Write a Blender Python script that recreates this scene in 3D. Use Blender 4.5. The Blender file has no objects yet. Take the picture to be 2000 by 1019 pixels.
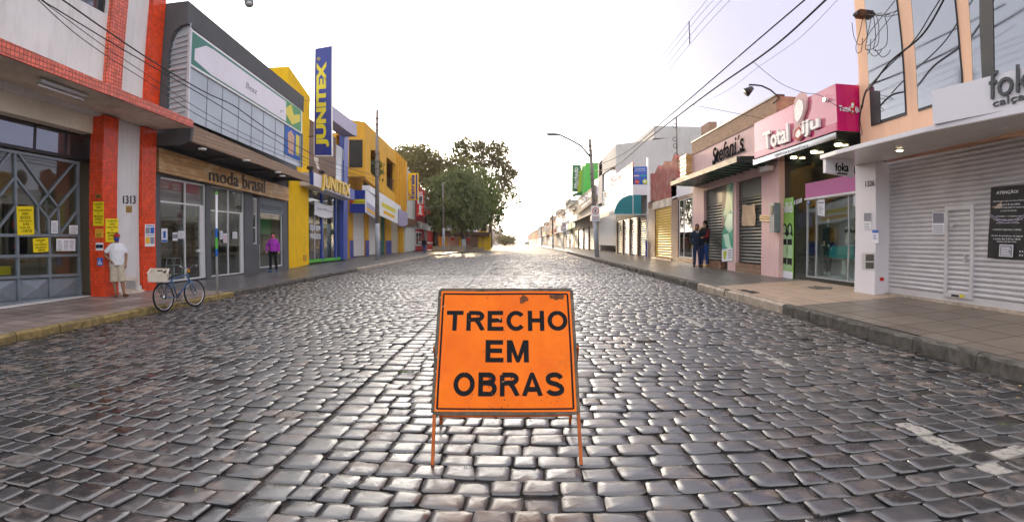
import bpy, bmesh, math, random
import numpy as np
from mathutils import Vector, Matrix, Euler
R = math.radians
random.seed(7); rng = np.random.default_rng(7)
S = bpy.context.scene
COL = S.collection

# ------------------------------------------------------------------ camera
KD, FP, CX, CY, EYE = .4, 1050., 1000., 509.5, 1.6      # barrel lens: theta = atan(sqrt(KD)*r/FP)/sqrt(KD), r in photo pixels
YAW, PITCH = .0085, -.0355
_a = math.sqrt(KD)
cd = bpy.data.cameras.new('camera'); cam = bpy.data.objects.new('camera', cd); COL.objects.link(cam)
cam.location = (0, 0, EYE)
cam.rotation_euler = (R(90) + PITCH, 0, YAW)
cd.type = 'PANO'
cd.clip_start = .05; cd.clip_end = 6000
cd.sensor_width = 36.; cd.sensor_height = 36. * 521 / 1024; cd.sensor_fit = 'AUTO'
_r = np.linspace(0, 1180, 400); _mm = _r * 36. / 2000.
_co = np.linalg.lstsq(np.stack([_mm, _mm**2, _mm**3, _mm**4], 1), np.arctan(_a * _r / FP) / _a, rcond=None)[0]
_pc = cd if hasattr(cd, 'panorama_type') else cd.cycles
_pc.panorama_type = 'FISHEYE_LENS_POLYNOMIAL'
_pc.fisheye_fov = R(180)
_pc.fisheye_polynomial_k0 = 0.
for _i in range(4): setattr(_pc, 'fisheye_polynomial_k%d' % (_i + 1), -float(_co[_i]))
S.camera = cam

# ------------------------------------------------------------------ sky, sun, exposure
SUN_EL, SUN_AZ = R(9), R(-5)                              # the low sun stands at the end of the street (+Y)
W = bpy.data.worlds.new('World'); S.world = W; W.use_nodes = True
nt = W.node_tree; bg = nt.nodes['Background']
sky = nt.nodes.new('ShaderNodeTexSky'); sky.sky_type = 'NISHITA'; sky.sun_disc = False
sky.sun_elevation = SUN_EL; sky.sun_rotation = SUN_AZ; sky.altitude = 300; sky.air_density = 1.; sky.dust_density = 6.; sky.ozone_density = 1.5
hs = nt.nodes.new('ShaderNodeHueSaturation'); hs.inputs['Saturation'].default_value = .42      # hazy morning: the colours of the clear sky are washed out
hz = nt.nodes.new('ShaderNodeMix'); hz.data_type = 'RGBA'; hz.inputs[0].default_value = .40
hz.inputs[7].default_value = (7.3, 7.0, 7.25, 1)             # thin high cloud whitening it further
nt.links.new(sky.outputs[0], hs.inputs['Color']); nt.links.new(hs.outputs[0], hz.inputs[6]); 
# a patch of lilac cloud low on the shop side
ge = nt.nodes.new('ShaderNodeNewGeometry'); dp = nt.nodes.new('ShaderNodeVectorMath'); dp.operation = 'DOT_PRODUCT'; dp.inputs[1].default_value = (-.58, -.72, -.40)
nt.links.new(ge.outputs['Incoming'], dp.inputs[0])
mr = nt.nodes.new('ShaderNodeMapRange'); mr.interpolation_type = 'SMOOTHSTEP'; mr.inputs[1].default_value = .70; mr.inputs[2].default_value = 1.0; nt.links.new(dp.outputs['Value'], mr.inputs[0])
lc_ = nt.nodes.new('ShaderNodeMix'); lc_.data_type = 'RGBA'; lc_.inputs[7].default_value = (1.85, 1.80, 2.35, 1); nt.links.new(mr.outputs[0], lc_.inputs[0]); nt.links.new(hz.outputs[2], lc_.inputs[6]); nt.links.new(lc_.outputs[2], bg.inputs[0])
bg.inputs[1].default_value = .12
sl = bpy.data.lights.new('sun', 'SUN'); sl.energy = .9; sl.angle = R(3); sl.color = (1, .74, .44)
so = bpy.data.objects.new('sun', sl); COL.objects.link(so)
so.rotation_euler = (R(90) - SUN_EL, 0, R(180) - SUN_AZ)
S.view_settings.view_transform = 'Standard'; S.view_settings.look = 'None'; S.view_settings.gamma = 1
S.view_settings.exposure = 1.88
S.render.engine = 'CYCLES'
S.cycles.max_bounces = 6; S.cycles.transparent_max_bounces = 12; S.cycles.volume_bounces = 0
S.cycles.use_denoising = True; S.cycles.sample_clamp_indirect = 8

# ------------------------------------------------------------------ from a photo pixel (2000 x 1019) to a point on a plane of the place
_M = Euler((PITCH, 0, YAW)).to_matrix()
def ray(px, py):
    dx, dy = px - CX, py - CY; r = math.hypot(dx, dy) + 1e-9; th = math.atan(_a * r / FP) / _a; q = math.sin(th) / r
    return _M @ Vector((dx * q, math.cos(th), -dy * q))
def fx(X, *q):
    o = []
    for p in q:
        d = ray(*p); t = X / d.x; o.append(Vector((X, d.y * t, EYE + d.z * t)))
    return o
def fy(Y, *q):
    o = []
    for p in q:
        d = ray(*p); t = Y / d.y; o.append(Vector((d.x * t, Y, EYE + d.z * t)))
    return o
def zr(y): return .0045 * (min(max(y, 3), 60) - 3)           # the street climbs a little
KL, KR = -8.2, 5.9                                            # kerb lines
def zg(x, y):
    z = zr(y)
    if x < KL: z += .14 + .025 * min(KL - x, 3.2)
    elif x > KR: z += .2 + .06 * min(x - KR, 3)
    return z
def gp(px, py):
    d = ray(px, py); z = 0
    for _ in range(60):
        t = (z - EYE) / d.z; z = .5 * z + .5 * zg(d.x * t, d.y * t)
    return Vector((d.x * t, d.y * t, z))

# ------------------------------------------------------------------ materials
MAT = {}
def _nt(name):
    m = bpy.data.materials.new(name); m.use_nodes = True; MAT[name] = m
    return m, m.node_tree, m.node_tree.nodes['Principled BSDF']
def _pos(t):
    return t.nodes.new('ShaderNodeNewGeometry').outputs['Position']
def _map(t, vec, sc):
    n = t.nodes.new('ShaderNodeMapping'); n.inputs['Scale'].default_value = sc; t.links.new(vec, n.inputs[0]); return n.outputs[0]
def _noise(t, vec, scale, detail=4, rough=.6):
    n = t.nodes.new('ShaderNodeTexNoise'); n.inputs['Scale'].default_value = scale; n.inputs['Detail'].default_value = detail
    n.inputs['Roughness'].default_value = rough; t.links.new(vec, n.inputs[0]); return n.outputs[0]
def _ramp(t, fac, a, b, c0=(0, 0, 0, 1), c1=(1, 1, 1, 1)):
    n = t.nodes.new('ShaderNodeValToRGB'); e = n.color_ramp.elements
    e[0].position = a; e[1].position = b; e[0].color = c0; e[1].color = c1; t.links.new(fac, n.inputs[0]); return n.outputs[0]
def _mix(t, fac, a, b, mode='MIX'):
    n = t.nodes.new('ShaderNodeMix'); n.data_type = 'RGBA'; n.blend_type = mode
    for k, v in ((0, fac), (6, a), (7, b)):
        if hasattr(v, 'is_linked'): t.links.new(v, n.inputs[k])
        else: n.inputs[k].default_value = v if k == 0 else (*v[:3], 1)
    return n.outputs[2]
def _math(t, op, a, b=0.):
    n = t.nodes.new('ShaderNodeMath'); n.operation = op
    for k, v in ((0, a), (1, b)):
        if hasattr(v, 'is_linked'): t.links.new(v, n.inputs[k])
        else: n.inputs[k].default_value = v
    return n.outputs[0]
def _bump(t, h, b, strength=.3, dist=.02):
    n = t.nodes.new('ShaderNodeBump'); n.inputs['Strength'].default_value = strength; n.inputs['Distance'].default_value = dist
    t.links.new(h, n.inputs['Height']); t.links.new(n.outputs[0], b.inputs['Normal'])
def _wallvec(t, ru=1., rv=1.):                               # (x + y, z): runs along either wall direction
    s = t.nodes.new('ShaderNodeSeparateXYZ'); t.links.new(_pos(t), s.inputs[0])
    c = t.nodes.new('ShaderNodeCombineXYZ'); t.links.new(_math(t, 'ADD', s.outputs[0], s.outputs[1]), c.inputs[0]); t.links.new(s.outputs[2], c.inputs[1])
    return c.outputs[0]
def mat(name, col, rough=.65, metal=0., var=.12, scale=2.5, dirt=0., dirtcol=(.10, .085, .07), bump=.0, bscale=40, spec=.5, streak=False):
    m, t, b = _nt(name)
    b.inputs['Roughness'].default_value = rough; b.inputs['Metallic'].default_value = metal; b.inputs['Specular IOR Level'].default_value = spec if rough < .6 else spec * .5
    p = _pos(t)
    c = (*col, 1)
    if var or dirt:
        n = _noise(t, p, scale, 6)
        o = _mix(t, _ramp(t, n, .3, .72), [x * (1 - var) for x in col], [min(1, x * (1 + var)) for x in col])
        if dirt:
            q = _map(t, p, (3, 3, .35)) if streak else p
            d = _noise(t, q, 1.4, 8, .7)
            o = _mix(t, _math(t, 'MULTIPLY', _ramp(t, d, .48, .78), dirt), o, dirtcol)
        t.links.new(o, b.inputs['Base Color'])
        r = _math(t, 'ADD', _math(t, 'MULTIPLY', n, .25), rough - .12); t.links.new(r, b.inputs['Roughness'])
    else: b.inputs['Base Color'].default_value = c
    if bump: _bump(t, _noise(t, p, bscale, 5), b, bump)
    return m
def tilemat(name, col, grout, w, h, rough=.25, gap=.008, offset=0., var=.25, floor=False, dirt=.0, bump=.3):
    m, t, b = _nt(name)
    v = _pos(t) if floor else _wallvec(t)
    k = t.nodes.new('ShaderNodeTexBrick'); t.links.new(v, k.inputs[0])
    k.offset = offset; k.inputs['Scale'].default_value = 1; k.inputs['Brick Width'].default_value = w; k.inputs['Row Height'].default_value = h
    k.inputs['Mortar Size'].default_value = gap; k.inputs['Mortar Smooth'].default_value = .1; k.inputs['Bias'].default_value = 0
    k.inputs['Color1'].default_value = (*[x * (1 - var) for x in col], 1); k.inputs['Color2'].default_value = (*[min(1, x * (1 + var)) for x in col], 1)
    k.inputs['Mortar'].default_value = (*grout, 1)
    n = _noise(t, _pos(t), 3, 6)
    o = _mix(t, .35, k.outputs[0], _mix(t, _ramp(t, n, .3, .7), (.35, .35, .35), (1, 1, 1)), 'MULTIPLY')
    if dirt: o = _mix(t, _math(t, 'MULTIPLY', _ramp(t, _noise(t, _pos(t), .7, 8, .7), .45, .7), dirt), o, (.07, .055, .045))
    t.links.new(o, b.inputs['Base Color'])
    t.links.new(_math(t, 'ADD', _math(t, 'MULTIPLY', k.outputs['Fac'], .4), _math(t, 'ADD', _math(t, 'MULTIPLY', n, .25), rough - .12)), b.inputs['Roughness'])
    _bump(t, _math(t, 'SUBTRACT', 1., k.outputs['Fac']), b, bump, .006)
    return m
def woodmat(name, a, c, plank=.12, rough=.5, length=2.2, stain=.0):
    m, t, b = _nt(name)
    v = _wallvec(t)
    k = t.nodes.new('ShaderNodeTexBrick'); t.links.new(v, k.inputs[0]); k.offset = .37
    k.inputs['Scale'].default_value = 1; k.inputs['Brick Width'].default_value = length; k.inputs['Row Height'].default_value = plank
    k.inputs['Mortar Size'].default_value = .006; k.inputs['Mortar Smooth'].default_value = .2
    k.inputs['Color1'].default_value = (*a, 1); k.inputs['Color2'].default_value = (*c, 1); k.inputs['Mortar'].default_value = (*[x * .15 for x in a], 1)
    g = _noise(t, _map(t, v, (1.5, 26, 1)), 2.5, 6, .7)
    o = _mix(t, .55, k.outputs[0], _ramp(t, g, .3, .7, (.45, .4, .34, 1), (1, 1, 1, 1)), 'MULTIPLY')
    if stain: o = _mix(t, _math(t, 'MULTIPLY', _ramp(t, _noise(t, _map(t, v, (.8, 3, 1)), 1.3, 5), .5, .62), stain), o, (.75, .56, .33))
    t.links.new(o, b.inputs['Base Color']); b.inputs['Roughness'].default_value = rough
    _bump(t, _math(t, 'SUBTRACT', g, k.outputs['Fac']), b, .35, .01)
    return m
def glassmat(name, tint=(.75, .82, .82), refl=1., clear=.85, rough=.02):
    m, t, b = _nt(name)
    t.nodes.remove(b); out = t.nodes['Material Output']
    tr = t.nodes.new('ShaderNodeBsdfTransparent'); tr.inputs[0].default_value = (*[x * clear for x in tint], 1)
    gl = t.nodes.new('ShaderNodeBsdfGlossy'); gl.inputs['Roughness'].default_value = rough; gl.inputs[0].default_value = (refl, refl, refl, 1)
    lw = t.nodes.new('ShaderNodeLayerWeight')
    bn = t.nodes.new('ShaderNodeBump'); bn.inputs['Strength'].default_value = .06; bn.inputs['Distance'].default_value = .05
    t.links.new(_noise(t, _pos(t), .8, 1), bn.inputs['Height']); t.links.new(bn.outputs[0], gl.inputs['Normal'])
    mx = t.nodes.new('ShaderNodeMixShader')
    t.links.new(_math(t, 'MINIMUM', _math(t, 'ADD', _math(t, 'MULTIPLY', _math(t, 'POWER', lw.outputs['Facing'], 4.), .9), .07), 1.), mx.inputs[0])
    t.links.new(tr.outputs[0], mx.inputs[1]); t.links.new(gl.outputs[0], mx.inputs[2]); t.links.new(mx.outputs[0], out.inputs[0])
    return m
def emit(name, col, s):
    m, t, b = _nt(name); b.inputs['Base Color'].default_value = (*col, 1)
    b.inputs['Emission Color'].default_value = (*col, 1); b.inputs['Emission Strength'].default_value = s
    return m

# ------------------------------------------------------------------ mesh helpers
def tag(o, label=None, cat=None, group=None, kind=None):
    if label: o['label'] = label
    if cat: o['category'] = cat
    if group: o['group'] = group
    if kind: o['kind'] = kind
    return o
def thing(name, label, cat, loc=(0, 0, 0), rotz=0., group=None):
    o = bpy.data.objects.new(name, None); COL.objects.link(o); o.location = loc; o.rotation_euler = (0, 0, rotz); o.empty_display_size = .2
    return tag(o, label, cat, group)
def wloc(o):
    v = Vector((0, 0, 0))
    while o: v = v + o.location; o = o.parent
    return v
class MB:
    def __init__(s): s.v = []; s.f = []; s.m = []
    def add(s, vs, fs, m=0):
        k = len(s.v); s.v += [tuple(p) for p in vs]; s.f += [tuple(i + k for i in f) for f in fs]; s.m += [m] * len(fs); return s
    def poly(s, pts, m=0): return s.add(pts, [tuple(range(len(pts)))], m)
    def prism(s, pts, vec, m=0):
        n = len(pts); vec = Vector(vec); a = [Vector(p) for p in pts]
        return s.add(a + [p + vec for p in a], [tuple(range(n)), tuple(range(2 * n - 1, n - 1, -1))] + [(i, (i + 1) % n, n + (i + 1) % n, n + i) for i in range(n)], m)
    def box(s, a, b, m=0):
        (x0, y0, z0), (x1, y1, z1) = a, b
        return s.prism([(x0, y0, z0), (x1, y0, z0), (x1, y1, z0), (x0, y1, z0)], (0, 0, z1 - z0), m)
    def bar(s, p, q, w, h, m=0, up=(0, 0, 1)):
        p, q = Vector(p), Vector(q); d = (q - p).normalized(); u = d.cross(Vector(up))
        u = u.normalized() if u.length > 1e-6 else Vector((1, 0, 0)); n = u.cross(d)
        return s.prism([p + u * i * w / 2 + n * j * h / 2 for i, j in ((-1, -1), (1, -1), (1, 1), (-1, 1))], q - p, m)
    def tube(s, path, r, n=8, m=0, cap=True):
        P = [Vector(p) for p in path]; rs = r if isinstance(r, (list, tuple)) else [r] * len(P); vs = []; fs = []; u = None
        for i, p in enumerate(P):
            d = ((P[min(i + 1, len(P) - 1)] - P[max(i - 1, 0)])).normalized()
            if u is None: u = d.orthogonal().normalized()
            u = (u - d * u.dot(d)); u = u.normalized() if u.length > 1e-6 else d.orthogonal().normalized(); w = d.cross(u)
            vs += [p + (u * math.cos(2 * math.pi * k / n) + w * math.sin(2 * math.pi * k / n)) * rs[i] for k in range(n)]
        for i in range(len(P) - 1): fs += [(i * n + k, i * n + (k + 1) % n, (i + 1) * n + (k + 1) % n, (i + 1) * n + k) for k in range(n)]
        if cap: fs += [tuple(range(n - 1, -1, -1)), tuple(range((len(P) - 1) * n, len(P) * n))]
        return s.add(vs, fs, m)
    def ring(s, c, ax, R0, r, n=32, k=8, m=0):
        c = Vector(c); ax = Vector(ax).normalized(); u = ax.orthogonal().normalized(); w = ax.cross(u); vs = []; fs = []
        for i in range(n):
            e = u * math.cos(2 * math.pi * i / n) + w * math.sin(2 * math.pi * i / n)
            vs += [c + e * (R0 + r * math.cos(2 * math.pi * j / k)) + ax * r * math.sin(2 * math.pi * j / k) for j in range(k)]
        for i in range(n): fs += [(i * k + j, ((i + 1) % n) * k + j, ((i + 1) % n) * k + (j + 1) % k, i * k + (j + 1) % k) for j in range(k)]
        return s.add(vs, fs, m)
    def ball(s, c, r, m=0, nu=12, nv=8, rot=None):
        c = Vector(c); r = Vector(r) if hasattr(r, '__len__') else Vector((r, r, r)); vs = []; fs = []
        for j in range(nv + 1):
            t = math.pi * j / nv
            for i in range(nu):
                a = 2 * math.pi * i / nu; p = Vector((r.x * math.sin(t) * math.cos(a), r.y * math.sin(t) * math.sin(a), r.z * math.cos(t)))
                vs.append(c + (rot @ p if rot else p))
        for j in range(nv): fs += [(j * nu + i, (j + 1) * nu + i, (j + 1) * nu + (i + 1) % nu, j * nu + (i + 1) % nu) for i in range(nu)]
        return s.add(vs, fs, m)
    def disc(s, c, ax, r, h, n=20, m=0):
        c = Vector(c); ax = Vector(ax).normalized(); return s.tube([c, c + ax * h], r, n, m)
    def grid(s, f, nu, nv, m=0):
        vs = [f(i / nu, j / nv) for j in range(nv + 1) for i in range(nu + 1)]
        return s.add(vs, [(j * (nu + 1) + i, j * (nu + 1) + i + 1, (j + 1) * (nu + 1) + i + 1, (j + 1) * (nu + 1) + i) for j in range(nv) for i in range(nu)], m)
    def build(s, name, mats, parent=None, smooth=False, local=False, fix=True, bevel=0.):
        o0 = Vector((0, 0, 0)) if local or parent is None else wloc(parent)
        me = bpy.data.meshes.new(name); me.from_pydata([tuple(Vector(p) - o0) for p in s.v], [], s.f)
        mats = mats if isinstance(mats, (list, tuple)) else [mats]
        for x in mats: me.materials.append(MAT[x] if isinstance(x, str) else x)
        me.polygons.foreach_set('material_index', s.m)
        if fix:
            b = bmesh.new(); b.from_mesh(me); bmesh.ops.remove_doubles(b, verts=b.verts, dist=1e-5); bmesh.ops.recalc_face_normals(b, faces=b.faces); b.to_mesh(me); b.free()
        if smooth: me.polygons.foreach_set('use_smooth', [True] * len(me.polygons))
        me.update()
        o = bpy.data.objects.new(name, me); COL.objects.link(o)
        if parent is not None: o.parent = parent
        if bevel:
            md = o.modifiers.new('edge', 'BEVEL'); md.width = bevel; md.segments = 2; md.limit_method = 'ANGLE'
        return o
def each(mb, name, mats, parent, **kw):                        # every loose piece of mb becomes a part of its own
    n = len(mb.v); r = list(range(n))
    def find(i):
        while r[i] != i: r[i] = r[r[i]]; i = r[i]
        return i
    for f in mb.f:
        a = find(f[0])
        for i in f[1:]: r[find(i)] = a
    g = {}
    for f, m in zip(mb.f, mb.m): g.setdefault(find(f[0]), []).append((f, m))
    out = []
    for fs in g.values():
        ids = sorted({i for f, _ in fs for i in f}); ix = {i: k for k, i in enumerate(ids)}
        p = MB(); p.v = [mb.v[i] for i in ids]; p.f = [tuple(ix[i] for i in f) for f, _ in fs]; p.m = [m for _, m in fs]
        out.append(p.build(name, mats, parent, **kw))
    return out
def single(mb, name, mats, label, cat, group=None, smooth=False, bevel=0.):   # a thing that is one mesh, its origin at the middle of its base
    v = np.array(mb.v); c = Vector((*v.mean(0)[:2], v[:, 2].min()))
    mb.v = [tuple(Vector(p) - c) for p in mb.v]
    o = mb.build(name, mats, None, smooth, True, True, bevel); o.location = c
    return tag(o, label, cat, group)
def copy_tree(o, parent=None):
    c = o.copy(); COL.objects.link(c); c.parent = parent
    for ch in o.children: copy_tree(ch, c)
    return c
_glyph = {}
def text_mesh(s, bold=0., shear=0., space=1., res=3):
    key = (s, bold, shear, space, res)
    if key not in _glyph:
        cu = bpy.data.curves.new('t', 'FONT'); cu.body = s; cu.offset = bold; cu.shear = shear; cu.space_character = space; cu.resolution_u = res; cu.extrude = .5
        o = bpy.data.objects.new('t', cu); COL.objects.link(o)
        dg = bpy.context.evaluated_depsgraph_get(); me = o.evaluated_get(dg).to_mesh()
        v = np.array([tuple(p.co) for p in me.vertices]); f = [tuple(p.vertices) for p in me.polygons]
        o.evaluated_get(dg).to_mesh_clear(); bpy.data.objects.remove(o); bpy.data.curves.remove(cu)
        lo, hi = v.min(0), v.max(0); v[:, 0] = (v[:, 0] - lo[0]) / (hi[0] - lo[0]); v[:, 1] = (v[:, 1] - lo[1]) / max(hi[1] - lo[1], 1e-6); v[:, 2] += .5
        _glyph[key] = (v, f, (hi[0] - lo[0]) / max(hi[1] - lo[1], 1e-6))
    return _glyph[key]
def lettering(mb, s, quad, depth=.004, m=0, lift=.003, **kw):      # s laid into quad = (bottom left, bottom right, top right, top left), standing proud of it
    bl, br, tr, tl = [Vector(p) for p in quad]; n = (br - bl).cross(tl - bl).normalized()
    v, f, _ = text_mesh(s, **kw)
    mb.add([bl * (1 - x) * (1 - y) + br * x * (1 - y) + tr * x * y + tl * (1 - x) * y + n * (lift + z * depth) for x, y, z in v], f, m)
    return mb
def sub(quad, u0, v0, u1, v1):                                  # part of a quad
    bl, br, tr, tl = [Vector(p) for p in quad]
    g = lambda x, y: bl * (1 - x) * (1 - y) + br * x * (1 - y) + tr * x * y + tl * (1 - x) * y
    return [g(u0, v0), g(u1, v0), g(u1, v1), g(u0, v1)]
def qn(quad): return (Vector(quad[1]) - Vector(quad[0])).cross(Vector(quad[3]) - Vector(quad[0])).normalized()
def board(mb, quad, th=.003, m=0):                              # a thin slab whose front is the quad
    n = qn(quad); return mb.prism([Vector(p) for p in quad], -n * th, m)
def patch(mb, quad, u0, v0, u1, v1, m, lift=.002, th=.0015):     # a printed patch lying on a quad
    q = sub(quad, u0, v0, u1, v1); n = qn(quad); return mb.prism([p + n * lift for p in q], n * th, m)
def shutter(mb, X, y0, y1, z0, z1, pitch, depth, side, m=0):       # roller shutter of bowed slats on the plane x = X, bowed towards side
    n = max(2, round((z1 - z0) / pitch)); k = 5; prof = []
    for i in range(n):
        for j in range(k): t = j / k; prof.append((X + side * depth * math.sin(math.pi * t) ** .8, z0 + (z1 - z0) * (i + t) / n))
    prof.append((X, z1))
    mb.add([(x, y0, z) for x, z in prof] + [(x, y1, z) for x, z in prof], [(i, i + 1, len(prof) + i + 1, len(prof) + i) for i in range(len(prof) - 1)], m)
    return mb
def frame(mb, X0, X1, y0, y1, z0, z1, w, m=0):                    # four bars round an opening
    mb.box((X0, y0, z0), (X1, y0 + w, z1), m); mb.box((X0, y1 - w, z0), (X1, y1, z1), m)
    mb.box((X0, y0 + w, z0), (X1, y1 - w, z0 + w), m); mb.box((X0, y0 + w, z1 - w), (X1, y1 - w, z1), m)
    return mb
# ------------------------------------------------------------------ ground, street and pavements
# painted parking lines, as (x0, y0, x1, y1, half width)
def gxy(*q): return [gp(*p)[:2] for p in q]
PAINT = []
for a, c, w in (((1470, 681), (1546, 719), .07), ((1762, 826), (1992, 936), .085), ((1905, 902), (1998, 874), .075), ((1330, 617), (1375, 638), .07), ((1335, 620), (1565, 628), .05), ((505, 588), (612, 575), .06), ((1900, 905), (2000, 932), .07)):
    (ax, ay), (bx, by) = gxy(a, c); PAINT.append((ax, ay, bx, by, w))
def cobblemat():
    m, t, b = _nt('basalt cobbles')
    at = t.nodes.new('ShaderNodeAttribute'); at.attribute_name = 'stone'
    s = t.nodes.new('ShaderNodeSeparateColor'); t.links.new(at.outputs['Color'], s.inputs[0])
    p = _pos(t)
    n = _noise(t, p, 9, 8, .65); n2 = _noise(t, p, 55, 3); big = _noise(t, p, .45, 4)
    base = _mix(t, s.outputs[0], (.004, .0046, .006), (.026, .027, .030))
    o = _mix(t, .6, base, _mix(t, _ramp(t, n, .3, .7), (.55, .55, .55), (1, 1, 1)), 'MULTIPLY')
    dirt = _math(t, 'MULTIPLY', _ramp(t, _noise(t, p, 3.1, 7, .7), .50, .66), _math(t, 'ADD', s.outputs[1], .28))
    o = _mix(t, dirt, o, (.13, .080, .050))
    wear = _ramp(t, _noise(t, p, 14, 6, .75), .36, .50)
    sx = t.nodes.new('ShaderNodeSeparateXYZ'); t.links.new(p, sx.inputs[0]); pm = None
    for ax, ay, bx, by, hw in PAINT:
        L_ = math.hypot(bx - ax, by - ay); ux, uy = (bx - ax) / L_, (by - ay) / L_
        u = _math(t, 'ADD', _math(t, 'MULTIPLY', _math(t, 'SUBTRACT', sx.outputs[0], ax), ux), _math(t, 'MULTIPLY', _math(t, 'SUBTRACT', sx.outputs[1], ay), uy))
        v = _math(t, 'ABSOLUTE', _math(t, 'SUBTRACT', _math(t, 'MULTIPLY', _math(t, 'SUBTRACT', sx.outputs[0], ax), uy), _math(t, 'MULTIPLY', _math(t, 'SUBTRACT', sx.outputs[1], ay), ux)))
        k_ = _math(t, 'MULTIPLY', _math(t, 'MULTIPLY', _math(t, 'LESS_THAN', v, hw), _math(t, 'GREATER_THAN', u, 0.)), _math(t, 'LESS_THAN', u, L_))
        pm = k_ if pm is None else _math(t, 'MAXIMUM', pm, k_)
    pm = _math(t, 'MULTIPLY', pm, _math(t, 'MULTIPLY', wear, _math(t, 'GREATER_THAN', s.outputs[2], .22)))
    pit = _ramp(t, _noise(t, p, 26, 5, .7), .60, .68)
    o = _mix(t, _math(t, 'MULTIPLY', pit, .7), o, (.006, .005, .005))
    o = _mix(t, pm, o, (.27, .245, .205))
    t.links.new(o, b.inputs['Base Color'])
    r = _math(t, 'ADD', _math(t, 'MULTIPLY', n, .14), _math(t, 'ADD', _math(t, 'MULTIPLY', _ramp(t, big, .35, .7), .10), _math(t, 'ADD', .14, _math(t, 'MULTIPLY', s.outputs[0], .18))))
    t.links.new(_math(t, 'ADD', r, _math(t, 'MULTIPLY', _math(t, 'ADD', _math(t, 'ADD', dirt, pm), _math(t, 'MULTIPLY', pit, .6)), .4)), b.inputs['Roughness'])
    b.inputs['Specular IOR Level'].default_value = .8; b.inputs['IOR'].default_value = 1.8
    _bump(t, _math(t, 'ADD', _math(t, 'MULTIPLY', n2, .22), n), b, .10, .02)
    return m
cobblemat()
def soilmat():
    m, t, b = _nt('joint soil'); p = _pos(t); n = _noise(t, p, 20, 6, .7)
    o = _mix(t, _ramp(t, n, .35, .7), (.007, .006, .005), (.040, .028, .019))
    o = _mix(t, _ramp(t, _noise(t, p, 1.3, 5), .62, .75), o, (.05, .07, .02))
    t.links.new(o, b.inputs['Base Color']); b.inputs['Roughness'].default_value = .95; _bump(t, n, b, .6, .02)
soilmat()
def farcobble():
    m, t, b = _nt('distant cobbles'); p = _pos(t)
    k = t.nodes.new('ShaderNodeTexBrick'); t.links.new(p, k.inputs[0]); k.inputs['Scale'].default_value = 1
    k.inputs['Brick Width'].default_value = .3; k.inputs['Row Height'].default_value = .21; k.inputs['Mortar Size'].default_value = .012
    k.inputs['Color1'].default_value = (.035, .036, .04, 1); k.inputs['Color2'].default_value = (.075, .075, .08, 1); k.inputs['Mortar'].default_value = (.03, .025, .02, 1)
    t.links.new(k.outputs[0], b.inputs['Base Color']); b.inputs['Roughness'].default_value = .6; b.inputs['Specular IOR Level'].default_value = .4
    _bump(t, _math(t, 'ADD', _math(t, 'SUBTRACT', 1., k.outputs['Fac']), _noise(t, p, 4, 4)), b, .5, .02)
farcobble()
mat('bare earth', (.16, .12, .09), .95, var=.3, scale=.3)
def strip(x0, x1, ys, zf, nx=1):
    mb = MB(); xs = [x0 + (x1 - x0) * i / nx for i in range(nx + 1)]
    vs = [(x, y, zf(x, y)) for y in ys for x in xs]; n = nx + 1
    return mb.add(vs, [(j * n + i, j * n + i + 1, (j + 1) * n + i + 1, (j + 1) * n + i) for j in range(len(ys) - 1) for i in range(nx)])
YS = [-25, 0, 3] + list(range(5, 62, 3)) + [62, 75, 90, 120, 160, 220, 300, 420, 605]
g = strip(-620, 620, [-420, 0, 60, 300, 620], lambda x, y: zr(y) - .35, 4).build('ground', 'bare earth'); tag(g, kind='structure')
NEAR_END = 62.
rb = strip(KL + .02, KR - .02, [y for y in YS if y <= 62], lambda x, y: zr(y) - .018, 6).build('road_bed', 'joint soil'); tag(rb, 'dark earth under and between the street cobbles', kind='structure')
rf = strip(KL - .1, KR + .1, [62, 75, 90, 120, 160, 220, 300, 420, 605], lambda x, y: zr(y) + .002, 6).build('distant_road', 'distant cobbles'); tag(rf, kind='structure')

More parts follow.
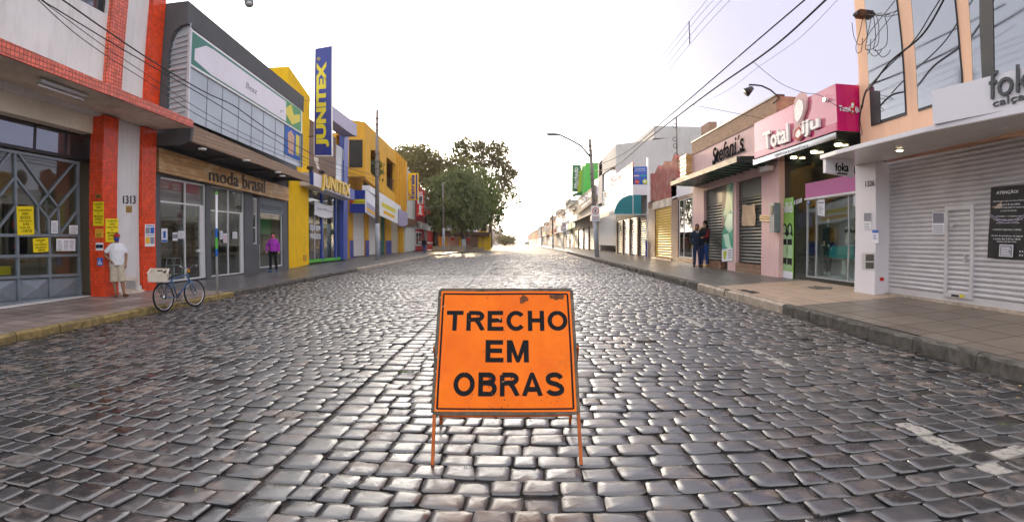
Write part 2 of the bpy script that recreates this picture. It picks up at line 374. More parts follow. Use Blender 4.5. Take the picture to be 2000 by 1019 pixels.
def rowbow(x): a = min(abs(x), 3.2); return .010 * a * a + (.064 * (abs(x) - 3.2) if abs(x) > 3.2 else 0) - .03 * x
def cobbles():
    V = []; F = []; C = []; SM = []; nv = 0
    def stone(cx, cy, w, l, lod, dirt, tone, ang):
        nonlocal nv
        n, rings = ((16, 4), (10, 3), (8, 2))[lod]
        tx, ty = rng.normal(0, .008), rng.normal(0, .008); dz = rng.normal(0, .0045) - (.006 if rng.random() < .06 else 0)
        ph = (np.arange(n) + .5) / n * 2 * np.pi; c, s = np.cos(ph), np.sin(ph); e = .32
        ox = np.sign(c) * np.abs(c) ** e * w / 2; oy = np.sign(s) * np.abs(s) ** e * l / 2
        k1, k2, k3 = rng.normal(0, .055, 3)
        if lod < 2: rr_ = 1 + .035 * rng.normal(size=n) * (np.abs(c * s) > .3); ox = ox * rr_; oy = oy * rr_
        ox, oy = ox * (1 + k1 * oy / l * 2) + k3 * oy * .6, oy * (1 + k2 * ox / w * 2)
        if lod < 2:
            j = 1 + rng.normal(0, .014, n); ox *= j; oy *= j
        dome = abs(rng.normal(.0040, .0025))
        prof = ((1., -.055), (1., -.006), (.975, -.0008), (.6, .55)) if lod == 0 else (((1., -.04), (1., -.004), (.96, .1)) if lod == 1 else ((1., -.03), (.99, 0.)))
        P = []
        for f, h in prof: 
            z = h if h <= 0 else dome * h
            P.append(np.stack([ox * f, oy * f, np.full(n, z)], 1))
        P.append(np.array([[0, 0, dome]])); P = np.concatenate(P)
        P[:, 2] += P[:, 0] * tx + P[:, 1] * ty + dz
        if lod == 0: P[n:, 2] += rng.normal(0, .0012, len(P) - n)
        ca, sa = math.cos(ang), math.sin(ang)
        x = cx + P[:, 0] * ca - P[:, 1] * sa; y = cy + P[:, 0] * sa + P[:, 1] * ca
        z = P[:, 2] + zr(cy) - .0
        V.append(np.stack([x, y, z], 1))
        for r_ in range(rings - 1):
            a = nv + r_ * n
            F.extend([(a + i, a + (i + 1) % n, a + n + (i + 1) % n, a + n + i) for i in range(n)]); SM.extend([r_ > 1] * n)
        a = nv + (rings - 1) * n; top = nv + rings * n
        F.extend([(a + i, a + (i + 1) % n, top) for i in range(n)]); SM.extend([True] * n)
        pt = np.full(len(x), rng.random())
        C.append(np.stack([np.full(len(x), tone), np.full(len(x), dirt), pt, np.ones(len(x))], 1)); nv += len(x)
    LX0, LX1 = -1.72, -1.42                                  # the line of stones set lengthwise
    def put(x, w, yc, l, ang):
        lod = 0 if yc < 9 else (1 if yc < 24 else 2)
        if yc < .9 or abs(x) > 1.3 * yc + 3.2: return
        edge = min(1, max(0, (abs(x - .0) - 3.) / 3.)); dirt = min(1., max(0, rng.normal(.25 + .55 * edge, .3)))
        if rng.random() < .004 and lod == 0: return           # a stone gone missing
        stone(x + w / 2, yc, w - rng.uniform(.004, .013), l - rng.uniform(.005, .015), lod, dirt, min(1, max(0, rng.normal(.45, .22))), ang)
    y = .7
    while y < NEAR_END:
        dy = rng.uniform(.185, .225)
        for a, c in ((KL + .03, LX0), (LX1, KR - .03)):
            x = a - rng.uniform(0, .05)
            while x < c - .05:
                w = min(max(rng.normal(.275 if x > 0 else .225, .040), .15), .38)
                if c - (x + w) < .13: w = c - x
                xm = x + w / 2; ang = .02 * xm if abs(xm) < 3.2 else .064 * (1 if xm > 0 else -1)
                put(x, w, y + dy / 2 + rowbow(xm) + rng.normal(0, .006), dy, ang - .03 + rng.normal(0, .012)); x += w
        y += dy
    y = .7
    while y < NEAR_END:
        l = rng.uniform(.24, .34); put(LX0 + .01, LX1 - LX0 - .02, y + l / 2, l, rng.normal(0, .015)); y += l
    V = np.concatenate(V); C = np.concatenate(C)
    me = bpy.data.meshes.new('road'); me.from_pydata(V.tolist(), [], F); me.materials.append(MAT['basalt cobbles'])
    me.polygons.foreach_set('use_smooth', SM)
    ca = me.color_attributes.new('stone', 'FLOAT_COLOR', 'POINT'); ca.data.foreach_set('color', C.ravel())
    o = bpy.data.objects.new('road', me); COL.objects.link(o); tag(o, 'street of dark worn basalt cobbles', kind='structure')
cobbles()

# ---- kerbs
mat('kerb stone', (.10, .09, .078), .85, var=.5, scale=7, dirt=.8, dirtcol=(.03, .03, .022), bump=.5, bscale=16)
mat('pale kerb', (.40, .33, .26), .85, var=.35, scale=5, dirt=.6, bump=.5, bscale=16)
mat('yellow kerb', (.24, .175, .07), .8, var=.4, scale=8, dirt=1., dirtcol=(.05, .045, .04), bump=.4, bscale=20)
def kerb(name, x0, x1, y0, y1, zt, mats, pick, wob):
    mb = MB(); y = y0
    while y < y1:
        l = random.uniform(.85, 1.35); b = min(y + l - .02, y1); n = 9; jx = random.uniform(-wob, wob); jz = random.uniform(-wob, wob) * .7
        pr = [(x0, -.3), (x0, -.035), (x0 + .035 * (1 if x1 > x0 else -1), 0), (x1, 0), (x1, -.3)]
        vs = []
        for i in range(n + 1):
            yy = y + (b - y) * i / n
            for k, (px, pz) in enumerate(pr):
                w = wob if k in (1, 2) else 0
                vs.append((px + jx + random.uniform(-w, w), yy, zt(yy) + pz + (jz + random.uniform(-w, w) * .6 if pz > -.2 else 0)))
        q = len(pr)
        fs = [(i * q + k, i * q + k + 1, (i + 1) * q + k + 1, (i + 1) * q + k) for i in range(n) for k in range(q - 1)] + [tuple(range(q)), tuple(range(n * q, n * q + q))]
        mb.add(vs, fs, pick(y)); y += l
    o = mb.build(name, mats, None, False); tag(o, kind='structure'); return o
kerb('kerb', KR, KR + .17, -6, 63, lambda y: zr(y) + .2, ['kerb stone', 'pale kerb'], lambda y: 1 if 11.2 < y < 16.0 else 0, .02)
kerb('kerb', KL, KL - .14, -6, 50, lambda y: zr(y) + .145, ['kerb stone', 'pale kerb', 'yellow kerb'], lambda y: 2 if y < 14.6 else (1 if y > 27 else 0), .015)
for xa, xb in ((KR, KR + .2), (KL, KL - .2)):
    mb = MB()
    y0 = 63 if xa > 0 else 50
    for y in range(y0, 420, 6):
        if xa < 0 and (62 < y < 70): continue
        mb.box((min(xa, xb), y, -.2), (max(xa, xb), y + 5.95, zr(y) + .16))
    tag(mb.build('distant_kerb', 'pale kerb'), kind='structure')
# ---- pavements
tilemat('left paving', (.30, .235, .205), (.05, .042, .036), .52, .52, .42, .014, 0., .28, True, .65, .4)
tilemat('wet grey paving', (.125, .122, .12), (.05, .048, .045), .4, .4, .34, .008, 0., .2, True, .6, .25)
tilemat('grey slabs', (.17, .135, .105), (.045, .036, .03), .8, .8, .40, .012, 0., .16, True, .45, .2)
tilemat('beige slabs', (.44, .32, .235), (.20, .14, .10), .45, .45, .5, .008, 0., .07, True, .22, .15)
tilemat('dark slabs', (.13, .12, .11), (.045, .04, .036), .5, .5, .36, .010, 0., .12, True, .5, .2)
def pave(name, x0, x1, ya, yb, m, dz=0.):
    n = max(1, int((yb - ya) / 4)); ys = [ya + (yb - ya) * i / n for i in range(n + 1)]
    tag(strip(x0, x1, ys, lambda x, y: zg(x, y) + dz, 4).build(name, m), kind='structure')
pave('pavement', KL - .14, -13.5, -12, 14.6, 'left paving'); pave('pavement', KL - .14, -13.5, 14.6, 61.5, 'wet grey paving')
pave('pavement', KR + .17, 12, -12, 11.0, 'grey slabs'); pave('pavement', KR + .17, 12, 11.0, 15.9, 'beige slabs'); pave('pavement', KR + .17, 13, 15.9, 62, 'dark slabs'); pave('pavement', KR + .2, 14, 62, 330, 'dark slabs', -.04)
pave('pavement', KL - .2, -40, 64, 330, 'left paving', -.02)
pave('side_street', KL + .1, -60, 61.5, 64, 'dark slabs', -.13)

mat('broken concrete', (.035, .03, .026), .95, 0, .4, 14, bump=.6)
def blotch(c, rx, ry, m, name):
    n = 22; a0 = [random.uniform(.6, 1.15) for _ in range(n)]; mb = MB(); pts = [(c.x + rx * a0[i] * math.cos(i * 6.283 / n), c.y + ry * a0[i] * math.sin(i * 6.283 / n)) for i in range(n)]
    mb.add([(c.x, c.y, zg(c.x, c.y) + .004)] + [(x, y, zg(x, y) + .004) for x, y in pts], [(0, 1 + i, 1 + (i + 1) % n) for i in range(n)]); tag(mb.build(name, m, None, fix=False), kind='structure')
blotch(gp(1462, 569), .16, .75, 'broken concrete', 'pavement_patch'); blotch(gp(1420, 566), .08, .2, 'broken concrete', 'pavement_patch'); blotch(gp(1600, 562), .3, .5, 'kerb stone', 'pavement_patch')
blotch(gp(150, 604), .5, .5, 'brown stain', 'pavement_patch') if 'brown stain' in MAT else None
# ------------------------------------------------------------------ shared materials
mat('white wall', (.64, .62, .615), .8, var=.06, scale=1.2, dirt=.45, dirtcol=(.30, .27, .23), streak=True)
mat('beige wall', (.68, .62, .50), .8, var=.06, dirt=.3, dirtcol=(.3, .26, .2))
tilemat('red tile', (.86, .068, .010), (.36, .035, .012), .082, .082, .16, .006, 0., .22, False, .0, .4)
tilemat('salmon tile', (.80, .15, .08), (.20, .05, .035), .10, .10, .2, .009, 0., .22, False, .0, .4)
mat('concrete soffit', (.66, .56, .46), .85, var=.25, scale=1.1, dirt=.55, dirtcol=(.12, .10, .08), bump=.2)
mat('grey steel', (.20, .235, .27), .42, .25, .12, 4, .35, (.09, .08, .07), .05)
mat('pale steel', (.55, .56, .58), .35, .5, .06)
mat('dark metal', (.035, .036, .038), .45, .3, .1)
mat('black plastic', (.012, .012, .013), .4, 0, .1)
mat('white paint', (.72, .72, .72), .45, 0, .04, 2, .12, (.4, .37, .33))
mat('white aluminium', (.66, .67, .68), .35, .2, .03)
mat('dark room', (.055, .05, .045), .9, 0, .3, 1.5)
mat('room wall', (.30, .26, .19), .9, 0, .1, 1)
mat('room floor', (.18, .155, .12), .5, 0, .2, 2)
mat('yellow paper', (.80, .62, .01), .6, 0, .05, 6)
mat('white paper', (.72, .72, .76), .7, 0, .04, 8)
mat('ink', (.012, .012, .014), .6, 0, 0, spec=0.)
mat('grey ink', (.22, .22, .26), .7, 0, 0)
mat('blue ink', (.02, .11, .42), .6, 0, 0)
mat('red ink', (.5, .03, .02), .6, 0, 0)
mat('green ink', (.10, .42, .06), .6, 0, 0)
mat('orange paper', (.72, .40, .03), .6, 0, .1)
mat('brass', (.35, .22, .05), .4, .7, .2, 8)
mat('charcoal wall', (.085, .088, .095), .75, 0, .12, 2, .2, (.05, .045, .04), .1)
mat('grey shopfront', (.105, .112, .122), .6, 0, .08, 2, .2, (.06, .055, .05))
woodmat('pine boards', (.66, .38, .14), (.52, .28, .10), .135, .42, 2.6, .55)
woodmat('weathered slats', (.36, .24, .155), (.27, .17, .105), .115, .6, 3.0)
woodmat('brown cladding', (.22, .115, .07), (.16, .085, .052), .16, .55, 3.0)
glassmat('clear glass', (.90, .95, .93), .9, .95)
glassmat('window glass', (.5, .55, .55), 1., .45)
mat('film glass', (.20, .215, .245), .06, .85, .06, .6)
mat('frosted glass', (.40, .455, .50), .10, 0, .14, .5, .25, (.26, .30, .34))
mat('shoe dark', (.03, .025, .022), .5, 0, .3, 8)
mat('shoe brown', (.11, .05, .025), .5, 0, .3, 8)
mat('shoe red', (.22, .03, .04), .5, 0, .3, 8)
mat('shelf wood', (.16, .12, .085), .7, 0, .2, 3)
emit('lit lamp', (1, .80, .45), 9.)
mat('lamp lens', (.6, .6, .58), .3)
mat('cloth black', (.016, .016, .018), .9, 0, .2, 20)
mat('cloth plum', (.06, .025, .04), .9, 0, .2, 20)
mat('denim', (.03, .075, .17), .9, 0, .25, 18)
mat('skin light', (.50, .29, .20), .55, 0, .08, 10)
mat('skin brown', (.27, .135, .08), .55, 0, .08, 10)

def paper(name, quad, m, label, cat, rows=(), group=None, ink='ink', extra=None, th=.004):
    """a sheet stuck on a wall; rows = (text, u0, u1, v0, v1) of its writing"""
    mb = MB(); board(mb, quad, th)
    for r in rows:
        if r[0] is None: patch(mb, quad, r[1], r[3], r[2], r[4], r[5] if len(r) > 5 else 1)
        else: lettering(mb, r[0], sub(quad, r[1], r[3], r[2], r[4]), .0015, r[5] if len(r) > 5 else 1, .0008, res=2, bold=.012)
    n = qn(quad)
    mb.v = [tuple(Vector(p) + n * .004) for p in mb.v]
    return single(mb, name, [m, ink] + list(extra or []), label, cat, group)
def lines(n, u0=.1, u1=.9, v0=.1, v1=.9, m=1, t=.35):           # rows of small print
    h = (v1 - v0) / n
    return [(None, u0, u1 - random.choice((0, 0, .1, .25)) * (u1 - u0), v0 + i * h, v0 + i * h + h * t, m) for i in range(n)]
def room(parent, X0, X1, y0, y1, z0, z1, wall='room wall', floor='room floor', name='interior'):   # open towards X0
    mb = MB(); 
    mb.poly([(X0, y0, z0), (X0, y1, z0), (X1, y1, z0), (X1, y0, z0)], 1); mb.poly([(X0, y0, z1), (X0, y1, z1), (X1, y1, z1), (X1, y0, z1)], 0)
    mb.poly([(X1, y0, z0), (X1, y1, z0), (X1, y1, z1), (X1, y0, z1)], 0)
    for y in (y0, y1): mb.poly([(X0, y, z0), (X1, y, z0), (X1, y, z1), (X0, y, z1)], 0)
    return mb.build(name, [wall, floor], parent)

# ================================================================== LEFT 1: white shop with red tiled pilasters
A = thing('shop_building', 'white two storey shop with red tiled pilasters and a tile edged canopy', 'building', (-11, 12, .2))
mb = MB(); XF = -10.72
mb.box((-11.3, 3, 4.9), (XF, 14.36, 7.62)); mb.box((-11.3, 12.1, 7.62), (XF, 14.36, 9.9)); mb.box((-11.3, 3, 9.2), (XF, 12.1, 9.9)); mb.box((-11.3, 3, 7.62), (XF, 8.5, 9.2))
mb.box((-11.3, 12.66, .1), (-10.68, 13.72, 4.9))
mb.box((-20, 3, 9.9), (XF, 14.36, 10.0)); mb.box((-20, 14.26, .1), (-11.3, 14.36, 9.9))
mb.build('wall', 'white wall', A)
mb = MB(); mb.box((-11.3, 3, 4.46), (-10.95, 12.14, 4.9)); mb.build('lintel', 'beige wall', A)
for a, b in ((12.13, 12.72), (13.78, 14.39)):
    mb = MB(); mb.box((-11, a, 5.0), (-10.58, b, 9.9)); mb.build('pilaster', 'salmon tile' if a < 13 else 'red tile', A)
for a, b in ((12.12, 12.68), (13.70, 14.34)):
    mb = MB(); mb.box((-11.02 if a < 13 else -11.3, a, .1), (-10.58, b, 4.93)); mb.build('pilaster', 'red tile', A, bevel=.008)
mb = MB(); q = fx(-9.3, (0, 74), (377, 235), (378, 249), (0, 105)); d = q[0] - q[1]; e = q[3] - q[2]
q = [q[0] + d * .6, q[1], q[2], q[3] + e * .6]; mb.prism(q, (-.06, 0, 0), 0)
mb.build('canopy_edge', 'salmon tile', A)
mb = MB(); mb.prism([p + Vector((-.06, 0, .0)) for p in q], (-1.38, 0, 0)); cn = mb.build('canopy', 'concrete soffit', A)
# upper window
w = MB(); frame(w, -11.0, -10.82, 8.5, 12.1, 7.62, 9.2, .07); w.box((-10.95, 11.25, 7.69), (-10.86, 11.31, 9.13)); w.box((-10.95, 10.2, 7.69), (-10.86, 10.26, 9.13)); wf = w.build('window_frame', 'dark metal', A)
w = MB(); w.box((-10.93, 8.55, 7.65), (-10.91, 12.05, 9.15)); w.build('pane', 'film glass', wf)
room(A, -11.4, -14.6, 5, 12.9, .22, 4.6)
# transom over the gate
GX = -11.35
tr = MB()
z0, z1 = 3.86, 4.42
tr.box((GX - .05, 6, z0 - .08), (GX + .03, 12.62, z0)); tr.box((GX - .05, 6, z1), (GX + .03, 12.62, z1 + .06))
for y in (12.60, 11.62, 10.62, 9.5, 8.3): tr.box((GX - .04, y - .03, z0), (GX + .02, y + .03, z1))
tr.build('transom_frame', 'dark metal', A)
w = MB(); w.box((GX - .012, 6, z0), (GX, 12.6, z1)); w.build('transom_glass', 'film glass', A)
# gate of grey bars
gate = MB(); P = lambda *q: fx(GX, *q)
def gbar(a, b, w=.06, t=.05): p, q = P(a, b); gate.bar(p, q, t, w, 0, (1, 0, 0))
for a, b in (((20, 298), (-40, 373)), ((35, 299), (113, 406)), ((145, 317), (74, 402)), ((29, 345), (94, 427)), ((150, 360), (94, 427)), ((28, 347), (-60, 455)), ((29, 404), (-20, 467)), ((150, 413), (116, 457)), ((29, 404), (72, 457))): gbar(a, b)
for a, b in (((28, 297), (33, 459)), ((73, 404), (75, 459)), ((94, 427), (96, 459)), ((113, 406), (115, 459)), ((33, 459), (37, 588)), ((95, 460), (98, 580)), ((152, 317), (157, 578))): gbar(a, b, .075 if a[1] < 350 or a[1] > 455 else .06, .06)
for a, b in (((-80, 279), (154, 319)), ((-80, 459), (155, 460)), ((-80, 502), (155, 498)), ((-80, 546), (156, 536)), ((-80, 602), (157, 578))): gbar(a, b, .085, .065)
gt = gate.build('gate', 'grey steel', A)
w = MB(); p = P((-80, 279), (154, 319), (156, 536), (-80, 546)); w.prism([v + Vector((-.01, 0, 0)) for v in p], (-.008, 0, 0)); w.build('gate_glass', 'clear glass', gt)
for xs in ((-60, 33), (39, 95), (100, 154)):                    # pyramid pressed panels
    f = lambda x, t: (x, (546 + (x + 80) * (536 - 546) / 236) * (1 - t) + (602 + (x + 80) * (578 - 602) / 237) * t)
    p = P(f(xs[0], .1), f(xs[1], .1), f(xs[1], .93), f(xs[0], .93)); c = sum(p, Vector()) / 4 + Vector((.07, 0, 0)); w = MB()
    w.prism([v + Vector((-.02, 0, 0)) for v in p], (-.01, 0, 0))
    for i in range(4): w.poly([p[i] + Vector((-.02, 0, 0)), p[(i + 1) % 4] + Vector((-.02, 0, 0)), c])
    w.build('pressed_panel', 'grey steel', gt)
mb = MB(); mb.box((-11.3, 6, .16), (-11.05, 12.2, .265)); mb.build('threshold', 'white wall', A)
# inside: picture on the back wall, counter
mb = MB(); mb.box((-14.0, 11.2, .22), (-13.5, 12.8, 3.0)); mb.build('inner_partition', 'room wall', A)
mb = MB(); mb.box((-13.48, 11.55, 1.35), (-13.42, 12.35, 2.7)); 
pic = mb.build('framed_picture', 'black plastic', A)
mb = MB(); mb.disc((-13.41, 11.95, 2.15), (1, 0, 0), .14, .01); mb.prism([(-13.41, 11.85, 1.5), (-13.41, 12.05, 1.5), (-13.41, 11.95, 1.95)], (.01, 0, 0)); mb.build('painted_shape', 'red ink', pic)
mb = MB(); mb.box((-13.2, 8, .22), (-12.6, 11.3, 1.15)); mb.box((-13.3, 8, 1.15), (-12.5, 11.4, 1.2)); mb.build('counter', 'shelf wood', A)
mb = MB(); mb.box((-12.4, 9.6, .9), (-12.1, 10.6, 1.1)); mb.build('display_tray', 'yellow paper', A)
# number, plate, vent
q = fx(-10.68, (240, 398), (264, 398), (264, 382), (240, 382)); mb = MB(); lettering(mb, '1313', q, .02, bold=.0); mb.build('house_number', 'dark metal', A)
q = fx(-10.68, (246, 415), (257, 415), (257, 402), (246, 402)); mb = MB(); board(mb, [p + Vector((.012, 0, 0)) for p in q], .012); mb.build('name_plate', 'brass', A)
q = fx(-10.68, (244, 567), (267, 567), (267, 541), (244, 541)); mb = MB(); board(mb, [p + Vector((.03, 0, 0)) for p in q], .03); mb.build('meter_box', 'concrete soffit', A)
q = fx(-10.64, (247, 563), (265, 563), (265, 546), (247, 546)); mb = MB()
for i in range(9): mb.prism([p + Vector((.0, 0, 0)) for p in sub(q, 0, i / 9, 1, i / 9 + .06)], (.012, 0, 0))
mb.build('vent_grille', 'pale steel', A)
mb = MB(); mb.box((-10.7, 12.7, .2), (-10.5, 13.66, .31)); mb.build('plinth', 'concrete soffit', A)
mb = MB(); mb.tube([(-10.62, 13.55, .2), (-10.62, 13.55, .42)], .09, 12); mb.build('pipe_stub', 'white wall', A)
# fluorescent fitting under the canopy
def gz(z, *q):
    o = []
    for p in q:
        d = ray(*p); t = (z - EYE) / d.z; o.append(Vector((d.x * t, d.y * t, z)))
    return o
a, b = gz(4.86, (75, 166), (165, 196)); mb = MB(); mb.bar(a + Vector((0, 0, .09)), b + Vector((0, 0, .09)), .16, .07); lf = mb.build('light_fitting', 'pale steel', A)
mb = MB(); mb.tube([a, b], .018, 8); mb.build('fluorescent_tube', 'white paper', lf)

# posters on the gate, the reveal and the pilasters
Y1 = dict(extra=['red ink'])
Q = lambda X, x0, y0, x1, y1: fx(X, (x0, y1), (x1, y1), (x1, y0), (x0, y0))
g1 = 'hand lettered yellow notices'
paper('notice', [p + Vector((.05, 0, 0)) for p in fx(GX, (31, 459), (64, 458), (62, 403), (29, 403))], 'yellow paper', 'large yellow hand lettered opening hours notice on the grey gate', 'notice', [('HORÁRIO', .12, .88, .82, .92), ('PARA', .3, .7, .69, .79), ('IDOSOS', .2, .8, .55, .66), ('COMO SEGUINTES', .12, .88, .46, .51), ('DAS', .35, .7, .33, .43), ('9:30 ÀS', .15, .75, .21, .31), ('11:00 HS', .25, .85, .08, .19)], g1)
paper('notice', [p + Vector((.05, 0, 0)) for p in fx(GX, (62, 493), (92, 491), (91, 464), (61, 466))], 'yellow paper', 'small yellow hand lettered notice in the lower gate pane', 'notice', [('HORÁRIO', .2, .8, .78, .94), ('DE', .45, .6, .64, .74), ('FUNCIONAMENTO', .1, .9, .48, .58), ('DAS 09:00 ÀS', .15, .85, .26, .42), ('20:00 HS', .3, .75, .06, .22)], g1)
paper('paper_sheet', [p + Vector((.05, 0, 0)) for p in Q(GX, 97, 431, 110, 456)], 'white paper', 'narrow white printed sheet in the gate pane below the lozenge', 'paper', lines(9), 'printed sheets on the gate', 'grey ink')
paper('paper_sheet', [p + Vector((.05, 0, 0)) for p in Q(GX, 132, 440, 149, 457)], 'white paper', 'tilted white sheet at the edge of the gate above the long notice', 'paper', lines(6), 'printed sheets on the gate', 'grey ink')
paper('paper_sheet', [p + Vector((.05, 0, 0)) for p in Q(GX, 107, 466, 144, 490)], 'white paper', 'wide white printed notice in the lower gate pane', 'paper', lines(8, .06, .3) + lines(8, .38, .62) + lines(8, .7, .94) + [(None, .06, .25, .06, .14, 2)], 'printed sheets on the gate', 'grey ink', ['green ink'])
YR = 12.115
def QY(Y, x0, y0, x1, y1): return fy(Y, (x0, y1), (x1, y1), (x1, y0), (x0, y0))
mask = [('CLIENTES', .12, .88, .86, .94), ('USO', .3, .75, .72, .82), ('OBRIGATÓRIO', .08, .92, .60, .68), ('DE', .42, .58, .5, .56), ('MÁSCARA NO', .12, .92, .36, .46), ('INTERIOR', .2, .85, .23, .33), ('DA LOJA', .2, .8, .08, .19)]
paper('notice', QY(YR, 182, 394, 203, 441), 'yellow paper', 'yellow hand lettered mask notice on the doorway side of the red pilaster', 'notice', mask, g1)
paper('notice', Q(-10.575, 206, 427, 231, 473), 'yellow paper', 'yellow hand lettered mask notice behind the man in the cap', 'notice', mask, g1)
paper('notice', QY(YR, 186, 447, 202, 464), 'orange paper', 'small orange printed notice on the side of the red pilaster', 'notice', [('ATENÇÃO', .1, .9, .65, .85, 2)] + lines(4, .1, .9, .1, .55), None, 'ink', ['red ink'])
paper('sticker', QY(YR, 187, 474, 202, 489), 'white paper', 'white and black sticker above the blue wheelchair sign', 'sticker', [(None, .05, .95, .3, .75), (None, .3, .7, .42, .62, 2)], None, 'ink', ['blue ink'])
q = QY(YR, 190, 503, 201, 519); mb = MB(); board(mb, q, .004); n = qn(q); u = (q[1] - q[0]); v = q[3] - q[0]; o0 = q[0] + n * .002
pt = lambda x, y: o0 + u * x + v * y
mb.tube([pt(.46, .84), pt(.46, .8)], .016, 8, 1); mb.tube([pt(.45, .72), pt(.47, .42), pt(.68, .42), pt(.8, .2)], .010, 6, 1); mb.tube([pt(.46, .6), pt(.64, .6)], .009, 6, 1)
mb.tube([pt(.46 + .24 * math.cos(t), .36 + .17 * math.sin(t)) for t in [R(a) for a in range(130, 370, 20)]], .010, 6, 1)
mb.v = [tuple(Vector(p) + n * .006) for p in mb.v]
single(mb, 'sticker', ['blue ink', 'white paper'], 'blue square wheelchair access sign on the red pilaster', 'sticker')
paper('name_plate', QY(YR, 187, 379, 197, 387), 'brass', 'small brass plate above the mask notice on the reveal', 'plate', lines(2))
paper('poster', Q(-10.575, 283, 438, 302, 481), 'white paper', 'white poster of four small photos on the red pilaster beside the grey shop', 'poster', [(None, .06, .48, .58, .86, 1), (None, .54, .94, .58, .86, 2), (None, .06, .48, .12, .42, 3), (None, .54, .94, .12, .42, 1), (None, .1, .9, .48, .52, 1), (None, .1, .9, .91, .95, 2)], None, 'grey ink', ['blue ink', 'orange paper'])

# ================================================================== LEFT 2: charcoal shop with the glazed bay
B = thing('shop_building', 'charcoal shop with a glazed upper bay over timber slats and pine sign board', 'building', (-11.3, 20, .2))
SX, BX = -11.35, -9.9
mb = MB()
for a, b, z0, z1 in ((14.37, 15.63, .1, 4.7), (18.35, 18.66, .1, 4.7), (21.29, 22.02, .1, 4.7), (15.63, 25.78, 3.75, 4.7), (22.02, 22.62, .1, 1.55), (22.62, 25.78, .1, .47), (25.15, 25.78, .47, 3.75), (22.5, 22.72, 1.55, 3.75), (22.02, 22.06, 1.55, 3.75)): mb.box((SX - .25, a, z0), (SX, b, z1))
mb.box((-20, 14.38, 4.7), (-10.9, 25.75, 8.2)); mb.box((-20, 14.38, .1), (-11.6, 14.48, 4.7)); mb.box((-20, 25.65, .1), (-11.6, 25.75, 4.7))
mb.build('wall', 'grey shopfront', B)
room(B, -11.62, -14.2, 14.5, 25.6, .22, 4.6, 'room wall', 'room floor')
q = fx(BX, (368, 2), (594, 190), (593, 219), (365, 47)); mb = MB(); mb.prism(q, (-2.2, 0, 0)); mb.build('parapet', 'charcoal wall', B)
q = fx(BX, (372, 55), (590, 215), (590, 262), (369, 127)); q = [p + Vector((.0, 0, 0)) for p in q]
sgn = thing('sign_board', 'long faded white sign with green ends under the charcoal parapet', 'sign', q[3])
mb = MB(); mb.prism(q, (-.1, 0, 0)); mb.build('frame', 'white paint', sgn)
qq = [q[3], q[2], q[1], q[0]]
mat('sign green', (.012, .16, .115), .4, 0, .1, 3); mat('sign white', (.66, .63, .69), .45, 0, .05, 1.2, .3, (.45, .42, .45)); mat('brazil green', (.02, .22, .06), .5, 0, .1); mat('sign yellow', (.62, .52, .03), .5, 0, .1)
mb = MB(); patch(mb, qq, .012, .06, .985, .94, 0, .004); mb.build('green_panel', 'sign green', sgn)
a, b, c_, d_ = qq; g = lambda x, y: a * (1 - x) * (1 - y) + b * x * (1 - y) + c_ * x * y + d_ * (1 - x) * y
mb = MB(); mb.prism([g(x, y) + Vector((.007, 0, 0)) for x, y in ((.03, .22), (.14, .10), (.80, .10), (.80, .86), (.15, .86), (.10, .82), (.03, .52))], (.004, 0, 0)); mb.build('blank_panel', 'sign white', sgn)
mb = MB(); patch(mb, qq, .80, .06, .985, .94, 0, .009); mb.prism([g(x, y) + Vector((.012, 0, 0)) for x, y in ((.80, .62), (.86, .9), (.89, .55), (.97, .75), (.97, .45), (.87, .12), (.80, .40))], (.004, 0, 0), 1); mb.build('printed_end', ['brazil green', 'sign yellow'], sgn)
mb = MB(); lettering(mb, 'Beaz', sub(qq, .40, .38, .50, .58), .003, lift=.012, shear=.2); mb.build('lettering', 'grey ink', sgn); mb = MB(); lettering(mb, 'nº', sub(qq, .73, .30, .77, .46), .003, lift=.012, shear=.2); mb.build('lettering', 'grey ink', sgn)
# glass front of the bay
q = fx(BX, (369, 127), (590, 262), (589, 327), (364, 231)); n_ = 9
mb = MB(); mb.prism([p + Vector((-.06, 0, 0)) for p in q], (-.03, 0, 0)); bg_ = mb.build('bay_glass', 'frosted glass', B)
mb = MB()
g = lambda x, y: q[3] * (1 - x) * (1 - y) + q[2] * x * (1 - y) + q[1] * x * y + q[0] * (1 - x) * y
for x in (.13, .235, .36, .47, .58, .70, .80): mb.bar(g(x, .0) + Vector((-.05, 0, 0)), g(x, 1) + Vector((-.05, 0, 0)), .02, .012, 0, (1, 0, 0))
mb.bar(g(0, .5) * 1 - (g(0, .5) - g(0, 0)) , g(0, 1), .06, .08, 0, (1, 0, 0)); mb.bar(g(1, 0), g(1, 1), .06, .08, 0, (1, 0, 0)); each(mb, 'mullion', 'grey steel', B)
mb = MB()
for x0, x1 in ((.14, .24), (.38, .49), (.71, .79)): mb.prism([g(x, y) + Vector((-.10, 0, 0)) for x, y in ((x0, .05), (x1, .05), (x1, .92), (x0, .92))], (-.01, 0, 0))
each(mb, 'blind', 'sign white', B)
mb = MB(); mb.prism([g(x, y) + Vector((-.04, 0, 0)) for x, y in ((.80, .18), (.985, .18), (.985, .98), (.80, .98))], (.01, 0, 0), 0); mb.prism([g(x, y) + Vector((-.028, 0, 0)) for x, y in ((.84, .25), (.90, .25), (.91, .8), (.87, .93), (.83, .8))], (.005, 0, 0), 1); mb.prism([g(x, y) + Vector((-.028, 0, 0)) for x, y in ((.93, .3), (.975, .3), (.975, .9), (.93, .9))], (.005, 0, 0), 2)
mb.build('window_poster', ['blue ink', 'skin light', 'sign yellow'], B)
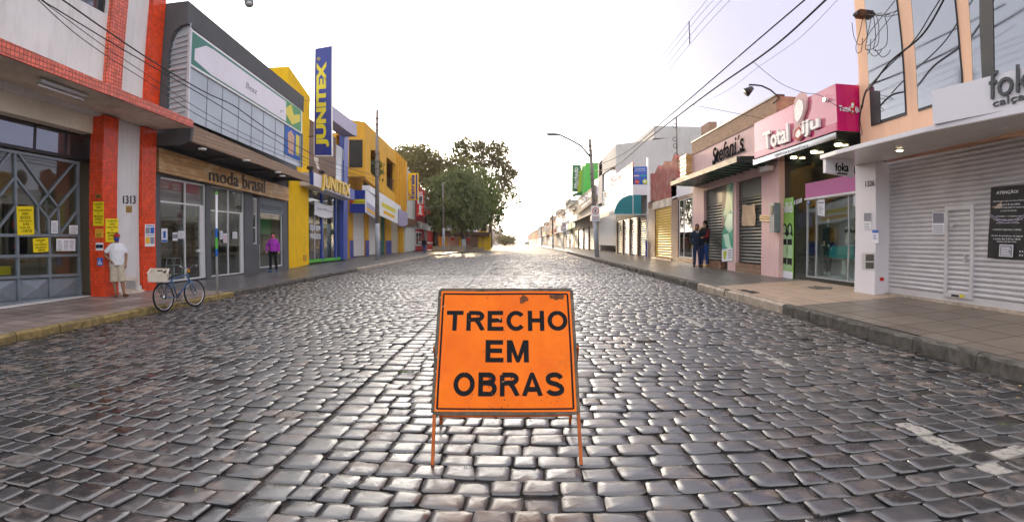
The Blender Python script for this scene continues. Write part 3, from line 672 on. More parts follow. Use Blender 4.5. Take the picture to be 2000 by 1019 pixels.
# near side of the bay: arched opening with louvres
YS_ = 14.42
q = fy(YS_, (308, 212), (322, 10), (367, 2), (366, 46), (352, 50), (340, 62), (332, 80), (328, 105), (324, 214)); mb = MB(); mb.prism(q, (0, .35, 0)); mb.build('side_wall', 'charcoal wall', B)
q = fy(YS_ + .16, (323, 222), (327, 105), (331, 80), (339, 62), (352, 49), (373, 45), (366, 236), (340, 230)); mb = MB(); mb.prism(q, (0, .03, 0)); mb.build('side_glass', 'frosted glass', B)
mb = MB()
for i in range(15):
    t = i / 14; y0 = 66 + 150 * t; l = 340 - 14 * min(1, t * 2.2) - (0 if t > .1 else -4)
    a, b = fy(YS_ + .12, (l, y0 + 9), (371 - 6 * t, y0)); mb.bar(a, b, .05, .02, 0, (0, 0, 1))
a, b = fy(YS_ + .1, (372, 55), (366, 232)); mb.bar(a, b, .08, .08, 0, (0, 1, 0)); a, b = fy(YS_ + .1, (328, 137), (369, 130)); mb.bar(a, b, .05, .07, 0)
mb.build('louvre', 'pale steel', B)
# timber band and soffit
q = fx(BX, (378, 244), (604, 344), (605, 356), (371, 275)); q[0].y = q[3].y; mb = MB(); mb.prism(q, (-.12, 0, 0)); mb.build('slat_band', 'weathered slats', B)
zb = (q[3].z, q[2].z); y0, y1 = q[3].y, q[2].y
mb = MB(); mb.prism([(BX - .1, y0 + .02, zb[0] + .04), (BX - .1, y1, zb[1] + .04), (SX, y1, zb[1] + .12), (SX, y0 + .02, zb[0] + .12)], (0, 0, .12)); 
for t in (.30, .62, .9):
    y = y0 + (y1 - y0) * t; z = zb[0] + (zb[1] - zb[0]) * t
    mb.prism([(BX - .12, y, z + .05), (SX, y, z - .10), (SX, y, z + .1), (BX - .12, y, z + .1)], (0, .22, 0))
mb.build('soffit', 'charcoal wall', B)
q = fy(14.40, (303, 262), (374, 247), (371, 275), (352, 283), (304, 284)); mb = MB(); mb.prism(q, (0, .12, 0)); mb.build('end_beam', 'charcoal wall', B)
for px, py, lit in ((395, 293, 0), (481, 315, 0), (543, 338, 0), (551, 345, 0)):
    p = gz(4.52 - (.12 if px > 450 else 0), (px, py))[0]; mb = MB(); mb.disc(p, (0, 0, 1), .13, .05); mb.build('ceiling_lamp', 'lamp lens', B)
# sign board of pine
XB = -11.12
q = fx(XB, (311, 335), (564, 393), (564, 367), (311, 288)); mb = MB(); mb.prism(q, (-.2, 0, 0)); sb = mb.build('fascia_board', 'pine boards', B)
mb = MB(); qq = fx(XB, (408, 353), (517, 377), (517, 350), (408, 328)); lettering(mb, 'moda brasil', sub(qq, 0, .0, 1, 1.), .03, lift=.002, bold=.004, space=1.02); mb.build('lettering', 'black plastic', sb)
# glazing
def glazed(parent, X, y0, y1, z0, z1, bars_y=(), bars_z=(), w=.05, fm='white aluminium', gm='clear glass', name='shop_window'):
    m_ = MB(); frame(m_, X - .05, X + .02, y0, y1, z0, z1, w)
    for y in bars_y: m_.box((X - .04, y - w / 2, z0 + w), (X + .015, y + w / 2, z1 - w))
    for z in bars_z: m_.box((X - .045, y0 + w, z - w / 2), (X + .018, y1 - w, z + w / 2))
    f = m_.build(name, fm, parent)
    m_ = MB(); m_.box((X - .02, y0 + w * .5, z0 + w * .5), (X - .012, y1 - w * .5, z1 - w * .5)); m_.build('pane', gm, f)
    return f
GXB = SX - .08
f = glazed(B, GXB, 15.63, 18.35, .33, 3.74, (17.1,), (2.95,), .06)
mb = MB(); mb.box((GXB - .04, 18.02, .35), (GXB + .03, 18.30, 2.92)); mb.box((GXB - .04, 17.85, 1.28), (GXB + .05, 18.1, 1.38)); mb.build('door_stile', 'white aluminium', f)
f = glazed(B, GXB, 18.66, 21.29, .33, 3.74, (20.05,), (2.82,), .05)
mb = MB(); mb.box((GXB - .09, 18.72, 2.1), (GXB - .06, 19.9, 3.4)); mb.build('dark_panel', 'black plastic', f)
mb = MB(); mb.box((GXB - .04, 21.02, .35), (GXB + .03, 21.24, 2.8)); mb.build('door_stile', 'white aluminium', f)
f = glazed(B, GXB, 22.06, 22.5, 1.55, 3.55, (), (2.25, 2.85), .05)
mb = MB()
for i in range(5): y = 22.1 + .09 * i; mb.tube([(GXB + .03, y, 2.85), (GXB + .03, y, 3.5)], .012, 6)
mb.build('window_bars', 'pale steel', f)
f = glazed(B, GXB, 22.72, 25.15, .47, 2.95, (), (), .05)
mb = MB(); shutter(mb, SX - .02, 22.72, 25.15, 2.95, 3.75, .09, .03, 1); mb.build('rolled_shutter', 'grey steel', B)
mb = MB()
for i in range(11): mb.ring((SX + .02, 22.95 + .2 * i, 3.22), (1, 0, 0), .08, .014, 12, 6)
mb.build('shutter_scallop', 'grey steel', B)
# inside the shoe shop: shelves with rows of shoes
mb = MB(); sm = MB()
for y0, y1, X in ((15.7, 18.2, -13.6), (18.7, 21.2, -13.3)):
    for k in range(6):
        z = .45 + .42 * k; mb.box((X - .35, y0, z), (X, y1, z + .03))
        y = y0 + .1
        while y < y1 - .15:
            sm.ball((X - .15, y, z + .09), (.13, .055, .07), random.choice((0, 0, 1, 2)) if k < 3 else random.choice((0, 0, 0, 1)), 7, 5); y += random.uniform(.14, .22)
    mb.box((X - .38, y0, .3), (X - .35, y1, 3.1))
mb.build('shelf', 'shelf wood', B); o = sm.build('stacked_shoes', ['shoe dark', 'shoe brown', 'shoe red'], B); tag(o, kind='stuff')
mb = MB()
for y in (17.45, 17.95):
    for s in (-.2, .2): mb.tube([(-12.3 + s, y, .25), (-12.3 + s * .6, y, 1.05)], .014, 6)
for z in (.5, .8, 1.05): mb.box((-12.45, 17.45, z), (-12.15, 17.95, z + .02))
tag(mb.build('step_stool', 'white aluminium', None), 'white metal step stool inside the shoe shop door', 'stool')
# clothes on the dress window
def hanging(y0, y1, z0, z1, m): mb = MB(); mb.grid(lambda u, v: (-11.75 - .06 * math.sin(u * 19) * (1 - v * .6), y0 + (y1 - y0) * (u * (.75 + .25 * (1 - v)) + .12 * v), z0 + (z1 - z0) * v), 16, 6); return mb
mb = hanging(22.8, 23.45, 1.45, 2.35, 0); tag(mb.build('jacket', 'cloth plum', None, True), 'dark plum jacket hanging in the dress shop window', 'jacket')
mb = hanging(22.85, 23.35, .62, 1.42, 0); tag(mb.build('jeans', 'denim', None, True), 'blue jeans hanging below the plum jacket', 'jeans')
mb = MB(); mb.box((-12.0, 22.75, 2.0), (-11.95, 25.1, 3.2)); mb.box((-12.6, 22.7, .45), (-12.55, 25.2, 3.2), 1); mb.build('window_backing', ['brazil green', 'room wall'], B)
# sheets on the doors
GQ = GXB + .03
paper('poster', Q(GQ, 315, 446, 327, 473), 'white paper', 'pale blue poster at the edge of the shoe shop glass', 'poster', [(None, .05, .95, .02, .18), (None, .3, .7, .3, .8)], None, 'blue ink')
paper('paper_sheet', Q(GQ, 337, 454, 347, 470), 'white paper', 'half dark printed sheet on the shoe shop door beside the white one', 'paper', [(None, .05, .95, .3, .8)], None, 'grey ink')
paper('paper_sheet', Q(GQ, 348, 451, 360, 466), 'white paper', 'white printed sheet on the shoe shop door next to the mullion', 'paper', lines(6), None, 'grey ink')
paper('paper_sheet', Q(GQ, 429, 451, 435, 467), 'white paper', 'first narrow white sheet beside the dark door panel', 'paper', lines(6), None, 'grey ink')
paper('paper_sheet', Q(GQ, 436, 456, 443, 474), 'white paper', 'lower hanging narrow sheet in the middle of the second shop door', 'paper', lines(6), None, 'red ink')
paper('paper_sheet', Q(GQ, 454, 453, 463, 466), 'white paper', 'white square sheet on the far door of the shoe shop', 'paper', lines(6), None, 'grey ink')
# ================================================================== LEFT 3: yellow shop with blue framed glass
mat('yellow wall', (.80, .48, .002), .7, 0, .08, 1.5, .5, (.42, .25, .03), .08, streak=True)
mat('ochre wall', (.62, .33, .03), .75, 0, .09, 1.2, .45, (.34, .18, .04), streak=True)
mat('navy paint', (.012, .03, .25), .4, 0, .08)
mat('blue frame', (.03, .07, .34), .4, 0, .08)
mat('lilac panel', (.34, .31, .44), .5, 0, .08, 1.2)
mat('gold letter', (.62, .42, .06), .35, .35, .08)
mat('sign gold', (.62, .55, .02), .45, 0, .03)
mat('white shutter', (.62, .60, .58), .5, 0, .05, 2, .15, (.4, .36, .32))
mat('beige shutter', (.45, .40, .31), .55, 0, .06, 2, .2)
mat('silver shutter', (.60, .58, .59), .42, .25, .07, 2, .25, (.25, .22, .2))
mat('dark shutter', (.055, .058, .052), .45, .2, .15, 2, .3, (.1, .08, .06))
mat('pole concrete', (.22, .19, .17), .85, 0, .2, 3, .4, (.1, .09, .08), .2)
mat('pole whitewash', (.40, .42, .45), .85, 0, .25, 2, .7, (.2, .3, .42), .2)
C = thing('shop_building', 'yellow shop with brown cladding, lilac eaves and tall blue framed shop glass', 'building', (-11.6, 30, .3))
CX_ = -11.35
mb = MB(); q = fx(CX_, (564, 130), (606, 190), (603.6, 516), (564, 527)); mb.prism(q, (-6, 0, 0)); q = fy(25.82, (559, 128), (567, 131), (567, 240), (559, 236)); mb.build('wall', 'yellow wall', C)
CG = -11.75
mb = MB(); q = fx(-11.6, (603, 230), (656, 270), (656, 345), (603, 340)); mb.prism(q, (-5, 0, 0)); mb.build('clad_wall', 'brown cladding', C)
q = fx(CG, (604, 378), (680, 392), (680, 507), (604, 514)); yb = max(v.y for v in q); ya = min(v.y for v in q); zt = 4.62
mb = MB(); q = fx(-11.6, (656, 282), (673, 292), (673, 392), (656, 388)); mb.prism(q, (-.05, 0, 0)); mb.build('upper_glass', 'frosted glass', C)
mb = MB(); q = fx(-11.58, (657, 284), (673, 294), (673, 322), (657, 318))
for i in range(6): a, b = sub([q[3], q[2], q[1], q[0]], i / 5, 0, i / 5 + .01, 1)[0:1] + sub([q[3], q[2], q[1], q[0]], i / 5, 0, i / 5 + .01, 1)[3:4]; mb.bar(a + Vector((.03, 0, 0)), b + Vector((.03, 0, 0)), .03, .03, 0, (1, 0, 0))
each(mb, 'window_bar', 'white paint', C)
mb = MB(); q = fx(-11.5, (673, 262), (681, 268), (679, 505), (671, 507)); mb.prism(q, (-.35, 0, 0)); mb.build('column', 'blue frame', C)
q = fx(-10.7, (650, 207), (686, 234), (697, 244), (697, 267), (684, 260), (650, 235)); mb = MB(); mb.prism(q, (-.9, 0, 0)); mb.build('eaves', 'lilac panel', C)
mb = MB(); mb.box((-17, 33, 4.8), (-14.3, 41.5, 8.3)); mb.build('rear_wall', 'brown cladding', C)
f = glazed(C, CG, 28.6, 36.4, .45, 4.75, (), (), .08, 'blue frame', 'clear glass')
mb = MB()
for px in (628, 655): y = fx(CG, (px, 450))[0].y; mb.box((CG - .06, y - .1, .5), (CG + .06, y + .1, 4.7))
each(mb, 'post', 'blue frame', f)
mb = MB(); y = fx(CG, (614, 450))[0].y; mb.box((CG, y - .03, .5), (CG + .03, y + .03, 4.0)); mb.build('door_rail', 'pale steel', f)
mb = MB(); mb.box((CG + .01, 28.6, .44), (CG + .05, 36.4, .62)); mb.build('kick_strip', 'green ink', f)
mb = MB(); q = fx(CG + .02, (605, 452), (625, 454), (625, 441), (605, 438)); lettering(mb, 'SEJA BEM', q, .01, bold=.02); mb.build('lettering', 'white paper', f); mb = MB(); q = fx(CG + .02, (605, 466), (626, 467), (626, 457), (605, 455)); lettering(mb, 'VINDOS', q, .01, bold=.02); mb.build('lettering', 'white paper', f)
room(C, CG - .1, -14.2, 28.4, 36.5, .35, 4.9, 'room wall', 'room floor')
mb = MB()
for px, h in ((612, 1.75), (620, 1.8), (636, 1.9), (646, 1.75), (662, 1.8), (670, 1.7)):
    y = fx(-12.6, (px, 480))[0].y; mb.tube([(-12.6, y, .4), (-12.6, y, .95), (-12.6, y, 1.25), (-12.6, y, 1.45), (-12.6, y, 1.6), (-12.6, y, h)], [.16, .2, .24, .2, .07, .1], 8, random.choice((0, 1, 2)))
each(mb, 'dressed_dummy', ['cloth plum', 'denim', 'orange paper'], C, smooth=True)
# canopy box with gold letters
XC = -10.6
q = fx(XC, (612, 336), (692, 371), (692, 391), (612, 362)); s = thing('shop_sign', 'white canopy box carrying large gold block letters over blue shop glass', 'sign', q[3])
mb = MB(); mb.prism(q, (-.85, 0, 0)); mb.build('sign_box', 'sign white', s)
mb = MB(); q2 = fy(q[0].y - .02, (604, 332), (612, 336), (612, 362), (604, 359)); mb.prism(q2, (0, .06, 0)); a, b = q[1], q[2]; mb.prism([a + Vector((.01, -.9, .05)), a + Vector((.01, .05, 0)), b + Vector((.01, .05, 0)), b + Vector((.01, -.9, .05))], (-.3, 0, 0)); each(mb, 'end_panel', 'blue frame', s)
mb = MB(); lettering(mb, 'JUNITEX', fx(XC + .12, (629, 372), (684, 391), (685, 361), (631, 339)), .10, bold=.03, lift=-.1); mb.build('lettering', 'gold letter', s)
mb = MB()
for px, py in ((606, 362), (618, 370), (632, 375), (645, 380)): p = gz(4.62, (px, py))[0]; mb.disc(p, (0, 0, 1), .05, .03)
each(mb, 'spot_lamp', 'lit lamp', s)
# vertical sign
q = fy(28.35, (613, 305), (649, 305), (649, 89), (615, 95)); v = thing('banner_sign', 'tall navy blade sign with yellow letters read upwards above the yellow wall', 'sign', q[0])
mb = MB(); mb.prism(q, (0, .14, 0)); mb.build('sign_case', 'white paint', v)
n = Vector((0, -1, 0)); face = sub(q, .04, .008, .96, .992); mb = MB(); mb.prism([p + n * .004 for p in face], n * .004); mb.build('blue_face', 'navy paint', v)
mb = MB(); rot = [face[1], face[2], face[3], face[0]]; lettering(mb, 'JUNITEX', sub(rot, .075, .14, .865, .90), .006, lift=.010, bold=.055); 
mb.build('lettering', 'sign gold', v); mb = MB(); c = sub(rot, .90, .78, .9, .78)[0] + n * .014; mb.ring(c, n, .085, .012, 20, 6); lettering(mb, 'R', [c + Vector((x, 0, z)) for x, z in ((.045, -.035), (.045, .035), (-.045, .035), (-.045, -.035))], .004, lift=.0)
mb.build('registered_mark', 'sign gold', v)
mb = MB(); a, b = fy(28.4, (574, 137), (615, 134)); mb.tube([a, b], .025, 6); a, b = fy(28.4, (588, 268), (613, 266)); mb.tube([a, b], .03, 6); each(mb, 'bracket', 'dark metal', v)
mb = MB(); q = fy(28.3, (613, 306), (622, 307), (621, 318), (624, 331), (619, 330), (617, 320), (614, 316)); mb.prism(q, (0, .03, 0)); single(mb, 'torn_banner', 'white paper', 'scrap of torn white banner hanging below the navy blade sign', 'banner')
mb = MB(); q = fx(-11.55, (612, 419), (648, 424), (649, 401), (613, 391)); mb.grid(lambda x, y: sub(q, x, y, x, y)[0] + Vector((.05 + .05 * math.sin(x * 3.1) + .015 * math.sin(x * 17 + y * 4), 0, -.12 * math.sin(x * math.pi))), 24, 8)
bn = single(mb, 'banner', 'white paper', 'sagging white cloth banner tied inside the blue shop entrance', 'banner', None, True)
mb = MB()
for i in range(7): u = .1 + .12 * i; mb.prism([sub(q, u + d, w_, u, w_)[0] + Vector((.12, 0, -.12 * math.sin(u * math.pi))) for d, w_ in ((0, .62 - .05 * abs(i - 3)), (.09, .60 - .05 * abs(i - 3)), (.09, .68 - .05 * abs(i - 3)), (0, .7 - .05 * abs(i - 3)))], (.003, 0, 0), 0 if i != 3 else 1)
mb.v = [tuple(Vector(p) - bn.location) for p in mb.v]; mb.build('printed_motif', ['lilac panel', 'green ink'], bn, local=True)
mb = MB(); q = fx(CX_, (592, 509), (598, 509), (598, 498), (592, 498)); board(mb, [p + Vector((.012, 0, 0)) for p in q], .012); patch(mb, [p + Vector((.012, 0, 0)) for p in q], .15, .55, .85, .9, 1); patch(mb, [p + Vector((.012, 0, 0)) for p in q], .15, .1, .85, .45, 1); mb.build('meter_box', ['brass', 'ochre wall'], C)
mb = MB(); p = fx(-10.9, (601, 328))[0]; mb.tube([p, p + Vector((.25, -.1, -.05))], [.09, .14], 10); mb.build('flood_light', 'black plastic', C, smooth=False)
mb = MB(); p = fx(-10.9, (624, 336))[0]; mb.tube([p, p + Vector((.25, -.1, -.05))], [.07, .12], 10); mb.build('flood_light', 'black plastic', C)

# ================================================================== LEFT 4: ochre corner shop
D = thing('shop_building', 'ochre two storey building with open balconies and vertical ribs', 'building', (-12, 48, .4))
DX = -12.
def yx(X, px, py=450): return fx(X, (px, py))[0].y
ys0, ys1 = 41.7, yx(DX, 795, 400)
prof = fx(DX, (713, 238), (765, 288), (789, 309), (795, 322), (795, 420), (713, 348))
mb = MB()
# street front cut round its two balconies
cols = [713, 724, 742, 755, 773, 795]
def ztop(px): return fx(DX, (px, 238 + (px - 713) * 50 / 52 if px < 765 else 288 + (px - 765) * .95))[0].z
def zb_(px): return fx(DX, (px, 348 + (px - 713) * .86))[0].z
def seg(pa, pb, ta, tb, ba, bb): mb.prism([fx(DX, (pa, ta))[0], fx(DX, (pb, tb))[0], fx(DX, (pb, bb))[0], fx(DX, (pa, ba))[0]], (-.35, 0, 0))
T = lambda px: 238 + (px - 713) * .962 if px < 765 else 288 + (px - 765) * .95
Bm = lambda px: 348 + (px - 713) * .86
for a, b in ((713, 724), (742, 755), (773, 795)): seg(a, b, T(a), T(b), Bm(a), Bm(b))
for a, b, o, u in ((724, 742, 44, 66), (755, 773, 30, 57)): seg(a, b, T(a), T(b), T(a) + (o if a == 724 else 28), T(b) + (o - 14 if a == 724 else 26)); seg(a, b, Bm(a) - (20 if a == 724 else 21), Bm(b) - (18 if a == 724 else 19), Bm(a), Bm(b))
mb.build('street_wall', 'ochre wall', D)
mb = MB(); q = fy(ys0, (672, 232), (713, 238), (713, 345), (672, 345)); mb.prism(q, (0, .3, 0)); mb.box((-20, ys0 + .3, 4.6), (-14.5, ys1, 10.2)); mb.box((-20, ys0 + .31, 10.2), (-12.36, ys1, 10.4)); mb.box((-20, ys1 - .3, .3), (-12.36, ys1, 10.2)); mb.box((-20, ys0 + .31, 5.0), (-12.36, ys1 - .31, 5.3)); mb.build('wall', 'ochre wall', D)
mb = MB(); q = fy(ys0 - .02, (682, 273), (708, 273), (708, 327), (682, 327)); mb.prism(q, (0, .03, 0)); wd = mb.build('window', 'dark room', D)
mb = MB()
for i in range(9): a, b = fy(ys0 - .08, (683 + 3. * i, 273), (683 + 3. * i, 327)); mb.tube([a, b], .02, 5)
mb.build('window_bars', 'dark metal', wd)
mb = MB()
for px in (774, 779, 784, 789): y = yx(DX, px, 400); z1 = ztop(px) - .1; mb.box((DX, y - .12, zb_(px) + .2), (DX + .16, y + .12, z1))
each(mb, 'rib', 'ochre wall', D)
for a, b, py in ((724, 742, 347), (755, 773, 374)):
    mb = MB()
    ya, yb = yx(DX, a), yx(DX, b); z = zb_(a) + (.1 if a == 724 else .2); z = fx(DX, (a, Bm(a) - 20))[0].z
    for i in range(9): y = ya + (yb - ya) * i / 8; mb.tube([(DX - .15, y, z - .1), (DX - .15, y, z + .9)], .018, 5)
    mb.bar((DX - .15, ya, z + .9), (DX - .15, yb, z + .9), .05, .05)
    mb.build('balcony_rail', 'dark metal', D)
mb = MB(); q = fx(DX - 2.4, (741, 320), (748, 325), (748, 380), (741, 380)); 
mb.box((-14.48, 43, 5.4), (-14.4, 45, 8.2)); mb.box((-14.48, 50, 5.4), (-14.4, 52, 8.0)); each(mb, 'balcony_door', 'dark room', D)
# ground floor set back under the overhang
RX = -12.95
yA = 40.3
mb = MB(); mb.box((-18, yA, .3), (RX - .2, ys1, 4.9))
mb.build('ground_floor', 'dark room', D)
pil = MB()
for a, b in ((680, 687), (711, 718), (733, 741), (751, 762)):
    pil.box((RX - .2, yx(RX, a, 480), .3), (RX + .12, yx(RX, b, 480), 4.9), 0); pil.box((RX + .121, yx(RX, a, 480) - .02, .3), (RX + .14, yx(RX, b, 480) + .02, 1.75), 1)
each(pil, 'pillar', ['ochre wall', 'navy paint'], D)
for a, b, m in ((687, 711, 'white shutter'), (718, 733, 'white shutter'), (762, 777, 'beige shutter'), (779, 793, 'beige shutter')):
    mb = MB(); shutter(mb, RX - .02, yx(RX, a, 480), yx(RX, b, 480), .45, 4.1 if a < 740 else 3.9, .12, .04, 1); mb.build('roller_shutter', m, D)
mb = MB(); mb.box((RX - .1, yx(RX, 741, 480), .4), (RX, yx(RX, 751, 480), 4.1)); mat('green door', (.01, .10, .07), .5); mb.build('door', 'green door', D)
mb = MB(); q = fx(-11.3, (722, 362), (783, 403), (783, 413), (722, 374)); mb.prism(q, (-.6, 0, 0)); mb.build('canopy', 'white paint', D)
mb = MB(); p0, p1 = fx(-11.35, (722, 377), (783, 415)); 
for i in range(14): t = i / 13; p = p0.lerp(p1, t); mb.bar(p, p + Vector((-.5, .2, .1)), .06, .08)
each(mb, 'rafter', 'brown cladding', D)
mb = MB(); q = fy(yA - .5, (683, 415), (716, 416), (716, 371), (683, 372)); s = thing('shop_sign', 'navy sign box with a yellow printed badge beside the gold letter canopy', 'sign', q[0])
mb.prism(q, (0, .5, 0)); mb.build('sign_box', 'navy paint', s)
mb = MB(); patch(mb, q, .10, .40, .92, .60, 0, .004, .01); mb.disc(sub(q, .13, .5, .13, .5)[0] + Vector((0, -.02, 0)), (0, -1, 0), .14, .02, 16, 1); lettering(mb, 'Lojas', sub(q, .22, .52, .55, .59), .006, 2, .016, shear=.2); lettering(mb, 'Jaristica', sub(q, .22, .41, .88, .53), .006, 2, .016, shear=.2); mb.build('badge', ['sign gold', 'red ink', 'ink'], s)
XS = q[1].x + .01
qf = fx(XS, (716, 415), (736, 429), (736, 388), (716, 371)); mb = MB(); mb.prism(qf, (-.12, 0, 0), 0); patch(mb, qf, .02, .05, .98, .5, 1, .004); patch(mb, qf, .02, .12, .98, .25, 2, .008); mb.build('street_panel', ['white paper', 'lilac panel', 'orange paper'], s)
q = fx(XS + .1, (741, 420), (777, 437), (777, 405), (741, 385)); mb = MB(); mb.prism(q, (-.05, 0, 0), 0); patch(mb, q, .1, .55, .85, .8, 1, .004); patch(mb, q, .2, .2, .8, .4, 2, .004); single(mb, 'banner', ['white paint', 'sign gold', 'orange paper'], 'pale banner with faint gold print under the ochre balconies', 'banner')
q = fx(XS, (779, 440), (788, 443), (796, 438), (796, 415), (779, 408)); mb = MB(); mb.prism(q, (-.1, 0, 0), 0); single(mb, 'shop_sign', ['lilac panel'], 'lilac and ochre fascia board at the end of the ochre building', 'sign')

# ================================================================== LEFT 5, 6: grey shop, red shop
E_ = thing('shop_building', 'narrow pale grey shop between the ochre and the red building', 'building', (-12.4, 60, .4))
ye0, ye1 = ys1 + .05, yx(-12.2, 810, 480)
mb = MB(); q = fx(-12.2, (796, 330), (812, 348), (812, 489), (796, 492)); q[0].y = q[3].y = ye0; mb.prism(q, (-5, 0, 0)); mat('pale plaster', (.48, .49, .46), .8, 0, .06, 1, .2); mb.build('wall', 'pale plaster', E_)
mb = MB(); q = fx(-11.9, (792, 425), (815, 430), (815, 440), (792, 442)); mb.prism(q, (-.3, 0, 0)); mb.build('fascia', 'brown cladding', E_)
q = fy(yx(-11.7, 797, 400), (796, 391), (817, 391), (817, 338), (796, 338)); s = thing('blade_sign', 'yellow upright blade sign with navy letters and stripe', 'sign', q[0])
mb = MB(); mb.prism(q, (0, .25, 0)); mb.build('sign_case', 'sign yellow' if 0 else 'yellow wall', s, bevel=.1)
rot = [q[1], q[2], q[3], q[0]]; mb = MB(); lettering(mb, 'Estrela', sub(rot, .06, .34, .94, .72), .02, bold=.03, lift=.01); lettering(mb, 'Lojas', sub(rot, .05, .78, .32, .92), .02, lift=.01); patch(mb, rot, .04, .08, .96, .22, 0, .01, .02); mb.build('lettering', 'navy paint', s)
mat('red plaster', (.47, .05, .06), .75, 0, .08, 1, .15, (.3, .1, .1))
F_ = thing('shop_building', 'red corner building with a white cornice and lit shop windows', 'building', (-12.4, 70, .4))
FX_ = -12.2
q = fx(FX_, (811, 357), (847, 386), (846, 487), (811, 490)); yf0, yf1 = q[3].y, q[2].y; zt0, zt1 = q[0].z, q[1].z
q[0].y = q[3].y; q[1].y = q[2].y
mb = MB(); mb.prism(q, (-14, 0, 0)); mb.build('wall', 'red plaster', F_)
mb = MB(); q = fx(FX_ + .25, (811, 369), (847, 393), (847, 398), (811, 375)); mb.prism(q, (-.24, 0, 0)); q = fx(FX_ + .05, (818, 471), (847, 473), (847, 476), (818, 475)); mb.prism(q, (-.04, 0, 0)); each(mb, 'cornice', 'white paint', F_)
for a, b, t, o in ((812, 823, 432, 447), (812, 823, 452, 480)):
    mb = MB(); q = fx(FX_ + .03, (a, o), (b, o), (b, t + 1), (a, t)); board(mb, q, .05); patch(mb, q, .08, .1, .45, .92, 1); patch(mb, q, .55, .1, .92, .92, 1); mb.build('window', ['white paint', 'film glass'], F_)
mb = MB(); q = fx(FX_ + .03, (829, 485), (834, 485), (834, 445), (829, 442)); board(mb, q, .05); mb.build('door', 'frosted glass', F_)
for a, b in ((837, 840), (842, 845)): mb = MB(); q = fx(FX_ + .03, (a, 484), (b, 484), (b, 447), (a, 446)); board(mb, q, .05); mb.build('shutter_panel', 'red ink', F_)
mb = MB(); q = fx(FX_ + .2, (824, 447), (846, 452), (846, 442), (824, 434)); board(mb, q, .2); q = fx(FX_ + .25, (833, 436), (841, 438), (841, 426), (833, 423)); board(mb, q, .2, 1); each(mb, 'shop_board', ['white paint', 'black plastic'], F_)
mb = MB(); q = fx(FX_ + .04, (829, 408), (834, 410), (834, 395), (829, 390)); board(mb, q, .05); mb.build('emblem', 'pale plaster', F_)
q = fy(yx(-11.6, 816, 400), (814, 422), (828, 422), (828, 374), (814, 374)); s = thing('blade_sign', 'red upright blade sign with white and boxed black letters', 'sign', q[0])
mb = MB(); mb.prism(q, (0, .2, 0)); mb.build('sign_case', 'red ink', s)
rot = [q[1], q[2], q[3], q[0]]; mb = MB(); lettering(mb, 'Josy', sub(rot, .04, .22, .46, .80), .02, bold=.04, lift=.01); patch(mb, rot, .50, .12, .86, .88, 0, .01, .01); lettering(mb, '|||', sub(rot, .89, .2, .98, .8), .02, lift=.01, bold=.03); mb.build('lettering', 'white paint', s)
mb = MB(); lettering(mb, 'mix', sub(rot, .53, .2, .84, .82), .02, bold=.04, lift=.025); mb.build('dark_lettering', 'ink', s)

# ================================================================== the square and the far left side
mat('stone bench', (.34, .27, .20), .85, 0, .2, 3); mat('kiosk roof', (.07, .04, .03), .8, 0, .2, 2); mat('kiosk yellow', (.66, .42, .02), .7, 0, .1, 2)
pave_ = MB(); 
for y in range(54, 128, 4):
    x = -7.25 if y < 62 else (-6.9 if y < 75 else -7.4); pave_.box((-60, y, -.2), (x - .25, y + 4, zr(y) + .15)); pave_.box((x - .25, y, -.2), (x, y + 3.97, zr(y) + .16))
tag(pave_.build('square_paving', 'left paving'), kind='structure')
K = thing('kiosk', 'yellow walled kiosk with a dark flat roof under the square trees', 'kiosk', (-12, 84, .4))
mb = MB(); q = fy(80, (852, 449), (957, 454), (955, 461), (852, 461)); x0, x1 = q[0].x, q[1].x; mb.prism(q, (0, 10, 0)); mb.build('roof', 'kiosk roof', K)
mb = MB()
for px in (858, 869, 900, 938, 947): x = fy(81, (px, 480))[0].x; mb.box((x - .3, 81, .3), (x + .3, 81.6, 3.2))
each(mb, 'pillar', 'kiosk yellow', K)
mb = MB(); xa, xb = fy(88, (853, 480), (950, 480)); mb.box((xa.x, 88, .3), (xb.x, 88.3, 2.8)); mb.build('rear_wall', 'beige wall', K)
mb = MB(); xa = fy(81.5, (940, 480))[0].x; mb.box((xa, 81.7, .3), (xa + 1.4, 83, 2.9)); mb.build('booth', 'kiosk yellow', K)
for i, px in enumerate((884, 915)):
    q = fy(80.5, (px - 3, 469), (px + 3, 469), (px + 3, 452), (px - 3, 452)); mb = MB(); mb.prism(q, (0, .1, 0), 0); patch(mb, q, 0, 0, 1, .28, 1, .01, .02)
    single(mb, 'hanging_sign', ['white paint', 'red ink'], ('white and red sign hanging from the kiosk near the whitewashed trunk', 'white and red sign hanging from the kiosk beside the bare trunks')[i], 'sign')
for i, (px, w, y) in enumerate(((862, 2.2, 66), (887, 2.6, 67), (922, 3.2, 71))):
    c = fy(y, (px, 484))[0]; mb = MB(); mb.box((c.x - w / 2, y, zr(y) + .1), (c.x + w / 2, y + .7, zr(y) + (.75 if i < 2 else .5)), 0); mb.box((c.x - w / 2 - .06, y - .06, zr(y) + (.75 if i < 2 else .5)), (c.x + w / 2 + .06, y + .76, zr(y) + (.83 if i < 2 else .58)), 0)
    single(mb, 'planter', 'stone bench', ('low stone planter behind the grey lamp pole of the square', 'low stone planter beside the whitewashed trunk', 'long low stone planter round the bare trunks')[i], 'planter')
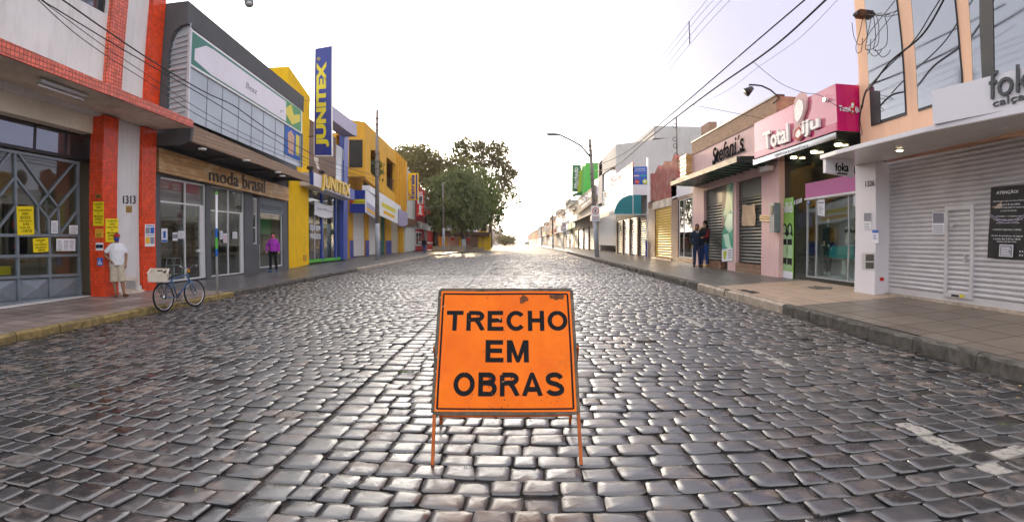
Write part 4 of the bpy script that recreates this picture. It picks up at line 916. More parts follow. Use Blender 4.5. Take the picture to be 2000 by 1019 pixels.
# far left facades
FARW = [('pale grey', (.26, .26, .28)), ('white', (.34, .30, .25)), ('orange', (.45, .17, .02)), ('mint green', (.22, .34, .26)), ('cream', (.40, .27, .13)), ('pinkish', (.40, .18, .11))]
for n_, c in FARW: mat('far ' + n_, c, .8, 0, .08, .6, .2)
mat('far roof', (.25, .12, .08), .85, 0, .2, 1)
def far_house(side, X, y0, y1, h, wall, label, dep=9, storeys=2, nwin=3, awn=None, sign=None, group=None):
    r = thing('house', label, 'building', (X, (y0 + y1) / 2, zr(y0)), 0, group); s = side; z0 = zr(y0)
    mb = MB(); mb.box((min(X, X + s * dep), y0 + .05, z0 - .1), (max(X, X + s * dep), y1 - .05, z0 + h)); mb.build('wall', wall, r)
    mb = MB(); mb.box((min(X - s * .25, X + s * .25), y0 + .06, z0 + h - .5), (max(X - s * .25, X + s * .25), y1 - .06, z0 + h - .25)); mb.box((min(X - s * .1, X + s * .4), y0 + .06, z0 + h), (max(X - s * .1, X + s * .4), y1 - .06, z0 + h + .15)); mb.build('cornice', 'far white', r)
    L = (y1 - y0) / nwin
    for i in range(nwin):
        yc = y0 + L * (i + .5); w = min(.7, L * .28)
        if storeys > 1:
            mb = MB(); frame(mb, X - s * .02 - .04, X - s * .02 + .04, yc - w, yc + w, z0 + h * .58, z0 + h * .82, .1); f = mb.build('window', 'white paint', r)
            mb = MB(); mb.box((X - s * .015 - .01, yc - w + .05, z0 + h * .58 + .05), (X - s * .015 + .01, yc + w - .05, z0 + h * .82 - .05)); mb.build('pane', 'film glass', f)
        mb = MB(); x = X - s * .03; shutter(mb, x, yc - L * .36, yc + L * .36, z0 + .1, z0 + 2.7, .25, .04, -s); mb.build('roller_shutter', random.choice(('beige shutter', 'white shutter', 'silver shutter', 'dark shutter', 'brown cladding')), r)
    if awn:
        mb = MB(); q = [(X - s * .02, y0 + .3, z0 + 3.6), (X - s * .02, y1 - .3, z0 + 3.6), (X - s * 1.8, y1 - .3, z0 + 3.0), (X - s * 1.8, y0 + .3, z0 + 3.0)]; mb.prism(q, (0, 0, .1)); mb.build('awning', awn, r)
    if sign:
        mb = MB(); mb.box((min(X - s * .05, X - s * .25), y0 + .5, z0 + 3.7), (max(X - s * .05, X - s * .25), y1 - .5, z0 + 4.7)); mb.build('fascia_sign', sign, r)
    return r
yy = 128
for i, (w, h, n_) in enumerate(((14, 8.5, 'pale grey'), (13, 9, 'white'), (16, 7.5, 'orange'), (16, 8, 'mint green'), (20, 7, 'cream'), (24, 7.5, 'pinkish'), (30, 7, 'white'), (40, 6.5, 'cream'), (60, 7, 'pale grey'), (80, 7, 'pinkish'), (90, 6.5, 'cream'))):
    far_house(-1, -10.5, yy, yy + w, h, 'far ' + n_, '%s distant house, %s beyond the square trees' % (n_, ('first', 'second', 'third', 'fourth', 'fifth', 'sixth', 'seventh', 'eighth', 'ninth', 'tenth', 'last')[i]), 9, 2, 3, (None, 'red ink', None, 'navy paint')[i % 4] if i < 5 else None, ('navy paint', None, 'sign gold')[i % 3] if i < 5 else None, 'far houses on the square side'); yy += w
# ================================================================== RIGHT 1: peach corner shop with tall dark windows
mat('peach wall', (.80, .50, .33), .7, 0, .06, 1, .3, (.45, .28, .2), streak=True)
mat('white composite', (.68, .66, .70), .32, 0, .03, 1, .12, (.45, .43, .45))
mat('gloss soffit', (.60, .55, .50), .16, 0, .05, 1)
mat('pink wall', (.70, .47, .45), .75, 0, .06, 1.2, .35, (.42, .25, .25), streak=True)
mat('rose panel', (.64, .19, .26), .10, 0, .03, 1)
mat('magenta panel', (.52, .01, .12), .14, 0, .04, 1)
mat('dark tile', (.012, .016, .012), .06, 0, .2)
mat('magenta band', (.50, .10, .33), .35, 0, .05)
tilemat('thin brick', (.36, .18, .10), (.33, .26, .2), .22, .07, .8, .012, .5, .3, False, .15, .5)
tilemat('brown tile', (.25, .125, .07), (.12, .07, .045), .3, .16, .35, .008, .5, .2, False, .1, .3)
mat('peeling red', (.30, .09, .075), .85, 0, .25, 2.2, .95, (.42, .32, .24), .3, 22)
mat('yellow shutter', (.62, .40, .05), .5, 0, .08, 2, .3, (.4, .25, .06))
mat('teal canvas', (.02, .20, .24), .6, 0, .1, 2); mat('lit canvas', (.36, .38, .38), .6, 0, .08, 2)  # street side of the teal awning: its light painted in as pale colour
mat('promo blue', (.015, .09, .42), .35, 0, .06, .8); mat('lime', (.42, .50, .02), .5, 0, .05)
mat('leaf green board', (.05, .42, .04), .5, 0, .1, 1); mat('deep green board', (.01, .15, .05), .4, 0, .08)
mat('green canopy', (.03, .14, .09), .3, 0, .15, 2)
mat('plie green', (.26, .50, .10), .5, 0, .1, 1.5); mat('poster teal', (.05, .30, .20), .5, 0, .25, 2); mat('poster skin', (.34, .52, .28), .5, 0, .1); mat('poster mint', (.50, .72, .55), .5, 0, .1); mat('poster brown', (.16, .12, .09), .6, 0, .2, 3)
mat('kraft paper', (.50, .36, .24), .8, 0, .1, 6)
mat('mannequin', (.55, .55, .50), .4); mat('teal cloth', (.02, .30, .26), .7)
Rq = lambda X, x0, y0, x1, y1: fx(X, (x0, y1), (x1, y1), (x1, y0), (x0, y0))
G1 = thing('shop_building', 'peach corner shop with tall curved dark windows over a white canopy', 'building', (8.7, 9, .4))
mb = MB(); 
mb.prism(fx(8.6, (1668, 0), (1681, 278), (1683, 300), (2100, 250), (2100, -250), (1650, -160)), (9, 0, 0)); mb.build('wall', 'peach wall', G1)
for n_, pts in enumerate((((1690, 30), (1695, 130), (1701, 247), (1770, 225), (1762, 88), (1752, 0), (1744, -70), (1684, -60)), ((1779, 0), (1786, 90), (1793, 218), (1880, 190), (1880, 152), (1876, 110), (1866, 0), (1856, -80), (1772, -70)), ((1891, 0), (1897, 80), (1900, 180), (2060, 150), (2060, -80), (1886, -80)))):
    f = MB(); q = fx(8.58, *pts); f.prism(q, (.03, 0, 0)); fr = f.build('window_frame', 'dark metal', G1)
    c = sum(q, Vector()) / len(q); g_ = MB(); g_.prism([c + (p - c) * .965 + Vector((-.012, 0, 0)) for p in q], (.01, 0, 0)); g_.build('window_glass', 'film glass', fr)
mb = MB(); mb.prism(fx(8.555, (1911, -60), (1913, 60), (1918, 170), (1941, 163), (1940, 60), (1936, -60)), (.01, 0, 0)); mb.build('dark_mullion', 'black plastic', G1)
mb = MB(); mb.prism(fx(8.56, (1698, 176), (1701, 246), (1720, 240), (1718, 178)), (.01, 0, 0)); mb.build('window_vent', 'black plastic', G1)
mat('letter grey', (.075, .08, .082), .4, .2)
# canopy with a bowed front
edge = [(7.06, 11.72), (7.02, 11.0), (7.05, 9.7), (7.12, 8.3), (7.45, 6.6), (7.9, 4.6)]
mb = MB(); mb.prism([(x, y, 3.54) for x, y in edge] + [(8.62, 4.6, 3.54), (8.62, 12.42, 3.54), (8.3, 12.40, 3.54)], (0, 0, .012)); mb.build('soffit', 'gloss soffit', G1)
mb = MB(); mb.prism([(x - .01, y, 3.552) for x, y in edge] + [(8.62, 4.6, 3.552), (8.62, 12.42, 3.552), (8.3, 12.41, 3.552)], (0, 0, .085)); mb.build('canopy', 'white composite', G1)
mb = MB(); e2 = [(7.10, 8.08), (7.13, 7.95), (7.45, 6.6), (7.9, 4.6)]
zt_ = lambda y: 4.22 - .006 * (8 - y)
for (xa, ya), (xb, yb) in zip(e2, e2[1:]): mb.prism([(xa, ya, 3.637), (xb, yb, 3.637), (xb, yb, zt_(yb)), (xa, ya, zt_(ya))], (.09, 0, 0))
sg = thing('fascia_sign', 'white curved fascia with grey raised letters over the silver shutter', 'sign', (7.2, 7, 3.64)); mb.build('panel', 'white composite', sg)
def on_fascia(*px):                                             # onto the main plane of the fascia, seen from the street
    p0 = Vector((7.13, 7.95, 0)); d = Vector((.32, -1.35, 0)).normalized(); n = Vector((d.y, -d.x, 0)); o = []
    for p in px:
        r = ray(*p); t = (p0 - Vector((0, 0, EYE))).dot(n) / r.dot(n); o.append(Vector((0, 0, EYE)) + r * t)
    return o
mb = MB(); lettering(mb, 'foka', on_fascia((1934, 196), (2042, 168), (2042, 112), (1934, 142)), .045, lift=.003, bold=.0); mb.build('lettering', 'letter grey', sg); mb = MB(); lettering(mb, 'calçados', on_fascia((1940, 213), (2052, 186), (2052, 167), (1940, 196)), .02, lift=.003, bold=.004); mb.build('lettering', 'letter grey', sg)
for i, (px, py) in enumerate(((1757, 293), (1953, 248))):
    p = gz(3.54, (px, py))[0]; mb = MB(); mb.disc(p, (0, 0, -1), .12, .015, 16, 0); mb.disc(p + Vector((0, 0, -.012)), (0, 0, -1), .06, .014, 12, 1); mb.build('downlight', ['lamp lens', 'lit lamp' if i == 0 else 'lamp lens'], G1)
# portal column, shutter
mb = MB(); mb.box((8.48, 11.62, .2), (9.2, 12.45, 3.54)); mb.build('portal_column', 'white composite', G1, bevel=.01)
SHX = 8.9
mb = MB(); shutter(mb, SHX, 3.5, 11.62, .58, 3.54, .098, .05, -1); sh = mb.build('roller_shutter', 'silver shutter', G1)
mb = MB(); mb.box((SHX - .03, 3.5, .42), (SHX + .03, 11.6, .575)); mb.build('bottom_rail', 'silver shutter', sh)
mb = MB(); q = fx(SHX - .05, (1852, 403), (1907, 402), (1890, 580), (1840, 578)); ys_ = [min(v.y for v in q) , max(v.y for v in q)]; za, zb2 = q[2].z + .08, q[0].z
frame(mb, SHX - .075, SHX - .01, ys_[0] + .05, ys_[1] - .05, za - .12, zb2, .085); wk = mb.build('wicket_door', 'silver shutter', G1)
mb = MB(); mb.box((SHX - .1, ys_[0] + .22, 1.25), (SHX - .07, ys_[0] + .27, 1.4)); mb.box((SHX - .09, ys_[1] - .3, 1.95), (SHX - .07, ys_[1] - .2, 2.0)); each(mb, 'latch', 'pale steel', wk)
mb = MB(); mb.box((SHX - .085, ys_[0] + .25, za - .1), (SHX - .078, ys_[0] + .35, za - .04), 0); mb.box((SHX - .085, ys_[1] - .5, za - .1), (SHX - .078, ys_[1] - .3, za - .06), 1); mb.build('sticker_scraps', ['sign gold', 'black plastic'], wk)
mb = MB(); mb.box((8.75, 3.5, .15), (9.2, 11.6, .44)); mb.build('sill', 'pale kerb', G1)
mb = MB(); q = Rq(8.478, 1691, 351, 1707, 364); q = fx(8.478, (1691, 365), (1708, 363), (1708, 352), (1691, 354)); lettering(mb, '1326', q, .01, bold=.0); mb.build('house_number', 'dark metal', G1)
mb = MB(); q = Rq(8.475, 1683, 494, 1708, 527); board(mb, q, .02); patch(mb, q, .32, .08, .95, .45, 1); patch(mb, q, .32, .52, .95, .92, 1); mb.build('intercom', ['pale steel', 'dark metal'], G1)
mb = MB(); mb.box((8.62, 11.60, .72), (8.72, 11.62, .8)); mb.build('socket', 'red ink', G1)
paper('notice', Rq(8.47, 1687, 415, 1702, 449), 'white paper', 'notice with a dark photo over print on the white portal column', 'notice', [(None, .05, .95, .5, .97, 1)] + lines(4, .1, .9, .06, .44), None, 'grey ink')
paper('notice', Rq(8.47, 1704, 449, 1716, 475), 'white paper', 'small blue topped leaflet low on the white portal column', 'notice', [(None, 0, 1, .78, 1, 1)] + lines(4, .15, .85, .3, .7), None, 'blue ink')
paper('notice', Rq(SHX - .05, 1821, 414, 1845, 457), 'white paper', 'taped notice with a dark photo on the silver shutter beside the wicket door', 'notice', [(None, .08, .95, .5, .95, 1)] + lines(4, .1, .9, .06, .44), None, 'grey ink')
q = fx(SHX - .055, (1929, 503), (2006, 508), (2012, 360), (1937, 366)); mb = MB()
f = lambda x, y: sub(q, x, y, x, y)[0] + Vector((-.012 * abs(math.sin(7 * x + 5 * y)) - .008, 0, 0))
mb.grid(f, 16, 20, 0)
po = single(mb, 'poster', ['black plastic', 'white paper'], 'large black shop closure poster taped to the silver shutter', 'poster', None, True)
mb = MB(); qz = [p + Vector((-.03, 0, 0)) for p in q]
lettering(mb, 'ATENÇÃO!', sub(qz, .17, .885, .74, .945), .002, 0, bold=.02)
for t, v, a, b in (('Informamos que em decorrência', .78, .1, .92), ('do decreto de sua cidade', .735, .2, .8), ('a FOKA CALÇADOS manterá', .69, .15, .9), ('a loja fechada', .645, .3, .72), ('Dúvidas e compras em', .57, .2, .85), ('atendimento pelo telefone', .525, .15, .88), ('ou pelas redes sociais', .48, .2, .8), ('CONTATO@FOKA.COM.BR', .385, .12, .86), ('Horário de atendimento de segunda', .30, .1, .9), ('a sexta das 9:00 às 18:00', .26, .15, .85), ('telefone (19) 3661-0000', .22, .25, .75)):
    lettering(mb, t, sub(qz, a, v, b, v + .028), .001, 0, res=1, bold=.01)
for x in (.84, .90):
    for y in (.05, .10): patch(mb, qz, x, y, x + .025, y + .022, 0)
patch(mb, qz, .33, .03, .68, .195, 0, .002); patch(mb, qz, .35, .04, .66, .185, 1, .004)
for i in range(5): patch(mb, qz, .38, .055 + .024 * i, .63 - .03 * (i % 3), .066 + .024 * i, 0, .006)
for s_ in (0, .03):
    mb.tube([sub(qz, u, .60 + s_ - .11 * math.sin(math.pi * u) , u, .6)[0] + Vector((-.008, 0, 0)) for u in [i / 16 for i in range(17)]], .008, 4, 2)
mb.prism([sub(qz, x, y, x, y)[0] for x, y in ((.05, .72), (.2, .735), (.34, .80), (.30, .76), (.36, .72), (.2, .70))], (-.003, 0, 0), 3)
mb.v = [tuple(Vector(p) - po.location) for p in mb.v]; mb.build('print', ['white paper', 'grey ink', 'lilac panel', 'kraft paper'], po, local=True, fix=False)
q = fy(11.55, (1613, 337), (1668, 346), (1668, 297), (1613, 305)); hs = thing('hanging_sign', 'small white hanging sign with black letters under the canopy end', 'sign', q[0]); mb = MB(); mb.prism(q, (0, .12, 0)); mb.build('board', 'white composite', hs)
mb = MB(); lettering(mb, 'foka', fy(11.55, (1631, 334), (1657, 336), (1657, 318), (1631, 318)), .012, bold=.015); mb.build('lettering', 'ink', hs); mb = MB(); lettering(mb, 'calçados', fy(11.55, (1634, 341), (1655, 343), (1655, 337), (1634, 335)), .008, bold=.03); mb.build('lettering', 'ink', hs)

# ================================================================== RIGHT 2: magenta sign box and black shopfront
G2 = thing('shop_building', 'black tiled accessory shopfront under a glossy pink and magenta sign box', 'building', (9.1, 15, .4))
TX = 9.12
mb = MB(); mb.box((TX, 16.02, .2), (TX + .3, 16.86, 4.4)); mb.box((TX, 16.86, 3.12), (TX + .3, 17.72, 4.4)); mb.box((TX, 12.46, 3.46), (TX + .3, 16.02, 4.4)); mb.box((TX, 12.46, .2), (TX + .3, 13.28, 3.46)); mb.box((TX, 13.28, .2), (TX + .3, 16.02, .54)); mb.build('black_wall', 'dark tile', G2)
mb = MB(); mb.box((TX + .31, 12.46, 4.4), (16, 17.7, 6.0)); mb.box((TX + .3, 12.47, .3), (16, 12.55, 4.4)); mb.build('rear_wall', 'pink wall', G2)
mat('display white', (.80, .82, .80), .8, 0, .02)
room(G2, TX + .25, 10.35, 12.6, 17.6, .5, 4.3, 'display white', 'display white')
mb = MB(); mb.box((TX - .03, 13.28, 3.0), (TX + .02, 16.0, 3.46)); mb.build('magenta_band', 'magenta band', G2)
mb = MB(); mb.box((TX - .05, 13.28, 2.94), (TX + .03, 16.04, 3.0)); mb.build('sill_bar', 'white aluminium', G2)
w_ = glazed(G2, TX + .06, 13.28, 16.0, .54, 2.94, (15.45, 13.75), (), .025, 'pale steel', 'clear glass')
mb = MB(); mb.box((7.95, 12.44, 4.36), (9.1, 17.36, 4.40)); mb.build('soffit', 'dark tile', G2)
for px, py in ((1550, 308), (1590, 297), (1637, 283), (1596, 313)):
    p = gz(4.355, (px, py))[0]; mb = MB(); mb.disc(p, (0, 0, -1), .10, .02, 14); mb.build('downlight', 'lit lamp', G2)
s = thing('sign_box', 'glossy pink and magenta sign box with raised white letters and a slipper emblem', 'sign', (8, 12.45, 4.4))
mb = MB(); mb.box((8.0, 12.45, 4.40), (9.1, 17.35, 5.6)); mb.build('case', 'rose panel', s)
mb = MB(); mb.box((8.01, 12.435, 4.41), (9.1, 12.45, 5.6)); mb.build('side_panel', 'magenta panel', s)
mb = MB(); mb.box((7.985, 12.45, 4.405), (8.0, 17.35, 4.62)); mb.build('lower_strip', 'magenta panel', s)
mb = MB(); mb.box((7.95, 12.44, 4.20), (7.99, 17.4, 4.40)); mb.build('mirror_strip', 'film glass', s)
XSg = 7.975
mb = MB(); lettering(mb, 'Total', fx(XSg, (1497, 294), (1545, 277), (1543, 241), (1494, 260)), .07, bold=.03, lift=.01); mb.build('lettering', 'white paint', s); mb = MB(); lettering(mb, 'iju', fx(XSg, (1570, 272), (1604, 257), (1604, 224), (1570, 238)), .07, bold=.03, lift=.01); mb.build('lettering', 'white paint', s)
mb = MB(); lettering(mb, 'BIJUTERIA & ACESSÓRIOS', fx(7.945, (1513, 308), (1577, 289), (1577, 281), (1513, 300)), .01, bold=.02); mb.build('small_lettering', 'white paper', s)
def blob(X, pts, d=.05): m_ = MB(); m_.prism(fx(X, *pts), (d, 0, 0)); return m_
out = [(1548, 266), (1549, 253), (1556, 243), (1551, 231), (1549, 212), (1552, 195), (1559, 184), (1566, 180), (1572, 184), (1575, 196), (1573, 214), (1567, 232), (1562, 244), (1568, 252), (1567, 266), (1560, 275), (1552, 275)]
blob(XSg - .06, out, .06).build('slipper_outline', 'pink wall', s)
blob(XSg - .075, [(1552, 231), (1551, 214), (1555, 200), (1561, 194), (1567, 198), (1569, 210), (1566, 225), (1560, 236), (1556, 240)], .012).build('slipper_sole', 'white paint', s)
blob(XSg - .07, [(1550, 268), (1552, 256), (1560, 247), (1567, 256), (1566, 266), (1559, 274), (1552, 273)], .008).build('slipper_strap', 'red ink', s)
blob(XSg - .08, [(1553, 266), (1555, 258), (1560, 252), (1564, 258), (1563, 265), (1558, 270)], .012).build('slipper_toe', 'white paint', s)
mb = MB(); YF = 12.43; lettering(mb, 'Total', fy(YF, (1638, 217), (1661, 219), (1660, 208), (1638, 206)), .01, bold=.03); mb.build('lettering', 'white paper', s); mb = MB(); lettering(mb, 'iju', fy(YF, (1670, 221), (1681, 223), (1681, 210), (1670, 209)), .01, bold=.03); mb.build('lettering', 'white paper', s)
mb = MB(); mb.prism(fy(YF, (1661, 222), (1662, 213), (1660, 203), (1664, 197), (1668, 198), (1671, 206), (1668, 215), (1669, 221), (1665, 224)), (0, -.01, 0), 0); mb.prism(fy(YF - .011, (1663, 211), (1662, 204), (1665, 200), (1668, 204), (1666, 211)), (0, -.006, 0), 1); mb.prism(fy(YF - .011, (1663, 221), (1664, 216), (1667, 217), (1667, 221)), (0, -.006, 0), 1); mb.build('slipper_outline', ['red ink', 'white paper'], s)
mb = MB(); a = fx(7.9, (1609, 195))[0]; mb.disc(a, (1, 0, 0), .06, .1, 12, 0); mb.disc(a + Vector((-.006, 0, 0)), (1, 0, 0), .05, .01, 12, 1); mb.build('spot_lamp', ['white paint', 'lit lamp'], s)
mb = MB(); q = fx(TX - .01, (1552, 400), (1567, 395), (1567, 386), (1552, 392)); lettering(mb, '1338', q, .01, bold=.02); mb.build('house_number', 'white paper', G2)
q = fx(TX - .05, (1524, 544), (1548, 549), (1549, 385), (1525, 389)); pp = thing('poster', 'tall green underwear poster with two women in the black wall niche', 'poster', q[0])
mb = MB(); board(mb, q, .03); mb.build('panel', 'plie green', pp)
mb = MB(); patch(mb, q, 0, 0, 1, .11, 0, .002); mb.build('white_strip', 'white paper', pp); mb = MB(); lettering(mb, 'plié', sub(q, .08, .78, .98, .95), .004, 0, bold=.02); mb.build('lettering', 'white paper', pp)
def lady(mb, u, sk, hair, top, w=.16):                           # printed figure
    z = lambda pts, m, l: mb.prism([sub(q, u + x * w, y, u, y)[0] + qn(q) * l for x, y in pts], qn(q) * .001, m)
    z([(-.9, .66), (-1, .54), (-.8, .5), (.8, .5), (1, .55), (.8, .66), (.3, .69), (-.3, .69)], hair, .002)
    z([(-.45, .64), (-.4, .58), (0, .565), (.45, .59), (.45, .65), (0, .675)], sk, .003)
    z([(-.9, .53), (-1.1, .36), (-.8, .12), (-.2, .12), (0, .2), (.2, .12), (.85, .12), (1.1, .36), (.9, .53), (.25, .56), (-.25, .56)], sk, .0025)
    z([(-.8, .50), (-.85, .43), (.85, .43), (.8, .50)], top, .0035); z([(-.9, .27), (-.8, .18), (0, .2), (.8, .18), (.9, .27)], top, .0035)
mb = MB(); lady(mb, .3, 0, 1, 1, .24); lady(mb, .74, 0, 1, 1, .22); mb.build('printed_women', ['poster skin', 'cloth black'], pp, fix=False)
paper('poster', fx(TX + .03, (1597, 420), (1611, 422), (1611, 387), (1597, 389)), 'white paper', 'white printed notice in the black shop window above the dressed dummy', 'poster', lines(7, .15, .85, .1, .6) + [(None, .1, .9, .72, .8)], None, 'grey ink')
paper('sticker', fx(TX + .03, (1577, 399), (1582, 399), (1582, 388), (1577, 388)), 'blue ink', 'small blue sticker in the corner of the black shop window', 'sticker', [(None, .2, .8, .3, .8)], None, 'white paper')
paper('poster', fx(TX + .03, (1667, 402), (1673, 402), (1673, 375), (1667, 376)), 'white paper', 'pale notice at the column edge of the black shop window', 'poster', lines(5), None, 'grey ink')
# mannequins
def dummy(x, y, z, label, full=True, rz=0.):
    t = thing('mannequin', label, 'mannequin', (x, y, z), rz)
    mb = MB()
    if full:
        mb.ball((0, 0, 1.66), (.075, .09, .115), 0); mb.tube([(0, 0, 1.42), (0, 0, 1.58)], .05, 8)
        for s_ in (-1, 1): mb.tube([(0, s_ * .09, .08), (.02, s_ * .08, .02), (-.08, s_ * .08, .02)], [.04, .045, .03], 8); mb.ball((-.03, s_ * .27, .80), (.03, .03, .07), 0, 8, 6)
        mb.build('skin_parts', 'mannequin', t, True, True)
        mb = MB(); mb.tube([(0, 0, .82), (0, 0, .95), (0, 0, 1.1), (0, 0, 1.3), (0, 0, 1.42), (0, 0, 1.47)], [.16, .155, .125, .16, .17, .07], 12)
        for s_ in (-1, 1): mb.tube([(0, s_ * .17, 1.41), (.01, s_ * .23, 1.15), (-.03, s_ * .27, .86)], [.06, .05, .045], 8)
        mb.build('top', 'cloth black', t, True, True)
        mb = MB()
        for s_ in (-1, 1): mb.tube([(0, s_ * .08, .88), (0, s_ * .09, .5), (0, s_ * .085, .1)], [.10, .07, .05], 10)
        mb.build('trousers', 'cloth black', t, True, True)
        mb = MB()
        for s_ in (-1, 1): mb.ball((-.10, s_ * .20, .90), (.03, .05, .05), 0, 10, 8)
        each(mb, 'bracelet', 'pale steel', t, smooth=True, local=True)
        mb = MB(); mb.box((-.19, -.11, .88), (-.17, -.02, 1.05)); mb.build('price_tag', 'kraft paper', t, local=True)
    else:
        mb.tube([(0, 0, 0), (0, 0, .12), (0, 0, .28), (0, 0, .42), (0, 0, .52), (0, 0, .56), (0, 0, .62)], [.15, .16, .115, .16, .15, .06, .05], 12)
        for s_ in (-1, 1): mb.tube([(0, s_ * .14, .5), (0, s_ * .18, .44)], [.06, .045], 8)
        mb.build('torso', 'mannequin', t, True, True)
    return t
dummy(9.75, fx(9.75, (1617, 500))[0].y, .62, 'dark dressed full mannequin in the black shop window')
t = dummy(9.9, fx(9.9, (1660, 430))[0].y, 1.55, 'bust mannequin in a dark bra on the upper shelf', False); mb = MB(); mb.tube([(0, 0, .36), (0, 0, .47)], [.17, .165], 12); mb.build('bra', 'cloth black', t, True, True)
dummy(9.95, fx(9.95, (1652, 510))[0].y, .62, 'pale bust mannequin on the floor under the teal cloth', False)
yt = fx(9.9, (1652, 480))[0].y
mb = MB(); mb.box((9.7, yt - .7, 1.15), (10.2, yt + .75, 1.52)); single(mb, 'display_table', 'teal cloth', 'teal cloth covered display shelf in the black shop window', 'shelf')
mb = MB(); mb.grid(lambda u, v: (9.3 + 1.2 * u, 13.4 + 2.5 * v, .56 + .03 * math.sin(u * 9) * math.sin(v * 13)), 12, 16); single(mb, 'window_cloth', 'white paper', 'crumpled white cloth on the floor of the black shop window', 'cloth', None, True)

# ================================================================== RIGHT 3: pink lingerie shop
G3 = thing('shop_building', 'pink shop with a brick parapet, green edged canopy and two dark shutters', 'building', (8.9, 22, .4))
PX = 8.9
mb = MB()
ya = 17.42
def pwall(a, b, z0, z1, x=PX, d=.35): mb.box((x, a, z0), (x + d, b, z1))
pwall(17.42, 18.78, .2, 4.62); pwall(21.12, 22.0, .2, 4.62); pwall(18.78, 21.12, 4.05, 4.62); pwall(22.0, 24.98, 4.05, 4.62); pwall(24.98, 26.6, .2, 4.62); pwall(17.42, 26.6, 4.62, 6.0)
mb.box((PX + .36, 17.42, 4.3), (16, 26.6, 5.95)); mb.build('wall', 'pink wall', G3)
mb = MB(); mb.box((PX - .03, 17.4, 6.0), (PX + .25, 26.6, 6.62)); mb.box((PX + .25, 17.4, 6.0), (14, 17.6, 6.62)); mb.build('brick_parapet', 'thin brick', G3)
mb = MB(); mb.box((PX - .06, 17.38, 6.62), (PX + .28, 26.62, 6.68)); mb.build('coping', 'dark metal', G3)
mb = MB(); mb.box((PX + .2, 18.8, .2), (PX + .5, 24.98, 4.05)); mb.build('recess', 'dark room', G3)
for a, b in ((18.78, 21.12), (22.75, 24.98)):
    mb = MB(); shutter(mb, PX + .17, a, b, .78, 3.35, .13, .05, -1); mb.box((PX + .14, a, 3.35), (PX + .2, b, 4.05)); mb.build('roller_shutter', 'dark shutter', G3)
    mb = MB(); mb.box((PX - .02, a, .2), (PX + .35, b, .78)); mb.build('step', 'brown tile', G3)
mb = MB(); q = fx(PX - .06, (1488, 431), (1521, 435), (1521, 419), (1488, 420)); 
for t in (0, .36, .7): mb.prism(sub([q[0], q[1], q[2], q[3]], -.15, t, 1.0, t + .28), (.06, 0, 0))
each(mb, 'timber_slat', 'pine boards', G3)
mb = MB(); q = fx(PX - .06, (1354, 458), (1374, 459), (1374, 441), (1354, 442))
for t in (0, .36, .7): mb.prism(sub(q, 0, t, 1, t + .28), (.06, 0, 0))
each(mb, 'timber_slat', 'pine boards', G3)
cf, cn_ = (7.72, 26.3), (7.72, 18.1)
mb = MB(); mb.prism([(7.75, 18.15, 4.46), (7.75, 26.35, 4.42), (PX, 26.35, 4.36), (PX, 17.42, 4.40)], (0, 0, .09)); cp = mb.build('canopy', 'green canopy', G3)
mb = MB(); mb.box((7.66, 18.1, 4.40), (7.75, 26.36, 4.6)); mb.prism([(7.75, 18.1, 4.42), (PX, 17.40, 4.36), (PX, 17.36, 4.54), (7.75, 18.02, 4.6)], (0, .05, 0)); mb.build('canopy_edge', 'dark metal', G3)
mb = MB()
for i in range(12): y = 18.6 + .65 * i; mb.bar((7.78, y, 4.45), (PX, y - .1, 4.36), .05, .05)
each(mb, 'canopy_rib', 'dark metal', G3)
mb = MB(); lettering(mb, 'Stefani´s', fx(PX - .02, (1393, 322), (1456, 292), (1452, 258), (1391, 292)), .015, bold=.012, shear=.35, lift=.03); lettering(mb, 'LINGERIE', fx(PX - .02, (1427, 307), (1456, 295), (1456, 289), (1427, 301)), .02, bold=.01, lift=.01); mb.prism(fx(PX - .06, (1390, 327), (1393, 327), (1402, 300), (1399, 298)), (.04, 0, 0)); mb.build('lettering', 'ink', G3)
mb = MB(); mb.box((8.6, 17.7, 4.1), (8.85, 18.3, 4.25)); mb.build('lamp_box', 'white paint', G3)
q = fx(PX - .02, (1410, 511), (1431, 509), (1431, 357), (1410, 366)); pp = thing('poster', 'tall teal tinted lingerie poster between the two dark shutters', 'poster', q[0])
mb = MB(); board(mb, q, .03); mb.build('panel', 'poster teal', pp)
mb = MB(); z = lambda pts, m, l: mb.prism([sub(q, x, y, x, y)[0] + qn(q) * l for x, y in pts], qn(q) * .001, m)
z([(0, 1), (.45, 1), (.5, .86), (.28, .72), (.05, .66), (0, .6)], 2, .002); z([(.45, 1), (.8, 1), (.75, .9), (.95, .78), (1, .62), (.8, .66), (.55, .6), (.2, .62), (.3, .74), (.42, .86)], 1, .003); z([(.98, .6), (.98, .42), (.75, .36), (.4, .42), (.25, .5), (.5, .6), (.7, .62)], 3, .004); z([(.1, .36), (.6, .36), (.8, .2), (.92, .16), (.6, .16), (.35, .2)], 3, .003); z([(0, .4), (.3, .5), (.15, .62), (0, .6)], 2, .0035)
patch(mb, q, 0, 0, 1, .165, 0, .005); mb.prism([sub(q, x, y, x, y)[0] + qn(q) * .007 for x, y in ((.12, .12), (.2, .03), (.35, .03), (.48, .12), (.4, .14), (.2, .14))], qn(q) * .001, 4)
for i in range(4): patch(mb, q, .6, .04 + .03 * i, .92, .05 + .03 * i, 2, .007)
mb.build('printed_motif', ['white paper', 'poster skin', 'poster brown', 'poster mint', 'lime'], pp, fix=False)
q = fx(PX + .1, (1450, 441), (1476, 441), (1476, 399), (1450, 401)); mb = MB(); mb.grid(lambda x, y: sub(q, x, y, x, y)[0] + Vector((-.02 - .015 * math.sin(x * 9 + y * 6), 0, .03 * math.sin(x * 8) * y)), 12, 12)
sp = single(mb, 'paper_sheet', 'kraft paper', 'crumpled brown paper taped to the near dark shutter', 'paper', None, True)
